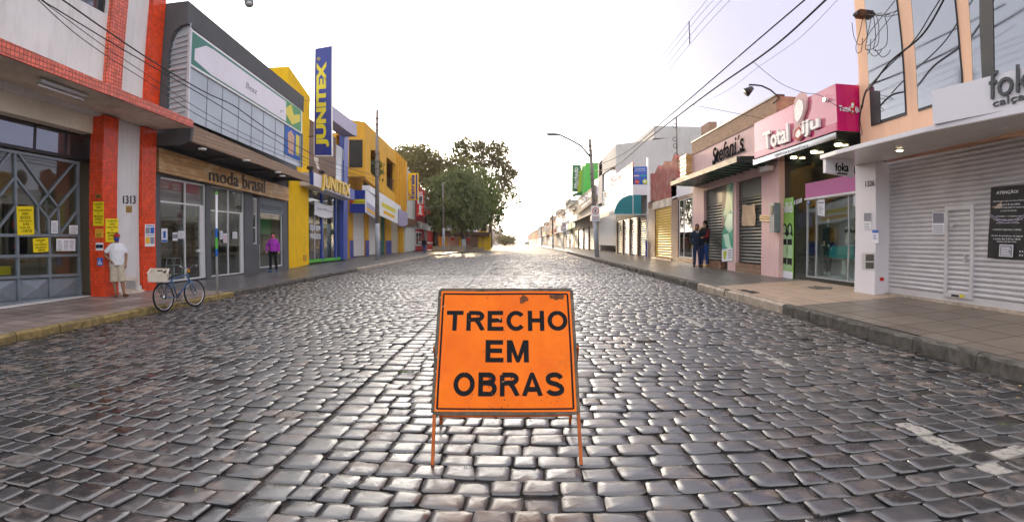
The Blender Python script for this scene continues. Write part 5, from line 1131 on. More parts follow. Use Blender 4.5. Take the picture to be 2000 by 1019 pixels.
mb = MB(); mb.box((8.66, 17.3, 1.95), (8.9, 17.65, 2.95)); mb.box((8.645, 17.35, 2.55), (8.66, 17.55, 2.85), 1); single(mb, 'meter_box', ['grey steel', 'black plastic'], 'grey metal meter box on the pink pillar beside the green poster', 'meter box', None, False, .01)

# ================================================================== RIGHT 4: brown tiled strip, yellow shutter under a peeling red wall
G4 = thing('shop_building', 'small worn shop with peeling red wall above a yellow shutter', 'building', (9.3, 32, .5))
NX = 9.3
ymap = lambda px, py=450: fx(NX, (px, py))[0].y
mb = MB(); mb.box((NX, ymap(1324), .3), (NX + .3, ymap(1311), 4.1)); mb.box((NX, ymap(1355), .3), (NX + .3, ymap(1324), .75)); mb.box((NX, ymap(1355), 4.0), (NX + .3, ymap(1324), 4.2)); mb.box((NX, ymap(1279), .3), (NX + .3, ymap(1266), 4.4)); each(mb, 'tiled_wall', 'brown tile', G4)
mb = MB(); mb.box((NX, ymap(1355), 4.2), (NX + .3, ymap(1311), 5.3)); mb.build('white_band', 'white composite', G4)
y0, y1 = ymap(1312), ymap(1279)
mb = MB(); n_ = 12; top = [(NX, y0 - 1.0 + (y1 - y0 + 2.2) * i / n_, 6.35 + .25 * math.sin(i * 1.7) * (i % 3 > 0) + .2 * (1 - i / n_)) for i in range(n_ + 1)]
mb.prism([(NX, y0 - 1.0, 4.3)] + top + [(NX, y1 + 1.2, 4.3)], (.3, 0, 0)); mb.build('peeling_wall', 'peeling red', G4)
mb = MB(); mb.box((NX - .02, y0, 3.8), (NX + .3, y1 + .6, 4.3)); mb.build('lintel', 'concrete soffit', G4)
mb = MB(); shutter(mb, NX + .1, y0, y1, .62, 3.8, .16, .05, -1); mb.build('roller_shutter', 'yellow shutter', G4)
mb = MB(); mb.box((NX - .05, y0 - .1, .3), (NX + .3, y1 + .1, .62)); mb.build('step', 'brown tile', G4)
f = glazed(G4, NX + .06, ymap(1352), ymap(1326), .75, 4.0, (ymap(1335),), (), .05, 'white aluminium', 'window glass')
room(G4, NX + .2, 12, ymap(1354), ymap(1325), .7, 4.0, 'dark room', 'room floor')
mb = MB(); mb.box((8.55, 26.5, 4.75), (8.85, 27.4, 6.05)); 
for i in range(6): mb.box((8.5, 26.45, 4.8 + .21 * i), (8.56, 27.45, 4.96 + .21 * i))
mb.build('timber_box', 'pine boards', G4)
mb = MB(); mb.box((NX + .3, ymap(1352), .3), (15, ymap(1266), 4.25)); mb.build('rear_block', 'concrete soffit', G4)
p = fx(9.0, (1332, 318))[0]; mb = MB(); mb.ball(p, (.12, .5, .5), 0, 14, 8); mb.tube([p, p + Vector((-.4, -.1, .1))], .03, 6); mb.tube([p, p + Vector((.3, 0, -.6))], .04, 6); single(mb, 'satellite_dish', 'pole concrete', 'grey satellite dish above the peeling red wall', 'dish', None, True)

# ================================================================== RIGHT 5: corner shop with the blue promo box and teal awning, white house behind
G5 = thing('shop_building', 'low corner shop with blue promo boards and a curved teal awning', 'building', (9.3, 44, .5))
y5 = ymap(1264); y5b = 50.
mb = MB(); mb.box((9.35, y5, .3), (9.7, y5b, 4.6)); mb.box((9.36, y5, 4.6), (9.7, y5b, 5.6)); mb.build('wall', 'white wall', G5)
mb = MB(); mb.box((9.3, y5 - .05, .3), (9.42, y5 + .12, 7.6)); mb.build('corner_pipe', 'white paint', G5)
q = fy(y5, (1236, 369), (1265, 369), (1265, 325), (1236, 326)); s = thing('promo_board', 'blue promotional board with red and lime discs over the teal awning', 'sign', q[0])
mb = MB(); mb.prism(q, (0, .1, 0)); mb.build('side_board', 'promo blue', s)
mb = MB(); lettering(mb, 'SEJA BEM-VINDO', sub(q, .18, .86, .82, .92), .01, 0); lettering(mb, 'FAÇA SUA RECARGA', sub(q, .12, .78, .88, .84), .01, 0)
for u, v, r_, m in ((.28, .32, .17, 1), (.82, .32, .19, 2)): c = sub(q, u, v, u, v)[0]; mb.disc(c, (0, -1, 0), r_, .02, 20, m)
patch(mb, q, .05, .56, .42, .62, 3, .004); patch(mb, q, .5, .56, .95, .62, 4, .004); c = sub(q, .28, .32, .28, .32)[0] + Vector((0, -.03, 0)); lettering(mb, 'claro', [c + Vector((x, 0, z)) for x, z in ((-.12, -.05), (.12, -.05), (.12, .05), (-.12, .05))], .005, 0)
c = sub(q, .78, .33, .78, .33)[0] + Vector((0, -.03, 0)); mb.disc(c, (0, -1, 0), .09, .01, 14, 0)
mb.build('print', ['white paper', 'red ink', 'lime', 'pink wall', 'teal cloth'], s)
xw = q[0].x
q = [Vector((xw - .01, y5b - 1, 5.7)), Vector((xw - .01, y5, 5.7)), Vector((xw - .01, y5, 7.3)), Vector((xw - .01, y5b - 1, 7.2))]; mb = MB(); mb.prism(q, (.1, 0, 0), 0); patch(mb, q, .0, .0, 1, .45, 1, .004)
for u in (.3, .45, .6):
    for v in (.52, .75): patch(mb, q, u, v, u + .1, v + .12, 2, .004)
patch(mb, q, .15, .3, .85, .38, 2, .008); mb.build('street_board', ['rose panel', 'lilac panel', 'white paint'], s)
mb = MB(); mb.box((xw, y5 - .01, 4.95), (9.36, y5b, 5.68)); mb.build('fascia', 'white composite', G5)
# curved awning: quarter round profile, closed end facing down the street
zt5, zb5, xo = 4.95, 3.55, xw - 1.35
prof = [(xw + .6, zt5)] + [(xw - 1.35 * math.sin(a), zb5 + (zt5 - zb5) * math.cos(a)) for a in [R(x) for x in range(0, 91, 15)]]
mb = MB(); n_ = len(prof); mb.add([(x, y5 - .02, z) for x, z in prof] + [(x, y5b + .5, z) for x, z in prof], [(i, i + 1, n_ + i + 1, n_ + i) for i in range(n_ - 1)], 0); mb.poly([(x, y5 - .02, z) for x, z in prof] + [(xw + .6, y5 - .02, zb5)], 1); mb.build('awning', ['lit canvas', 'teal canvas'], G5, fix=False)
mb = MB(); mb.bar((xw, y5 - .05, zb5), (xw, y5 - .05, zt5), .05, .05, 0, (1, 0, 0)); mb.bar((xo, y5 - .05, zb5), (9.4, y5 - .05, zb5), .05, .05); mb.build('awning_frame', 'white paint', G5)
y = y5 + .25; ms = ['dark shutter', 'silver shutter', 'silver shutter', 'beige shutter']
for i in range(4): mb = MB(); shutter(mb, 9.34, y, y + 2.3, .6, 3.5, .16, .05, -1); mb.build('roller_shutter', ms[i], G5); y += 2.9
mb = MB(); y = y5 + 2.62
for i in range(4): mb.box((9.22, y, .3), (9.345, y + .45, 3.5)); y += 2.9
each(mb, 'pillar', 'brown cladding', G5)
mb = MB(); mb.box((9.2, y5 + .02, .3), (9.345, y5 + .24, 1.7)); mb.build('dado', 'navy paint', G5)
mat('gable white', (.50, .49, .48), .8, 0, .05, 1, .4, (.3, .28, .26), streak=True)
H5 = thing('house', 'tall white building with a plain gable wall and a recessed balcony', 'building', (9.5, 56, .5))
mb = MB(); q = fy(50.2, (1203, 282), (1375, 262), (1400, 330), (1400, 470), (1203, 470)); mb.prism(q, (0, .3, 0)); xw5 = q[0].x
q2 = fx(xw5, (1203, 282), (1170, 318), (1170, 345), (1203, 322)); mb.prism(q2, (.3, 0, 0)); q2 = fx(xw5, (1203, 385), (1170, 407), (1170, 478), (1203, 480)); mb.prism(q2, (.3, 0, 0)); q3 = fx(xw5, (1176, 312), (1168, 321), (1168, 405), (1176, 400)); mb.prism(q3, (.3, 0, 0))
mb.box((xw5 + 2.4, 50.5, .4), (18, 62, 10.3)); mb.box((xw5, 50.5, 5.6), (18, 62, 5.9)); mb.box((xw5 + .3, 50.5, 9.9), (18, 62, 10.3)); mb.build('wall', 'gable white', H5)
mb = MB(); y0, y1 = 50.5, fx(xw5, (1176, 400))[0].y
for i in range(22): yv = y0 + (y1 - y0) * i / 21; mb.box((xw5 + .05, yv - .03, 5.9), (xw5 + .1, yv + .03, 6.9))
mb.bar((xw5 + .08, y0, 6.95), (xw5 + .08, y1, 6.95), .08, .06); mb.build('balcony_rail', 'white paint', H5)
P5 = thing('house', 'white penthouse block with an overhanging flat roof behind the gable wall', 'building', (14, 58, 9))
mb = MB(); q = fy(55, (1285, 277), (1420, 268), (1420, 330), (1285, 330)); mb.prism(q, (0, 8, 0)); mb.build('wall', 'beige wall', P5)
mb = MB(); q = fy(53, (1277, 246), (1420, 250), (1420, 268), (1277, 270)); mb.prism(q, (0, 11, 0)); mb.build('roof_slab', 'gable white', P5)
mb = MB(); q = fy(46, (1384, 238), (1400, 238), (1400, 262), (1384, 262)); mb.prism(q, (0, 2, 0), 0); single(mb, 'chimney', 'thin brick', 'square brick chimney rising behind the pink shop parapet', 'chimney')

# ================================================================== RIGHT 6: the shops further down
G6 = thing('shop_building', 'long white shop with a lilac lettered fascia and grey sloping awning', 'building', (9.6, 70, .5))
X6 = 9.7
y = lambda px, py=440: fx(X6, (px, py))[0].y
mb = MB(); mb.box((X6, 62.1, .3), (18, y(1126), 7.6)); mb.build('wall', 'far white', G6)
q = fx(X6 - .3, (1128, 418), (1161, 392), (1161, 362), (1128, 388)); mb = MB(); mb.prism(q, (.28, 0, 0), 0); qq = [p for p in q]
lettering(mb, 'MODAS', sub(qq, .12, .45, .9, .8), .02, 1, bold=.03); patch(mb, qq, .25, .2, .8, .3, 1); mb.build('fascia', ['far white', 'lilac panel'], G6)
mb = MB(); q = fx(X6 - .1, (1160, 385), (1173, 378), (1173, 345), (1160, 353)); mb.prism(q, (.08, 0, 0)); mb.build('lilac_board', 'lilac panel', G6)
mb = MB(); a = fx(X6, (1165, 412), (1117, 434)); b = fx(X6 - 1.7, (1158, 417), (1112, 437)); mb.prism([a[0], a[1], b[1], b[0]], (0, 0, .12)); mb.build('awning', 'concrete soffit', G6)
for pa, pb, m in ((1163, 1153, 'beige shutter'), (1150, 1142, 'lilac panel'), (1140, 1132, 'silver shutter'), (1130, 1123, 'brown cladding')): mb = MB(); shutter(mb, X6 - .03, y(pa), y(pb) - .3, .6, 3.3, .2, .05, -1); mb.build('roller_shutter', m, G6)
mb = MB()
for px in (1151.5, 1141, 1131): mb.box((X6 - .15, y(px) - .3, .3), (X6 - .02, y(px) + .3, 3.6))
each(mb, 'pillar', 'charcoal wall', G6)
mb = MB()
q = fy(y(1133), (1117, 374), (1135, 376), (1135, 322), (1117, 322)); s = thing('blade_sign', 'deep green upright blade sign with white script reading upwards', 'sign', q[0]); mb.prism(q, (0, .3, 0)); mb.build('sign_case', 'deep green board', s)
mb = MB(); rot = [q[1], q[2], q[3], q[0]]; lettering(mb, 'Machado', sub(rot, .1, .3, .9, .8), .02, shear=.3, bold=.02, lift=.01); mb.build('lettering', 'white paper', s)
s = thing('sign_tower', 'bright green cladding box on the roof behind the blade sign', 'sign', (10, 80, 7.6)); mb = MB(); q = fy(y(1140), (1140, 380), (1175, 372), (1175, 318), (1143, 318)); mb.prism(q, (0, 6, 0)); mb.build('green_box', 'leaf green board', s)
mb = MB(); q = fy(y(1134), (1128, 376), (1143, 376), (1143, 326), (1132, 334)); mb.prism(q, (0, .3, 0)); mb.build('olive_panel', 'lime', s)
mb = MB(); q = fy(y(1136), (1116, 384), (1142, 378), (1142, 372), (1120, 378)); mb.prism(q, (0, 2, 0)); mb.build('ledge', 'deep green board', s)
yy = y(1126) + .1
specs = [(6, 7.2, 'cream', None, 'deep green board', 'cream shop with yellow stripes just past the green sign tower'), (7, 8.2, 'white', 'deep green board', 'sign gold', 'white shop with a gold fascia and green awning'), (8, 9.2, 'pale grey', None, 'promo blue', 'pale grey old house with a tall window and blue sign'), (8, 7.6, 'white', 'magenta band', None, 'white house with a magenta awning'), (9, 8.4, 'cream', None, 'white paint', 'cream house past the magenta awning'), (10, 8.8, 'pale grey', 'orange paper', None, 'grey house with an orange awning'), (12, 7.6, 'orange', None, 'red ink', 'orange house with a red fascia'), (14, 8.4, 'cream', None, None, 'plain cream house past the orange one'), (16, 7.4, 'pinkish', 'navy paint', None, 'pinkish house with a navy awning'), (18, 8, 'white', None, 'sign gold', 'white house with a gold fascia near the street end'), (22, 7.2, 'cream', 'red ink', None, 'cream house with a red awning near the street end'), (30, 7.6, 'pale grey', None, None, 'plain grey house near the street end'), (40, 7, 'orange', None, None, 'last orange house at the street end'), (60, 7.4, 'cream', None, None, 'hazy cream house beyond the last orange one'), (80, 7, 'pinkish', None, None, 'hazy pinkish house near the vanishing point'), (80, 7.2, 'pale grey', None, None, 'hazy grey house at the vanishing point')]
for i, (w, h, c, aw, sg_, lb) in enumerate(specs):
    far_house(1, 9.8, yy, yy + w, h, 'far ' + c, lb, 9, 2, 2 if w < 9 else 3, aw, sg_, 'far houses on the shop side'); yy += w
# ================================================================== the road works sign in the middle of the street
def signmat():
    m, t, b = _nt('sign orange'); p = _pos(t)
    n = _noise(t, p, 5, 6); o = _mix(t, _ramp(t, n, .3, .7), (.78, .130, .000), (.90, .185, .000))
    o = _mix(t, _math(t, 'MULTIPLY', _ramp(t, _noise(t, p, 2.3, 9, .75), .60, .70), .55), o, (.55, .10, .01))
    o = _mix(t, _ramp(t, _noise(t, p, 46, 2), .72, .76), o, (.25, .10, .05))
    t.links.new(o, b.inputs['Base Color']); b.inputs['Roughness'].default_value = .45; b.inputs['Specular IOR Level'].default_value = .22; _bump(t, _noise(t, p, 11, 5), b, .2, .012)
signmat()
mat('rust', (.14, .055, .025), .85, 0, .35, 30); mat('rusty orange', (.42, .10, .02), .6, 0, .3, 12, .6, (.12, .05, .03)); mat('sign edge', (.10, .09, .07), .6, .2, .5, 14, .6, (.40, .16, .05)); mat('sign black', (.010, .010, .012), .6, 0, .2, 30, spec=.25)
fl, fr, rl, rr = gp(845, 909), gp(1135, 908), gp(862, 828), gp(1113, 826)
for v_ in (fl, fr, rl, rr): v_.z = zr(v_.y) + .004
yt_ = .5 * fl.y + .5 * rl.y - .06
tl, tr_ = fy(yt_, (860, 566), (1116, 566)); 
def on_plane(p0, n, *q):
    o = []
    for p in q:
        r = ray(*p); t = (p0 - Vector((0, 0, EYE))).dot(n) / r.dot(n); o.append(Vector((0, 0, EYE)) + r * t)
    return o
Nn = (fr - fl).cross(tl - fl).normalized(); Nn = Nn if Nn.y < 0 else -Nn
c_tl, c_tr, c_br, c_bl = on_plane(fl, Nn, (860, 566), (1116, 566), (1130, 806), (845, 806))
RW = thing('roadworks_sign', 'orange road works sign board on a rusty folding stand in the middle of the street', 'road sign', ((fl.x + fr.x) / 2, (fl.y + rl.y) / 2, 0))
quad = [c_bl, c_br, c_tr, c_tl]; up = Nn
dent = lambda u, v: .006 * math.sin(9 * u + 2) * math.sin(7 * v + 1) + .004 * math.sin(26 * u + 9 * v * v) * math.exp(-((u - .16) ** 2 + (v - .25) ** 2) / .02) + .006 * math.exp(-((u - .06) ** 2 + (v - .2) ** 2) / .004) + .010 * math.exp(-((u - .2) ** 2 + (v - .62) ** 2) / .006) * math.sin(14 * u) + .004 * math.sin(23 * u + 11 * v) * math.exp(-((u - .55) ** 2) / .05 - v * 3) - .010 * math.exp(-((u - .5) ** 2) / .08) * (1 - v) ** 6
def sp_(u, v, l=0.): return sub(quad, u, v, u, v)[0] + up * (.006 + dent(u, v) + l)
mb = MB(); mb.grid(lambda u, v: sp_(.012 + .976 * u, .012 + .976 * v), 60, 56); mb.grid(lambda u, v: sp_(.012 + .976 * u, .012 + .976 * v, -.004), 60, 56); pn = mb.build('panel', 'sign orange', RW, True)
mb = MB()
def strip_(pts, w, m=0, l=.0012):
    for (a, b), (c, d) in zip(pts, pts[1:]):
        n_ = 24
        for i in range(n_):
            t0, t1 = i / n_, (i + 1) / n_ ; L = math.hypot(c - a, d - b); nx, ny = -(d - b) / L * w / 2, (c - a) / L * w / 2
            q = [(a + (c - a) * t0 + nx, b + (d - b) * t0 + ny), (a + (c - a) * t0 - nx, b + (d - b) * t0 - ny), (a + (c - a) * t1 - nx, b + (d - b) * t1 - ny), (a + (c - a) * t1 + nx, b + (d - b) * t1 + ny)]
            mb.add([sp_(x, y, l) for x, y in q], [(0, 1, 2, 3)], m)
strip_([(.03, .035), (.967, .035), (.967, .965), (.03, .965), (.03, .028)], .0135)
mb.build('black_border', 'sign black', RW, False)
mb = MB()
def arc(cx, cy, rx, ry, a0, a1, n_=14): return [(cx + rx * math.cos(R(a0 + (a1 - a0) * i / n_)), cy + ry * math.sin(R(a0 + (a1 - a0) * i / n_))) for i in range(n_ + 1)]
w_ = .104                                                       # half stroke; plain grotesque capitals drawn as strokes in a box of height 1
GL = {'T': (.80, [[(0, 1 - w_), (.80, 1 - w_)], [(.40, 0), (.40, 1 - w_)]]),
      'E': (.74, [[(.74, 1 - w_), (w_, 1 - w_), (w_, w_), (.76, w_)], [(w_, .52), (.70, .52)]]),
      'H': (.78, [[(w_, 0), (w_, 1)], [(.78 - w_, 0), (.78 - w_, 1)], [(w_, .52), (.78 - w_, .52)]]),
      'M': (.92, [[(w_, 0), (w_, 1)], [(.92 - w_, 0), (.92 - w_, 1)], [(w_ + .02, 1), (.46, .05), (.92 - w_ - .02, 1)]]),
      'O': (.95, [arc(.475, .5, .475 - w_, .5 - w_, 90, 450, 36)]),
      'C': (.86, [arc(.46, .5, .46 - w_, .5 - w_, 38, 322, 28)]),
      'R': (.84, [[(w_, 0), (w_, 1 - w_)], [(w_, 1 - w_), (.50, 1 - w_)] + arc(.50, .73, .24, .27 - w_, 90, -90, 12) + [(w_, .46 + .085)], [(.46, .54), (.60, .36), (.79, 0)]]),
      'B': (.80, [[(w_, 0), (w_, 1)], [(w_, 1 - w_), (.46, 1 - w_)] + arc(.46, .735, .21, .265 - w_, 90, -90, 12) + [(w_, .555)], [(w_, .555), (.48, .555)] + arc(.48, .32, .24, .235, 90, -90, 12) + [(w_, w_)]]),
      'A': (.88, [[(.07, 0), (.44, .97), (.81, 0)], [(.2, .29), (.68, .29)]]),
      'S': (.80, [[(.70, .74)] + arc(.40, .73, .29, .27 - w_, 15, 180, 12) + arc(.40, .70, .29, .17, 190, 250, 4) + [(.50, .49)] + arc(.41, .28, .31, .20, 65, 0, 5) + arc(.41, .27, .31, .27 - w_, 0, -170, 12)])}
def word(s, u0, u1, v0, v1):
    tot = sum(GL[c][0] for c in s) + .16 * (len(s) - 1); x0 = 0
    for c in s:
        for pl in GL[c][1]:
            P = [Vector((x0 + x, y, 0)) for x, y in pl]; L_, R_ = [], []
            for i, p in enumerate(P):
                a = (p - P[i - 1]).normalized() if i else (P[1] - p).normalized(); b = (P[i + 1] - p).normalized() if i < len(P) - 1 else a
                m = (a + b); m = m.normalized() if m.length > 1e-3 else a; n_ = Vector((-m.y, m.x, 0)); k_ = w_ / max(.45, n_.dot(Vector((-a.y, a.x, 0)))); L_.append(p + n_ * k_); R_.append(p - n_ * k_)
            pt = lambda p: sp_(u0 + (u1 - u0) * p.x / tot, v0 + (v1 - v0) * min(1, max(0, p.y)), .0014)
            for i in range(len(P) - 1):
                n_ = max(1, int((P[i + 1] - P[i]).length / .12))
                for j in range(n_): t0, t1 = j / n_, (j + 1) / n_; mb.add([pt(L_[i].lerp(L_[i + 1], t0)), pt(R_[i].lerp(R_[i + 1], t0)), pt(R_[i].lerp(R_[i + 1], t1)), pt(L_[i].lerp(L_[i + 1], t1))], [(0, 1, 2, 3)])
        x0 += GL[c][0] + .16
word('TRECHO', .062, .955, .66, .825); word('EM', .355, .665, .405, .585); word('OBRAS', .135, .905, .135, .325)
mb.build('lettering', 'sign black', RW, fix=False)
mb = MB()
for cu, cv, w, h, k in ((.635, .925, .04, .035, 3), (.88, .94, .07, .03, 5), (.62, .90, .02, .02, 2)):
    a0 = [random.uniform(.55, 1.1) for _ in range(18)]; mb.add([sp_(cu, cv, .0016)] + [sp_(cu + w * a0[i] * math.cos(i * math.pi / 9), cv + h * a0[i] * math.sin(i * math.pi / 9), .0016) for i in range(18)], [(0, 1 + i, 1 + (i + 1) % 18) for i in range(18)])
for _ in range(40):
    cu, cv = random.uniform(.03, .97), random.choice((random.uniform(.03, .2), random.uniform(.04, .96))); w = random.uniform(.002, .006); a0 = [random.uniform(.5, 1.2) for _ in range(7)]
    mb.add([sp_(cu + w * a0[i] * math.cos(i * .9), cv + w * 1.3 * a0[i] * math.sin(i * .9), .0016) for i in range(7)], [tuple(range(7))])
tag(mb.build('rust_spots', 'rust', pn, fix=False), kind='stuff')
mat('scuff pale', (.62, .34, .17), .6, 0, .2, 30); mb = MB()
for _ in range(12):
    cu, cv = random.choice(((random.uniform(.015, .99), random.choice((.016, .984, .02))), (random.choice((.015, .985, .02)), random.uniform(.02, .98)), (random.uniform(.1, .9), random.uniform(.05, .95)))); a = random.uniform(0, 3.14); L_ = random.uniform(.008, .05) if cu < .9 else .02; w = random.uniform(.001, .004)
    dx, dy = math.cos(a) * L_, math.sin(a) * L_; mb.add([sp_(min(.995, max(.005, x)), min(.995, max(.005, y)), .0018) for x, y in ((cu - dy * w / L_, cv + dx * w / L_), (cu + dy * w / L_, cv - dx * w / L_), (cu + dx, cv + dy), (cu + dx * .7 - dy * .1, cv + dy * .7 + dx * .1))], [(0, 1, 2, 3)])
tag(mb.build('scratches', 'scuff pale', pn, fix=False), kind='stuff')
mb = MB(); F4 = [sub(quad, *c, *c)[0] for c in ((0, 0), (1, 0), (1, 1), (0, 1))]
for i in range(4): mb.bar(F4[i] - up * .012, F4[(i + 1) % 4] - up * .012, .026, .026, 0, Nn)
mb.build('frame', 'sign edge', RW, bevel=.003)
def leg(a, b, w=.024): mb = MB(); mb.bar(a, b, w, w, 0, Nn); mb.build('leg', 'rusty orange', RW, bevel=.003)
leg(fl, sub(quad, .0, .5, 0, .5)[0] - up * .028); leg(fr, sub(quad, 1, .5, 1, .5)[0] - up * .028)
kl, kr = on_plane(fl - Nn * .05, Nn, (849, 677), (1128, 677))
leg(rl, kl); leg(rr, kr)
mb = MB(); a, b = rl.lerp(kl, .12), rr.lerp(kr, .12); mb.bar(a, b, .02, .02); mb.build('cross_bar', 'rusty orange', RW)

# ================================================================== people
mat('hair black', (.012, .010, .009), .6, 0, .2, 30); mat('hair brown', (.05, .028, .018), .6, 0, .2, 30)
mat('shirt white', (.66, .66, .70), .85, 0, .10, 9, bump=.9, bscale=9); mat('shorts khaki', (.46, .40, .31), .9, 0, .16, 12, bump=.9, bscale=10); mat('cap red', (.42, .03, .05), .8); mat('mask navy', (.02, .05, .30), .8)
mat('top purple', (.36, .045, .42), .85, 0, .2, 10, bump=.9, bscale=9); mat('mask pink', (.75, .03, .20), .8); mat('leggings', (.012, .012, .014), .8); mat('shoe blue', (.03, .12, .32), .6); mat('sole white', (.65, .65, .65), .6)
mat('sweater navy', (.012, .022, .045), .9, 0, .3, 14, bump=.9, bscale=9); mat('jeans blue', (.025, .06, .20), .9, 0, .2, 12); mat('jeans dark', (.018, .032, .075), .9, 0, .2, 12); mat('sleeve red', (.20, .015, .022), .9, 0, .15, 14); mat('boots tan', (.50, .28, .06), .7, 0, .1); mat('sandal', (.16, .07, .04), .7)
def soft(mb, name, m, parent, vox=.012, it=3):                  # fused into one continuous surface
    o = mb.build(name, m, parent, False, True, False)
    r = o.modifiers.new('r', 'REMESH'); r.mode = 'VOXEL'; r.voxel_size = vox; r.use_smooth_shade = True
    s = o.modifiers.new('s', 'SMOOTH'); s.factor = .5; s.iterations = it
    dg = bpy.context.evaluated_depsgraph_get(); me = bpy.data.meshes.new_from_object(o.evaluated_get(dg)); o.modifiers.clear(); o.data = me
    if not me.materials: me.materials.append(MAT[m])
    return o
def tor(mb, secs, n=14):                                        # torso or skirt: stacked ellipses (x, y, z, rx, ry)
    vs = [(x + rx * math.cos(2 * math.pi * i / n), y + ry * math.sin(2 * math.pi * i / n), z) for x, y, z, rx, ry in secs for i in range(n)]; k = len(secs)
    mb.add(vs, [(j * n + i, j * n + (i + 1) % n, (j + 1) * n + (i + 1) % n, (j + 1) * n + i) for j in range(k - 1) for i in range(n)] + [tuple(range(n - 1, -1, -1)), tuple(range((k - 1) * n, k * n))])
def person(label, loc, rotz, h, pose, wear, hair, hairm, skin='skin light', headyaw=0., build=1., vox=.012, group=None):
    t = thing('person', label, 'person', loc, rotz, group); k = h / 1.72
    p = dict(sL=(.160, 0, 1.37), sR=(-.160, 0, 1.37), eL=(.23, .02, 1.13), eR=(-.23, .02, 1.13), wL=(.24, -.03, .88), wR=(-.24, -.03, .88), hL=(.09, 0, .90), hR=(-.09, 0, .90), kL=(.10, -.02, .49), kR=(-.10, -.02, .49), aL=(.10, .02, .09), aR=(-.10, .02, .09), lean=(0, 0), toeL=(.03, -.14), toeR=(-.03, -.14)); p.update(pose)
    V3 = lambda a: Vector(a) * k
    P_ = {n_: V3(v_) for n_, v_ in p.items() if len(v_) == 3}
    body = MB(); b_ = build
    tor(body, [(0, 0, .86 * k, .14 * b_ * k, .10 * b_ * k), (0, 0, .97 * k, .155 * b_ * k, .11 * b_ * k), (0, 0, 1.10 * k, .135 * b_ * k, .105 * b_ * k), (0, 0, 1.26 * k, .155 * b_ * k, .11 * b_ * k), (0, 0, 1.38 * k, .165 * k, .095 * k), (0, 0, 1.44 * k, .09 * k, .07 * k), (0, 0, 1.48 * k, .058 * k, .06 * k), (0, -.01 * k, 1.55 * k, .055 * k, .06 * k)])
    for s in 'LR':
        body.tube([P_['s' + s], P_['s' + s].lerp(P_['e' + s], .5), P_['e' + s], P_['e' + s].lerp(P_['w' + s], .35), P_['w' + s]], [.055 * k, .05 * k, .042 * k, .042 * k, .027 * k], 10)
        body.tube([P_['h' + s], P_['h' + s].lerp(P_['k' + s], .5), P_['k' + s], P_['k' + s].lerp(P_['a' + s], .35), P_['a' + s]], [.085 * b_ * k, .075 * k, .055 * k, .055 * k, .037 * k], 10)
        toe = P_['a' + s] + V3((p['toe' + s][0], p['toe' + s][1], -.055)); body.tube([P_['a' + s] + V3((0, .05, -.05)), P_['a' + s] + V3((0, 0, -.045)), toe], [.032 * k, .042 * k, .028 * k], 8)
        d = (P_['w' + s] - P_['e' + s]).normalized(); sd = d.cross(Vector((0, -1, 0))); sd = sd.normalized() if sd.length > .1 else Vector((1, 0, 0)); pal = P_['w' + s] + d * .07 * k; fw = sd.cross(d)
        body.tube([P_['w' + s], P_['w' + s] + d * .04 * k, pal], [.026 * k, .036 * k, .036 * k], 8)
        for i, L_ in enumerate((.065, .078, .072, .056)): f0 = pal + fw * (i - 1.5) * .019 * k; body.tube([f0 - d * .02 * k, f0 + d * L_ * .5 * k, f0 + d * L_ * .85 * k + sd * (.02 if s == 'L' else -.02) * k], [.011 * k, .010 * k, .008 * k], 6)
        body.tube([P_['w' + s] + d * .03 * k + fw * -.03 * k, P_['w' + s] + d * .075 * k + fw * -.055 * k, P_['w' + s] + d * .10 * k + fw * -.058 * k], [.013 * k, .011 * k, .009 * k], 6)
    hc = V3((0, -.02, 1.61)); rot = Matrix.Rotation(headyaw, 3, 'Z'); H = lambda a: hc + rot @ V3(a)
    body.ball(hc, (.074 * k, .092 * k, .112 * k), 0, 16, 12, rot); body.ball(H((0, -.03, -.065)), (.05 * k, .055 * k, .05 * k), 0, 12, 8, rot)
    body.tube([H((0, -.088, .015)), H((0, -.108, -.02))], [.010 * k, .015 * k], 8)
    for s in (-1, 1): body.ball(H((s * .076, .005, -.01)), (.012 * k, .02 * k, .03 * k), 0, 8, 6, rot)
    soft(body, 'body', skin, t, vox)
    for s in (-1, 1): e = MB(); e.ball(H((s * .030, -.083, .012)), .011 * k, 0, 8, 6); e.build('eye', 'hair black', t, True, True)
    for nm, m, kind, prm in wear:
        g_ = MB()
        if kind == 'top':                                       # prm = hem z, sleeve fraction, ease
            hem, sl_, ea = prm
            tor(g_, [(0, 0, hem * k, (.165 * b_ + ea) * k, (.12 * b_ + ea) * k), (0, 0, 1.08 * k, (.155 * b_ + ea) * k, (.125 * b_ + ea) * k), (0, 0, 1.26 * k, (.165 * b_ + ea) * k, (.12 * b_ + ea) * k), (0, 0, 1.36 * k, (.160 + ea) * k, (.10 + ea) * k), (0, 0, 1.42 * k, .115 * k, .085 * k), (0, 0, 1.465 * k, .066 * k, .068 * k)])
            for s in 'LR':
                a, b, c = P_['s' + s], P_['e' + s], P_['w' + s]; g_.tube([V3((0, 0, 1.415)) + (a - V3((0, 0, 1.37))) * .3, a + V3((0, 0, .005))], [(.060 + ea) * k, (.047 + ea) * k], 10); g_.ball(a, (.047 + ea) * k, 0, 10, 8)
                if sl_ <= .5: g_.tube([a + Vector((0, 0, .01 * k)), a.lerp(b, .35), a.lerp(b, sl_ * 1.5)], [(.040 + ea) * k, (.050 + ea) * k, (.054 + ea) * k], 12)
                elif sl_ > 0: g_.tube([a, a.lerp(b, .5), b, b.lerp(c, .5), c], [(.045 + ea) * k, (.050 + ea) * k, (.045 + ea) * k, (.040 + ea) * k, (.032 + ea) * k], 12)
            soft(g_, nm, m, t, vox, 6)
        elif kind == 'vest':
            ea = prm[1]
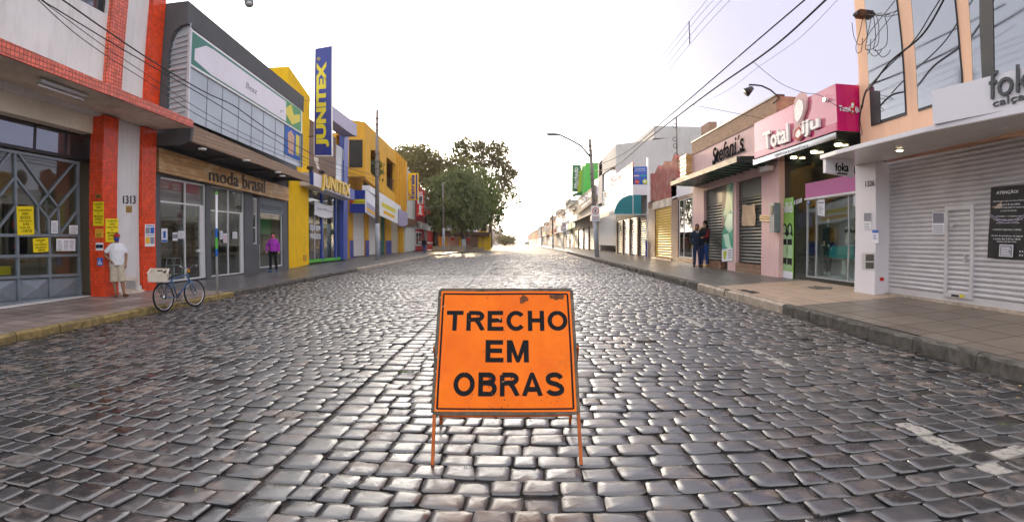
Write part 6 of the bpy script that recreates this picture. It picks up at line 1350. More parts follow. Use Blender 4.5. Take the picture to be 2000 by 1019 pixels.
            for s in 'LR': g_.tube([V3((0, 0, 1.415)) + (P_['s' + s] - V3((0, 0, 1.37))) * .3, P_['s' + s] + V3((0, 0, .005))], [(.055 + ea) * k, (.040 + ea) * k], 10)
            tor(g_, [(0, 0, prm[0] * k, (.165 * b_ + ea) * k, (.12 * b_ + ea) * k), (0, 0, 1.1 * k, (.15 * b_ + ea) * k, (.125 * b_ + ea) * k), (0, 0, 1.28 * k, (.165 * b_ + ea) * k, (.12 * b_ + ea) * k), (0, 0, 1.42 * k, (.15 + ea) * k, (.09 + ea) * k), (0, 0, 1.47 * k, .075 * k, .075 * k)]); soft(g_, nm, m, t, vox)
        elif kind == 'legs':                                    # prm = fraction of the leg covered (1 to the ankle), ease
            cov, ea = prm
            tor(g_, [(0, 0, .84 * k, (.15 * b_ + ea) * k, (.11 * b_ + ea) * k), (0, 0, .95 * k, (.16 * b_ + ea) * k, (.115 * b_ + ea) * k), (0, 0, 1.03 * k, (.15 * b_ + ea) * k, (.115 * b_ + ea) * k)])
            for s in 'LR':
                a, b, c = P_['h' + s], P_['k' + s], P_['a' + s]
                if cov < .7: g_.tube([a, a.lerp(b, .5), b.lerp(c, max(0, cov - .5) * 2)], [(.09 * b_ + ea) * k, (.085 + ea) * k, (.08 + ea * 1.6) * k], 12)
                else: g_.tube([a, a.lerp(b, .5), b, b.lerp(c, .4), b.lerp(c, .97)], [(.09 * b_ + ea) * k, (.078 + ea) * k, (.06 + ea) * k, (.056 + ea) * k, (.042 + ea * 1.5) * k], 12)
            soft(g_, nm, m, t, vox)
        elif kind == 'shoes':
            for s in 'LR':
                g2 = MB(); toe = P_['a' + s] + V3((p['toe' + s][0] * 1.1, p['toe' + s][1] * 1.12, -.052)); hl = prm[0]
                g2.tube([P_['a' + s] + V3((0, .065, -.05)), P_['a' + s] + V3((0, 0, -.04)), toe], [.040 * k, .052 * k, .036 * k], 10)
                if hl: g2.tube([P_['a' + s] + V3((0, 0, -.05)), P_['a' + s] + V3((0, 0, hl))], [.05 * k, .052 * k], 10)
                soft(g2, nm, m, t, .011)
        elif kind == 'mask':
            g_.grid(lambda u, v: H((.070 * math.sin((u - .5) * 2.5), -.012 - .098 * math.cos((u - .5) * 2.5) - .010 * math.sin(v * 3.1) * math.cos((u - .5) * 2.5), -.095 + .085 * v)), 12, 6); g_.build(nm, m, t, True, True)
        elif kind == 'cap':
            vs = MB(); n_ = 14; g_.ball(H((0, .006, .045)), (.083 * k, .098 * k, .075 * k), 0, 14, 8, rot); g_.grid(lambda u, v: H((.075 * (u - .5) * 2 * (1 - .25 * v), -.07 - .09 * v * math.cos((u - .5) * 2.2), .048 - .012 * v - .015 * abs(u - .5))), 8, 3); g_.build(nm, m, t, True, True)
        elif kind == 'collar':
            g_.tube([V3((-.06, -.06, 1.45)), V3((0, -.112, 1.38))], [.02 * k, .012 * k], 6); g_.tube([V3((.06, -.06, 1.45)), V3((0, -.112, 1.38))], [.02 * k, .012 * k], 6); g_.build(nm, m, t, True, True)
    g_ = MB()
    if hair == 'short': g_.ball(H((0, .020, .040)), (.086 * k, .098 * k, .094 * k), 0, 14, 9, rot)
    elif hair == 'tied': g_.ball(H((0, .020, .038)), (.088 * k, .098 * k, .100 * k), 0, 14, 9, rot); g_.ball(H((0, .105, .03)), .04 * k, 0, 10, 8)
    elif hair == 'long':
        g_.ball(H((0, .020, .036)), (.092 * k, .104 * k, .104 * k), 0, 14, 9, rot); tor_ = [H((0, .05, .02)), H((0, .085, -.12)), H((0, .10, -.28)), H((0, .095, -.45))]; g_.tube(tor_, [.085 * k, .085 * k, .08 * k, .045 * k], 12)
    if hair: soft(g_, 'hair', hairm, t, .010, 1)
    return t
g0 = gp(231, 579); fac = lambda p, off=0.: math.atan2(-p.x, p.y) + off
pm = fy(g0.y, (222, 456))[0]
person('man in red cap, navy mask, white shirt and khaki shorts by the red pilaster', (g0.x, g0.y, g0.z), R(40), pm.z - g0.z, dict(eR=(-.33, .06, 1.16), wR=(-.16, -.10, .97), eL=(.24, .03, 1.13), wL=(.22, -.05, .87), aL=(.15, -.06, .09), kL=(.11, -.06, .49), aR=(-.06, .0, .09), toeL=(.10, -.13), toeR=(-.02, -.15)),
       [('shirt', 'shirt white', 'top', (.86, .5, .018)), ('shorts', 'shorts khaki', 'legs', (.60, .022)), ('mask', 'mask navy', 'mask', 0), ('cap', 'cap red', 'cap', 0), ('sandal', 'sandal', 'shoes', (0,))], 'short', 'hair black', 'skin brown', R(-8), 1.18, .010)
g0 = gp(534, 531); pm = fy(g0.y, (532, 455))[0]
person('woman in a purple jumper, pink mask and black leggings walking past the dress shop window', g0, R(22), pm.z - g0.z, dict(eL=(.26, .03, 1.14), wL=(.25, -.05, .90), eR=(-.27, .04, 1.14), wR=(-.28, -.08, .92), aL=(.14, .06, .09), kL=(.11, .01, .49), aR=(-.12, -.06, .09), kR=(-.11, -.07, .49)),
       [('jumper', 'top purple', 'top', (.90, .9, .014)), ('leggings', 'leggings', 'legs', (1, .008)), ('mask', 'mask pink', 'mask', 0), ('trainer', 'shoe blue', 'shoes', (0,))], 'tied', 'hair brown', 'skin light', R(-5), 1.08, .012)
g0 = gp(1365, 522); g0.x -= .10; pm = fy(g0.y, (1364, 438))[0]; hh = pm.z - g0.z
person('bearded man in a navy jumper and dark jeans by the dark shutter', g0, R(-8), hh, dict(eR=(-.25, .05, 1.13), wR=(-.20, -.06, .90), eL=(.24, .04, 1.13), wL=(.20, .02, .90), aL=(.13, .0, .09), aR=(-.11, -.02, .09)),
       [('jumper', 'sweater navy', 'top', (.88, .9, .016)), ('jeans', 'jeans dark', 'legs', (1, .012)), ('collar', 'shirt white', 'collar', 0), ('shoe', 'cloth black', 'shoes', (0,))], 'short', 'hair brown', 'skin brown', R(10), 1.02, .012)
g1_ = gp(1386, 521); g1_.y = g0.y + .12; g1_.z = zg(g1_.x, g1_.y); g1_.x -= .16; pm = fy(g1_.y, (1381, 432))[0]
person('woman with long black hair, red sleeves, black vest and tan boots touching the bearded man', g1_, R(-62), pm.z - g1_.z, dict(sR=(-.15, -.04, 1.37), eR=(-.17, -.26, 1.28), wR=(-.05, -.44, 1.42), eL=(.18, -.06, 1.12), wL=(.10, -.22, 1.10), aL=(.10, .05, .09), aR=(-.10, -.06, .09)),
       [('jumper', 'sleeve red', 'top', (.92, .9, .010)), ('vest', 'cloth black', 'vest', (.86, .030)), ('jeans', 'jeans blue', 'legs', (1, .010)), ('boot', 'boots tan', 'shoes', (.06,))], 'long', 'hair black', 'skin light', 0, 1.0, .012)
g0 = gp(829, 494); pm = fy(g0.y, (829, 463.5))[0]
person('man in a black jacket and blue jeans walking away before the red building', g0, R(165), pm.z - g0.z, dict(eL=(.27, .03, 1.14), eR=(-.27, .03, 1.14), wL=(.26, -.02, .90), wR=(-.26, -.02, .9), aL=(.11, -.08, .09), aR=(-.11, .1, .09)),
       [('jacket', 'cloth black', 'top', (.86, .9, .02)), ('jeans', 'jeans blue', 'legs', (1, .012)), ('shoe', 'cloth black', 'shoes', (0,))], 'short', 'hair black', 'skin brown', 0, 1.05, .016)
for px, y, top, lb, rz in ((909, 73, 'sleeve red', 'small person in a dark red top by the square planter', 20), (953, 112, 'jeans blue', 'small person in a blue top beyond the square kiosk', 0)):
    c = fy(y, (px, 478))[0]; person(lb, (c.x, y, zr(y) + .15), R(rz), 1.68, {}, [('top', top, 'top', (.88, .9, .02)), ('trousers', 'cloth black', 'legs', (1, .012))], 'short', 'hair black', 'skin brown', 0, 1., .02)

# ================================================================== bicycle and crate
mat('bike blue', (.03, .09, .22), .35, .2, .1, 12, .3); mat('tyre', (.016, .016, .017), .85); mat('chrome', (.55, .56, .58), .22, .9, .06); mat('saddle', (.02, .02, .022), .5); mat('reflector', (.6, .25, .02), .3)
mat('crate cream', (.56, .50, .42), .6, 0, .08, 6, .25, (.35, .28, .2))
w0, w1 = gp(322, 610), gp(374, 601); rad = .335
b0 = Vector((w0.x, w0.y, zr(w0.y) + .012)); dirv = Vector((w1.x - w0.x + .02, 1.08, 0)).normalized()
BK = thing('bicycle', 'blue bicycle with silver rims and a rear rack parked at the yellow kerb', 'bicycle', b0, math.atan2(dirv.y, dirv.x))
BL = 1.06                                                        # local: x forward from the rear hub, y left, z up; leaning a little to the kerb
lean = Matrix.Rotation(R(-4), 3, 'X')
def bk(mb, name, m, parent=BK, smooth=True): mb.v = [tuple(lean @ Vector(p)) for p in mb.v]; return mb.build(name, m, parent, smooth, True)
for hx in (0, BL):
    rot = Matrix.Rotation(R(0 if hx == 0 else -7), 3, 'Z'); c = Vector((hx, 0, rad))
    mb = MB(); mb.ring(c, rot @ Vector((0, 1, 0)), rad - .022, .022, 40, 8); wt = bk(mb, 'wheel', 'tyre')
    mb = MB(); mb.ring(c, rot @ Vector((0, 1, 0)), rad - .05, .013, 40, 6); bk(mb, 'rim', 'chrome', wt)
    mb = MB(); mb.tube([c - rot @ Vector((0, .05, 0)), c + rot @ Vector((0, .05, 0))], .022, 10)
    if hx == 0: mb.disc(c + Vector((0, -.045, 0)), (0, 1, 0), .05, .02, 16)
    bk(mb, 'hub', 'chrome', wt)
    mb = MB(); ex, ez = rot @ Vector((1, 0, 0)), Vector((0, 0, 1)); ay = rot @ Vector((0, 1, 0))
    for i in range(28): a = 2 * math.pi * i / 28; a2 = a + (.35 if i % 2 else -.35); mb.tube([c + (ex * math.cos(a2) + ez * math.sin(a2)) * .02 + ay * (.03 if i % 4 < 2 else -.03), c + (ex * math.cos(a) + ez * math.sin(a)) * (rad - .05)], .0022, 4)
    tag(bk(mb, 'spokes', 'chrome', wt, False))
BBk, ST, HT, HB = Vector((.44, 0, .29)), Vector((.30, 0, .76)), Vector((.86, 0, .80)), Vector((.91, 0, .66))
mb = MB()
for a, b, r in ((BBk, ST, .017), (ST.lerp(BBk, .08), HT, .017), (BBk, HB, .02), (HT, HB, .021)): mb.tube([a, b], r, 10)
for s in (-1, 1): mb.tube([Vector((0, s * .06, rad)), BBk + Vector((0, s * .03, 0))], .011, 8); mb.tube([Vector((0, s * .06, rad)), ST.lerp(BBk, .1) + Vector((0, s * .02, 0))], .010, 8)
bk(mb, 'frame', 'bike blue')
mb = MB()
for s in (-1, 1): mb.tube([HB + Vector((.005, s * .05, -.02)), Vector((.98, s * .055, .5)), Vector((BL, s * .055, rad))], [.015, .013, .010], 8)
mb.tube([HB + Vector((.004, -.05, -.02)), HB + Vector((.004, .05, -.02))], .018, 8); bk(mb, 'fork', 'bike blue')
mb = MB(); top = HT + Vector((-.03, 0, .12)); mb.tube([HT, top, top + Vector((.05, 0, .03))], .013, 8); h0 = top + Vector((.05, 0, .03))
mb.tube([h0 + Vector((-.10, .32, .07)), h0 + Vector((-.02, .22, .07)), h0 + Vector((0, .07, .0)), h0, h0 + Vector((0, -.07, 0)), h0 + Vector((-.02, -.22, .07)), h0 + Vector((-.10, -.32, .07))], .011, 8); hb = bk(mb, 'handlebar', 'chrome')
for s in (-1, 1): mb = MB(); mb.tube([h0 + Vector((-.02, s * .23, .07)), h0 + Vector((-.11, s * .33, .07))], .017, 8); bk(mb, 'grip', 'saddle', hb); mb = MB(); mb.tube([h0 + Vector((0, s * .2, .06)), h0 + Vector((.06, s * .27, .045))], .007, 6); bk(mb, 'brake_lever', 'chrome', hb)
mb = MB(); mb.box(h0 + Vector((.02, -.035, -.10)), h0 + Vector((.04, .035, -.02))); bk(mb, 'front_reflector', 'reflector', hb, False)
mb = MB(); mb.tube([ST, ST + Vector((-.03, 0, .10))], .012, 8); bk(mb, 'seat_post', 'chrome')
mb = MB(); s0 = ST + Vector((-.03, 0, .13)); mb.tube([s0 + Vector((-.13, 0, .01)), s0 + Vector((-.06, 0, .01)), s0 + Vector((.05, 0, 0)), s0 + Vector((.15, 0, -.01))], [.085, .09, .05, .022], 12); mb.v = [(x, y, s0.z + (z - s0.z) * .42) for x, y, z in mb.v]; bk(mb, 'saddle', 'saddle')
mb = MB(); mb.ring(BBk + Vector((0, -.05, 0)), (0, 1, 0), .085, .008, 24, 6); mb.disc(BBk + Vector((0, -.055, 0)), (0, 1, 0), .03, .01, 12)
for i in range(5): a = 2 * math.pi * i / 5; mb.tube([BBk + Vector((0, -.05, 0)), BBk + Vector((.085 * math.cos(a), -.05, .085 * math.sin(a)))], .006, 5)
cr = bk(mb, 'chainring', 'dark metal')
for s, a in ((-1, R(-60)), (1, R(120))):
    e = BBk + Vector((.17 * math.cos(a), s * .075, .17 * math.sin(a))); mb = MB(); mb.bar(BBk + Vector((0, s * .06, 0)), e, .015, .025); bk(mb, 'crank', 'chrome', cr, False); mb = MB(); mb.box(e + Vector((-.045, min(0, s * .10), -.012)), e + Vector((.045, max(0, s * .10), .012))); bk(mb, 'pedal', 'saddle', cr, False)
mb = MB(); mb.tube([BBk + Vector((0, -.05, .085)), Vector((0, -.045, rad + .04))], .005, 5); mb.tube([BBk + Vector((0, -.05, -.085)), Vector((0, -.045, rad - .04))], .005, 5); bk(mb, 'chain', 'dark metal')
mb = MB()
for s in (-.07, .07): mb.tube([Vector((-.30, s, .72)), Vector((.24, s, .72))], .008, 6); mb.tube([Vector((0, s, rad)), Vector((-.14, s, .72))], .007, 6); mb.tube([Vector((0, s, rad)), Vector((.06, s, .72))], .007, 6)
for x in (-.3, -.15, 0, .15): mb.tube([Vector((x, -.07, .72)), Vector((x, .07, .72))], .007, 6)
bk(mb, 'rear_rack', 'dark metal')
mb = MB(); mb.tube([Vector((.32, .03, .27)), Vector((.26, .22, .0))], .010, 6); bk(mb, 'kickstand', 'chrome')
# crate on the rack
mw = Matrix.Translation(b0) @ Matrix.Rotation(math.atan2(dirv.y, dirv.x), 4, 'Z')
ct = thing('crate', 'cream plastic crate tilted on the rear rack of the bicycle', 'crate', mw @ (lean @ Vector((-.10, 0, .745))), math.atan2(dirv.y, dirv.x))
tilt = Matrix.Rotation(R(-5), 3, 'Y') @ Matrix.Rotation(R(6), 3, 'X') @ Matrix.Rotation(R(38), 3, 'Z'); cm = MB()
L_, W_, H_, t_ = .30, .20, .20, .012
cm.box((-L_, -W_, 0), (L_, W_, t_))
for s in (-1, 1):
    cm.box((-L_, s * W_ - t_ / 2, t_), (L_, s * W_ + t_ / 2, H_)); cm.box((-L_, s * W_ - .018, H_ - .02), (L_, s * W_ + .018, H_ + .004))
    cm.box((s * L_ - t_ / 2, -W_, t_), (s * L_ + t_ / 2, W_, H_ - .075)); cm.box((s * L_ - t_ / 2, -W_, H_ - .035), (s * L_ + t_ / 2, W_, H_)); cm.box((s * L_ - t_ / 2, -W_, H_ - .075), (s * L_ + t_ / 2, -.06, H_ - .035)); cm.box((s * L_ - t_ / 2, .06, H_ - .075), (s * L_ + t_ / 2, W_, H_ - .035))
cm.v = [tuple(tilt @ Vector(p)) for p in cm.v]; cm.build('shell', 'crate cream', ct, False, True)
cm = MB()
for z in (.10, .125): cm.box((-.16, -W_ - .012, z), (-.05, -W_ - .008, z + .012))
cm.v = [tuple(tilt @ Vector(p)) for p in cm.v]; cm.build('printed_mark', 'red ink', ct, False, True)

# ================================================================== posts, poles and lamps
p0 = gp(425, 573); mb = MB(); zt = fy(p0.y, (424, 379))[0].z
ps = thing('signpost', 'steel post with a green cap and blue green sticker at the kerb', 'post', p0)
mb.tube([p0, Vector((p0.x, p0.y, zt))], .035, 12); mb.build('pole', 'pale steel', ps, True)
mb = MB(); mb.tube([(p0.x, p0.y, zt), (p0.x, p0.y, zt + .06)], .038, 12); mb.build('cap', 'green ink', ps, True)
za, zb_2 = fy(p0.y, (424, 500))[0].z, fy(p0.y, (424, 446))[0].z; mb = MB(); mb.tube([(p0.x, p0.y, za), (p0.x, p0.y, zb_2)], .0375, 12, 0, False); mb.tube([(p0.x, p0.y, za + .2), (p0.x, p0.y, zb_2 - .25)], .0385, 12, 1, False); mb.build('sticker_band', ['blue ink', 'green ink'], ps, True)
def pole(base, top, r0, r1, label, white=2.6, extra=True):
    t = thing('utility_pole', label, 'utility pole', base); b, e = Vector(base), Vector(top); d = e - b; w = white / d.length
    mb = MB(); mb.tube([b, b + d * w], [r0, r0 + (r1 - r0) * w], 12); mb.build('whitewashed_base', 'pole whitewash', t, True)
    mb = MB(); mb.tube([b + d * w, e], [r0 + (r1 - r0) * w, r1], 12); mb.build('shaft', 'pole concrete', t, True)
    if extra:
        for z in (.55, .6, .65, .70, .86, .9, .94): q = b + d * z; mb = MB(); mb.ring(q, d, r0 * .9, .02, 14, 5); mb.tube([q + Vector((-.1, -r0 * .8, 0)), q + Vector((-.16, -r0 - .12, .02))], .035, 6); mb.build('insulator', 'dark metal', t, True)
    return t
p1 = gp(738, 507); pole(p1, fy(p1.y, (737, 215))[0], .17, .11, 'tall concrete pole with a whitewashed foot before the ochre building')
p2 = gp(867, 489); p2.y = 64; p2 = fy(64, (867, 488))[0]; pole(p2, fy(64, (865, 357))[0], .15, .09, 'slender grey pole with a whitewashed foot at the square corner')
p3 = gp(1166, 501); e3 = fy(p3.y, (1152, 272))[0]; PL = pole(p3, e3, .19, .12, 'leaning concrete pole carrying a street lamp arm on the shop side', 3.3)
def lamp_arm(t, pts, r, head, hd, m='pole concrete', size=(.42, .16, .09)):
    mb = MB(); mb.tube(pts, r, 8); mb.build('lamp_arm', m, t, True)
    mb = MB(); hd = Vector(hd).normalized(); a = Vector(head); n_ = 12
    mb.tube([a - hd * .10, a, a + hd * size[0] * .5, a + hd * size[0], a + hd * size[0] * 1.2], [.05, size[1] * .7, size[1], size[1] * .9, .04], n_); c = a
    mb.v = [tuple(Vector((p[0], p[1], c.z + (p[2] - c.z) * .55))) for p in mb.v]; lh = mb.build('lamp_head', 'grey steel', t, True)
    mb = MB(); q = a + hd * size[0] * .6; mb.ball(q - Vector((0, 0, size[1] * .35)), (size[0] * .38, size[1] * .7, .05), 0, 10, 6); mb.build('lens', 'lamp lens', lh, True)
a = fy(43, (1152, 305), (1135, 285), (1112, 272), (1092, 263)); a[0] = p3.lerp(e3, .84); lamp_arm(PL, a, .085, a[-1], fy(43, (1066, 261))[0] - a[-1], size=(.9, .24, .1), m='grey steel')
# parking plate on the pole
def plate(quad, th=.02):
    mb = MB(); mb.prism(quad, -qn(quad) * th, 0); n = qn(quad); c = sub(quad, .5, .68, .5, .68)[0]; w = (quad[1] - quad[0]).length
    mb.ring(c + n * .006, n, w * .34, w * .045, 24, 6, 1); lettering(mb, 'E', [c + (quad[1] - quad[0]).normalized() * w * x + Vector((0, 0, w * y)) for x, y in ((-.12, -.17), (.12, -.17), (.12, .17), (-.12, .17))], .006, 2, bold=.03)
    for i in range(4): patch(mb, quad, .12, .06 + .07 * i, .88, .09 + .07 * i, 3 if i != 3 else 1, .004)
    return mb
y3 = p3.y - .25; q = fy(y3, (1155, 432), (1172, 432), (1171, 402), (1155, 402)); s = single(plate(q), 'parking_sign', ['white paint', 'red ink', 'ink', 'grey ink'], 'white parking plate with a red ringed letter E on the leaning pole', 'sign')
y4 = 66.; b4 = gp(1102, 488); b4 = fy(y4, (1101.5, 489))[0]; t = thing('parking_sign', 'distant parking plate with a red ring on its own thin post', 'sign', b4)
mb = MB(); mb.tube([b4, fy(y4, (1101.5, 433))[0]], .04, 8); mb.build('post', 'pale steel', t, True)
q = fy(y4 - .06, (1097.5, 452), (1106, 452), (1106, 434), (1097.5, 434)); plate(q).build('plate', ['white paint', 'red ink', 'ink', 'grey ink'], t)
for px, pt_, py, y, lb in ((1080, 1078, 376, 98, 'brown pole with a whitewashed foot by the magenta awning'), (1058, 1056, 408, 150, 'thin pole further down the shop side')):
    b = fy(y, (px, 484 if y < 100 else 482))[0]; b.z = zr(y) + .15; t = pole(b, fy(y, (pt_, py))[0], .17, .11, lb)
    h = fy(y, (px - (26 if y < 100 else 16), 372 if y < 100 else 415))[0]; lamp_arm(t, [b.lerp(fy(y, (pt_, py))[0], .9), h + Vector((1, 0, -.3)), h], .05, h, (-1, 0, 0), size=(.8, .22, .1))
for px, py, y, lb in ((943, 420, 100, 'thin grey pole beside the sparse tall tree'), (960, 430, 120, 'thin dark pole beyond the kiosk')):
    b = fy(y, (px, 484))[0]; b.z = zr(y) + .1; pole(b, fy(y, (px - 1, py))[0], .13, .09, lb)
b = fy(68, (896, 492))[0]; b.z = zr(68) + .1; mb = MB(); mb.tube([b, fy(68, (895, 452))[0]], .05, 8); single(mb, 'signpost', 'pole concrete', 'thin bare post beside the whitewashed trunk', 'post', None, True)
# gooseneck lamp on the brick parapet, lamp head at the top of the picture
gy = fx(8.95, (1521, 190))[0]; t = thing('wall_lamp', 'black gooseneck lamp reaching out from the brick parapet', 'lamp', Vector((8.95, 17.5, 6.4)))
a = fy(17.3, (1541, 206), (1523, 192), (1505, 176), (1488, 168), (1472, 166), (1463, 166)); a[0] = Vector((8.75, 17.45, 6.35)); mb = MB(); mb.tube(a, .03, 8); mb.build('lamp_arm', 'black plastic', t, True)
mb = MB(); h = a[-1]; e = fy(17.3, (1457, 181))[0]; mb.tube([h, h + Vector((0, 0, -.12))], .015, 6); mb.tube([h + Vector((.12, 0, -.10)), e], [.07, .16], 10); mb.build('lamp_head', 'black plastic', t, True)
lp = fy(13, (494, -60))[0]; t = thing('street_lamp', 'grey street lamp head hanging over the pavement at the top of the picture', 'street lamp', (-8.35, 13.2, .15))
h = fy(12.5, (484, -14))[0]; mb = MB(); mb.tube([(-8.35, 14.9, 9.6), h + Vector((-.9, .8, .75)), h + Vector((-.2, .1, .30))], .035, 8); mb.build('lamp_arm', 'pole concrete', t, True)
e = fy(12.2, (487, 8))[0]; d_ = (e - h).normalized(); mb = MB(); mb.tube([h - d_ * .25, h - d_ * .1, h + d_ * .0, e], [.06, .11, .13, .11], 12); mb.build('lamp_head', 'grey steel', t, True); mb = MB(); mb.ball(e - d_ * .02, (.09, .09, .06), 0, 10, 6); mb.build('lens', 'lamp lens', t, True)

# ================================================================== overhead cables
mat('cable', (.018, .018, .02), .6)
def cable(pts, r, label, group=None, m='cable'):
    P = [Vector(p) for p in pts]; out = []                      # smooth through the points
    for i in range(len(P) - 1):
        a, b, c, d = P[max(i - 1, 0)], P[i], P[i + 1], P[min(i + 2, len(P) - 1)]
        for k in range(6): t = k / 6; out.append(.5 * ((2 * b) + (c - a) * t + (2 * a - 5 * b + 4 * c - d) * t * t + (3 * b - a - 3 * c + d) * t ** 3))
    out.append(P[-1]); mb = MB(); mb.tube(out, r, 6); return single(mb, 'overhead_cable', m, label, 'cable', group, True)
gl, gr = 'cables over the white shop canopy', 'cables over the shop side pavement'
e1 = fy(p1.y - .2, (737, 345))[0]
XL = -8.7
def lc(px): return fx(XL, *px)
cable(lc([(60, -42), (122, 0), (213, 63.5), (309, 127), (400, 180), (457, 207), (523, 253), (590, 290), (640, 315)]) + [e1], .017, 'thick upper cable crossing the red pilasters to the tall pole', gl)
cable(lc([(30, -50), (82, 0), (113, 20), (213, 81), (309, 137), (400, 189), (460, 226), (540, 275), (620, 318)]) + [e1 + Vector((0, 0, -.3))], .013, 'second cable just under the thick one', gl)
cable(lc([(40, -30), (74, 0), (140, 60), (209, 110), (285, 158), (378, 220), (470, 268), (560, 308), (640, 336)]) + [e1 + Vector((0, 0, -.6))], .009, 'lowest thin cable over the tile edged canopy', gl)
cable(lc([(50, -30), (80, 0), (150, 52), (214, 98), (290, 148), (380, 208), (470, 258), (560, 300), (640, 330)]) + [e1 + Vector((0, 0, -.45))], .008, 'thin middle cable over the tile edged canopy', gl)
cable(fy(27.5, (480, 283), (500, 268), (530, 240), (575, 225), (600, 196)) + [fy(30, (690, 215))[0]], .01, 'thin looping cable between the grey parapet and the navy blade sign')
tp = p3.lerp(e3, .72)
XR = 6.3
def rc(px): return fx(XR, *px)
cable([tp + Vector((0, 0, .35))] + rc([(1220, 299), (1300, 233), (1380, 165), (1470, 87), (1572, 0), (1620, -42)]), .021, 'thick upper cable running from the leaning pole over the pink shop', gr)
cable([tp] + rc([(1200, 325), (1265, 272), (1342, 213), (1400, 170), (1471, 121), (1530, 76), (1613, 0), (1660, -48)]), .026, 'thick lower cable with clamps over the pink shop', gr)
cable([tp + Vector((0, 0, .6))] + rc([(1230, 275), (1300, 228), (1404, 186), (1480, 132), (1560, 76), (1636, 0)]), .006, 'thin pale wire beside the thick lower cable', gr, 'grey steel')
for i, (a, b, c) in enumerate((((1212, 212), (1347, 42), (1385, -4)), ((1214, 222), (1346, 56), (1398, -4)), ((1216, 231), (1347, 71), (1414, -4)), ((1218, 240), (1348, 86), (1430, -4)))):
    cable(fx(4.2, (1160 - i, 275 + i * 4), a, b, c), .006, ('topmost thin wire of the high four wire bundle', 'second thin wire of the high four wire bundle', 'third thin wire of the high four wire bundle', 'lowest thin wire of the high four wire bundle')[i], 'high thin wires', 'grey steel')
cable(fx(4.2, (1346, 42), (1346, 56), (1347, 71), (1347, 86)), .012, 'short upright wire spacer on the high four wire bundle'); cable(fx(4.2, (1211, 210), (1211, 225), (1212, 237), (1207, 242)), .015, 'distant upright wire spacer on the high four wire bundle')
cable(rc([(1471, 121)]) + fx(7.2, (1520, 160), (1565, 180)) + fx(7.9, (1600, 186), (1636, 208)) + fx(8.5, (1672, 222)), .008, 'thin drop wire running down past the slipper emblem'); cable(rc([(1361, 207)]) + fx(7.6, (1440, 222)) + fx(8.8, (1500, 234)), .007, 'thin drop wire running to the brick parapet')
cable(fx(8.35, (1683, 212)) + fx(8.2, (1690, 182)) + fx(8.0, (1705, 165), (1740, 120), (1800, 70), (1838, 10), (1850, -20)), .022, 'heavy black cable bundle crossing the tall dark windows')
cable(fx(8.2, (1690, 178), (1720, 145), (1783, 82), (1820, 25), (1845, -15)), .014, 'thinner cable twisted round the heavy bundle')
for i, pts in enumerate((((1688, 28), (1720, 30), (1752, 22)), ((1690, 30), (1694, 70), (1690, 95), (1700, 97), (1715, 85), (1716, 50), (1712, 30), (1722, 26)), ((1686, 30), (1680, 60), (1672, 90), (1674, 103), (1682, 100), (1685, 75)), ((1664, 45), (1668, 72), (1678, 88), (1690, 78), (1705, 55), (1748, 2)), ((1693, 95), (1706, 110), (1718, 104), (1722, 96)), ((1683, 210), (1680, 235), (1684, 260), (1680, 262), (1678, 240), (1682, 205)))):
    cable(fx(8.45, *pts), .009, ('short level service wire on the peach wall', 'looped black wire hanging on the first tall window', 'small wire loop on the edge of the peach wall', 'slack wire curving over the first tall window', 'lowest slack wire loop under the bracket', 'tangle of wire at the magenta sign side')[i], 'service wires on the peach wall')
mb = MB(); p = fx(8.45, (1680, 28))[0]; mb.box(p - Vector((.08, .12, .08)), p + Vector((.15, .12, .08)), 0); mb.tube([p - Vector((.1, .1, 0)), p - Vector((.1, -.1, 0))], .05, 8, 1); single(mb, 'cable_bracket', ['rust', 'dark metal'], 'rusty cable bracket at the edge of the peach wall', 'bracket')
cable([Vector((p2.x, 64, 6.0))] + fy(64, (845, 405), (828, 408)), .03, 'pale slack cable between the square pole and the red building', None, 'pole concrete')
cable(fy(90, (866, 395), (900, 399), (955, 398), (1000, 398)), .02, 'thin cable strung across before the square trees')
b = fy(40, (1322, 310))[0]; mb = MB(); t = thing('utility_pole', 'thin roof mast behind the peeling red wall carrying drop wires', 'utility pole', (b.x, 40, 4)); mb.tube([(b.x, 40, 4), fy(40, (1321, 230))[0]], .07, 8); mb.build('shaft', 'pole concrete', t, True)
for px, py in ((1318, 246), (1318, 272), (1319, 285), (1320, 303)): q = fy(39.9, (px, py))[0]; mb = MB(); mb.ring(q, (0, 1, 0), .16, .025, 12, 5); mb.build('insulator', 'dark metal', t, True)

# far car
def car(label, x, y, rz, m):
    t = thing('parked_car', label, 'car', (x, y, zr(y)), rz)
    mb = MB(); pr = [(-2.0, .35), (-2.05, .75), (-1.3, .88), (-.8, 1.40), (.6, 1.42), (1.2, .92), (1.95, .82), (2.0, .35)]; mb.prism([(-.82, y_, z_) for y_, z_ in pr], (1.64, 0, 0)); mb.build('body', m, t, local=True, bevel=.06)
    mb = MB(); mb.prism([(-.7, -1.30, .92), (.7, -1.30, .92), (.6, -.86, 1.34), (-.6, -.86, 1.34)], (0, -.03, .0)); mb.build('windscreen', 'film glass', t, local=True)
    for sx in (-.78, .78):
        for sy in (-1.25, 1.25): mb = MB(); mb.tube([(sx - .1, sy, .31), (sx + .1, sy, .31)], .31, 16); w = mb.build('wheel', 'tyre', t, True, True)
    for sx in (-.6, .6): mb = MB(); mb.ball((sx, -2.03, .66), (.16, .04, .08), 0, 8, 6); mb.build('headlight', 'lamp lens', t, True, True)
    return t
mat('car silver', (.5, .5, .52), .25, .5)
c = fy(200, (999, 480))[0]; car('pale silver car far down the street', c.x, 200, 0, 'car silver')
c = fy(260, (1012, 478))[0]; car('dark car parked at the far shop side kerb', 4.4, 230, 0, 'charcoal wall')
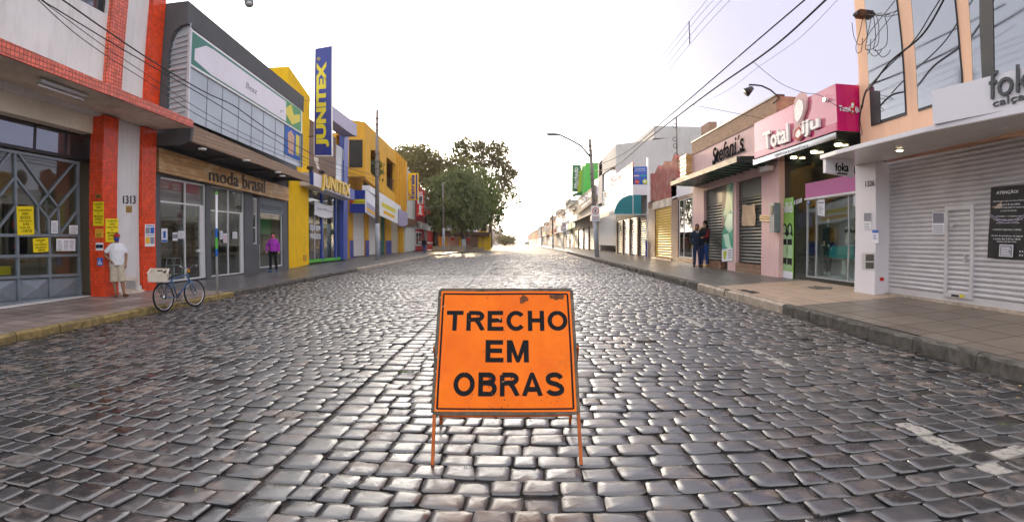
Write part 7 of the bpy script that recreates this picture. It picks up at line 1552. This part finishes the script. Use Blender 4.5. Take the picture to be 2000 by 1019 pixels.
# ================================================================== trees
def leafmat(name, a, c):
    m, t, b = _nt(name); p = _pos(t)
    o = _mix(t, _ramp(t, _noise(t, p, .9, 5), .3, .7), a, c); oi = t.nodes.new('ShaderNodeNewGeometry')
    t.links.new(o, b.inputs['Base Color']); b.inputs['Roughness'].default_value = .6
    tr = t.nodes.new('ShaderNodeBsdfTranslucent'); t.links.new(o, tr.inputs[0]); mx = t.nodes.new('ShaderNodeMixShader'); mx.inputs[0].default_value = .42
    t.links.new(b.outputs[0], mx.inputs[1]); t.links.new(tr.outputs[0], mx.inputs[2]); t.links.new(mx.outputs[0], t.nodes['Material Output'].inputs[0])
leafmat('leaf olive', (.095, .095, .016), (.23, .20, .05)); leafmat('leaf dark', (.060, .095, .028), (.20, .21, .065)); leafmat('leaf green', (.060, .105, .018), (.19, .22, .045)); leafmat('leaf sparse', (.065, .07, .012), (.17, .14, .025))
mat('bark', (.075, .055, .04), .9, 0, .3, 4, .4, (.03, .025, .02), .4, 14)
def crown(parent, clumps, per, size, m, droop=.5, seed=1):
    g_ = np.random.default_rng(seed); V = []; 
    for c, r in clumps:
        n_ = int(per * r * r); d = g_.normal(size=(n_, 3)); d /= np.linalg.norm(d, axis=1)[:, None]; rad_ = r * g_.random(n_) ** .38 * (1 + .25 * g_.normal(size=n_) * .5)
        # break the ball into sprays
        k = 9; ax = g_.normal(size=(k, 3)); ax /= np.linalg.norm(ax, axis=1)[:, None]; w = np.max(d @ ax.T, axis=1); keep = g_.random(n_) < np.clip((w - .58) * 3.6, .10, 1); d, rad_ = d[keep], rad_[keep]
        P = np.array(c) + d * rad_[:, None] * np.array([1, 1, .78])
        u = g_.normal(size=P.shape); u[:, 2] -= droop * 1.5; u /= np.linalg.norm(u, axis=1)[:, None]; v = np.cross(u, g_.normal(size=P.shape)); v /= np.linalg.norm(v, axis=1)[:, None]
        s = size * g_.uniform(.6, 1.4, len(P))[:, None]
        V.append(np.stack([P - v * s * .30, P + u * s * .5 - v * s * .05, P + u * s, P + u * s * .45 + v * s * .32], 1))
    V = np.concatenate(V); n_ = len(V); me = bpy.data.meshes.new('crown'); o0 = np.array(wloc(parent)); me.from_pydata((V.reshape(-1, 3) - o0).tolist(), [], np.arange(n_ * 4).reshape(-1, 4).tolist()); me.materials.append(MAT[m]); me.update()
    o = bpy.data.objects.new('crown', me); COL.objects.link(o); o.parent = parent; return o
def limbs(parent, base, tops, r, white=0., seed=3):
    rg = random.Random(seed); base = Vector(base); mb = MB(); ctr = sum((Vector(t) for t in tops), Vector()) / len(tops); fork = base.lerp(ctr, .45); fork.x = base.x * .6 + fork.x * .4; fork.y = base.y * .6 + fork.y * .4
    mb.tube([base, base.lerp(fork, .5) + Vector((rg.uniform(-.15, .15), 0, 0)), fork], [r * 1.25, r, r * .85], 10)
    for t in tops: t = Vector(t); m = fork.lerp(t, .5) + Vector((rg.uniform(-.6, .6), rg.uniform(-.6, .6), rg.uniform(-.2, .8))); mb.tube([fork, m, t, t + (t - m) * .35], [r * .55, r * .34, r * .16, r * .05], 7); e = m + Vector((rg.uniform(-1.6, 1.6), rg.uniform(-1, 1), rg.uniform(.6, 1.8))); mb.tube([m, e], [r * .22, r * .05], 6)
    mb.build('trunk', 'bark', parent, True, fix=False)
    if white: m2 = MB(); d = (fork - base) * .5; q = base + d.normalized() * white; m2.tube([base, q], [r * 1.3, r * 1.22], 10); m2.build('whitewashed_base', 'pole whitewash', parent, True)
def clump_px(Y, *q):
    rg = random.Random(len(q)); return [(tuple(fy(Y + rg.uniform(-3, 3), (x, y))[0]), r) for x, y, r in q]
def tree(label, Y, bx, by, px, per, size, m, r, white=0, droop=.5, seed=1, nl=7):
    b = fy(Y, (bx, by))[0]; b.z = zr(Y) + .1; t = thing('tree', label, 'tree', b, 0, 'trees of the square'); cl = clump_px(Y, *px); limbs(t, b, [c for c, _ in cl[:: max(1, len(cl) // nl)]], r, white, seed); crown(t, cl, per, size, m, droop, seed); return t
tree('broad olive tree rising behind the red corner building', 92, 846, 484, [(772, 306, 2.8), (792, 302, 3), (812, 300, 3), (832, 304, 3), (852, 314, 3), (872, 324, 3), (890, 340, 2.8), (780, 325, 3), (802, 325, 3.4), (826, 328, 3.4), (850, 338, 3.4), (875, 350, 3.2), (860, 365, 3), (838, 352, 3.2), (815, 350, 3), (905, 345, 2.6), (900, 322, 2.2)], 115, .62, 'leaf olive', .5, 0, .5, 11)
tree('drooping dark green tree with a whitewashed trunk', 68, 906, 493, [(860, 366, 2.3), (880, 360, 2.3), (900, 352, 2.4), (918, 358, 2.2), (868, 388, 2.4), (890, 382, 2.6), (912, 380, 2.6), (858, 410, 2.2), (880, 408, 2.5), (902, 408, 2.6), (922, 404, 2.4), (868, 428, 1.7), (888, 430, 1.9), (910, 431, 1.7), (925, 424, 1.8), (852, 428, 1.5)], 150, .55, 'leaf dark', .24, 1.6, 1.2, 12)
tree('bushy green tree on two bare trunks beside the kiosk', 82, 945, 486, [(915, 350, 2.2), (932, 345, 2.4), (948, 352, 2.3), (958, 368, 2.3), (940, 372, 2.6), (925, 385, 2.5), (952, 392, 2.5), (966, 388, 1.9), (938, 405, 2.5), (960, 412, 2.1), (948, 425, 2.1), (930, 430, 2), (972, 408, 1.4), (966, 428, 1.4)], 120, .5, 'leaf green', .5, 0, .8, 13)
b = fy(81, (932, 486))[0]; b.z = zr(81) + .1
tree('tall sparse tree with see through branches above the bushy one', 104, 958, 484, [(893, 290, 1.9), (905, 276, 2), (922, 280, 2.3), (918, 300, 2.4), (900, 312, 2), (935, 300, 1.8), (938, 283, 1.5), (955, 290, 2), (967, 283, 2.2), (982, 292, 2), (975, 308, 2.4), (962, 318, 2.2), (985, 325, 2), (996, 338, 1.6), (1004, 335, 1.1), (990, 352, 1.9), (978, 345, 2), (1000, 364, 1.4), (992, 378, 1.4), (1006, 382, 1.1), (1013, 392, .8), (984, 398, 1.2), (975, 372, 1.7), (945, 322, 1.8), (930, 320, 2), (980, 420, 1.2), (968, 436, 1.2), (976, 448, 1)], 125, .6, 'leaf sparse', .34, 0, .7, 14, 16)
tree('dark leaning tree behind the square pole', 78, 850, 488, [(848, 402, 2.6), (838, 425, 2.2), (854, 434, 1.7)], 110, .5, 'leaf dark', .4, 0, .9, 15, 3)
c = fy(190, (992, 476))[0]; t = thing('tree', 'small round distant tree near the end of the street', 'tree', (c.x, 190, zr(190))); crown(t, clump_px(190, (990, 468, 2.2), (996, 466, 2.4), (984, 470, 2.2), (978, 466, 2.2), (1000, 471, 1.6)), 70, .8, 'leaf olive', .3, 16); limbs(t, (c.x - 1, 190, zr(190)), [tuple(fy(190, (992, 470))[0])], .3)
# potted plants on the ochre balcony
c = fx(-12.3, (733, 335))[0]; t = thing('potted_plant', 'leafy plant hanging over the ochre balcony rail', 'plant', c); crown(t, [(tuple(c + Vector((0, dy, dz))), .7) for dy, dz in ((-.6, 0), (.3, .3), (.8, -.2), (0, .7))], 420, .3, 'leaf green', .8, 18); mb = MB(); mb.tube([c + Vector((0, 0, -.9)), c + Vector((0, 0, -.4))], [.22, .3], 10); mb.build('pot', 'brown cladding', t)
# grass and weeds in the joints
mat('weed green', (.09, .14, .02), .8, 0, .3, 20); mat('straw', (.34, .24, .10), .8, 0, .2, 20)
def tuft(mb, p, n_, h, spread, m=0):
    for _ in range(n_):
        a = random.uniform(0, 6.28); q = Vector(p) + Vector((random.uniform(-spread, spread), random.uniform(-spread * .35, spread * .35), -.005)); d = Vector((math.cos(a), math.sin(a), 0)); w = d.orthogonal().normalized() * .003 if 0 else Vector((-d.y, d.x, 0)) * .003
        l = h * random.uniform(.5, 1.2); mb.add([q - w, q + w, q + d * l * .45 + Vector((0, 0, l))], [(0, 1, 2)], m)
mb = MB(); p = gp(793, 726); p.z = zr(p.y)
tuft(mb, p, 130, .03, .10); o = mb.build('grass', 'weed green', None, fix=False); tag(o, 'small green grass tuft between cobbles left of the sign', kind='stuff')
mb = MB()
for _ in range(420):
    x = random.choice((random.uniform(KL + .1, -5), random.uniform(1, 5.7), random.uniform(1.2, 5.7), random.uniform(-5, 1))); y = random.uniform(1.8, 11)
    if random.random() < .25: tuft(mb, (x, y, zr(y)), 5, .03, .03, 0)
    else:
        a = random.uniform(0, 3.14); l = random.uniform(.02, .07); d = Vector((math.cos(a), math.sin(a), random.uniform(-.05, .1))); q = Vector((x, y, zr(y) + .012)); w = Vector((-d.y, d.x, 0)) * .0022; mb.add([q - w, q + w, q + d * l + w * .5, q + d * l - w * .5], [(0, 1, 2, 3)], 1)
o = mb.build('weeds', ['weed green', 'straw'], None, fix=False); tag(o, kind='stuff')
mb = MB(); g_ = np.random.default_rng(5)                        # fallen leaf scraps along the kerbs
for _ in range(260):
    s = 1 if random.random() < .6 else -1; x = (KR - abs(g_.normal(0, .5)) - .05) if s > 0 else KL + abs(g_.normal(0, .4)) + .05; y = random.uniform(2, 26); r = random.uniform(.012, .035); a = random.uniform(0, 6.28); z = zr(y) + .016
    mb.add([(x + r * math.cos(a + k * 1.57) * (1 if k % 2 else .5), y + r * math.sin(a + k * 1.57) * (1 if k % 2 else .5), z + random.uniform(0, .012)) for k in range(4)], [(0, 1, 2, 3)], 0 if random.random() < .7 else 1)
o = mb.build('fallen_leaves', ['straw', 'brown cladding'], None, fix=False); tag(o, kind='stuff')

# ================================================================== warm morning haze
hm = bpy.data.materials.new('haze'); hm.use_nodes = True; t = hm.node_tree; t.nodes.remove(t.nodes['Principled BSDF']); pv = t.nodes.new('ShaderNodeVolumePrincipled'); pv.inputs['Color'].default_value = (1., .95, .88, 1); pv.inputs['Density'].default_value = .0003; pv.inputs['Anisotropy'].default_value = .55
t.links.new(pv.outputs[0], t.nodes['Material Output'].inputs['Volume'])
mb = MB(); mb.box((-640, -440, -1.6), (640, 640, 30)); o = mb.build('haze', hm); tag(o, kind='stuff')
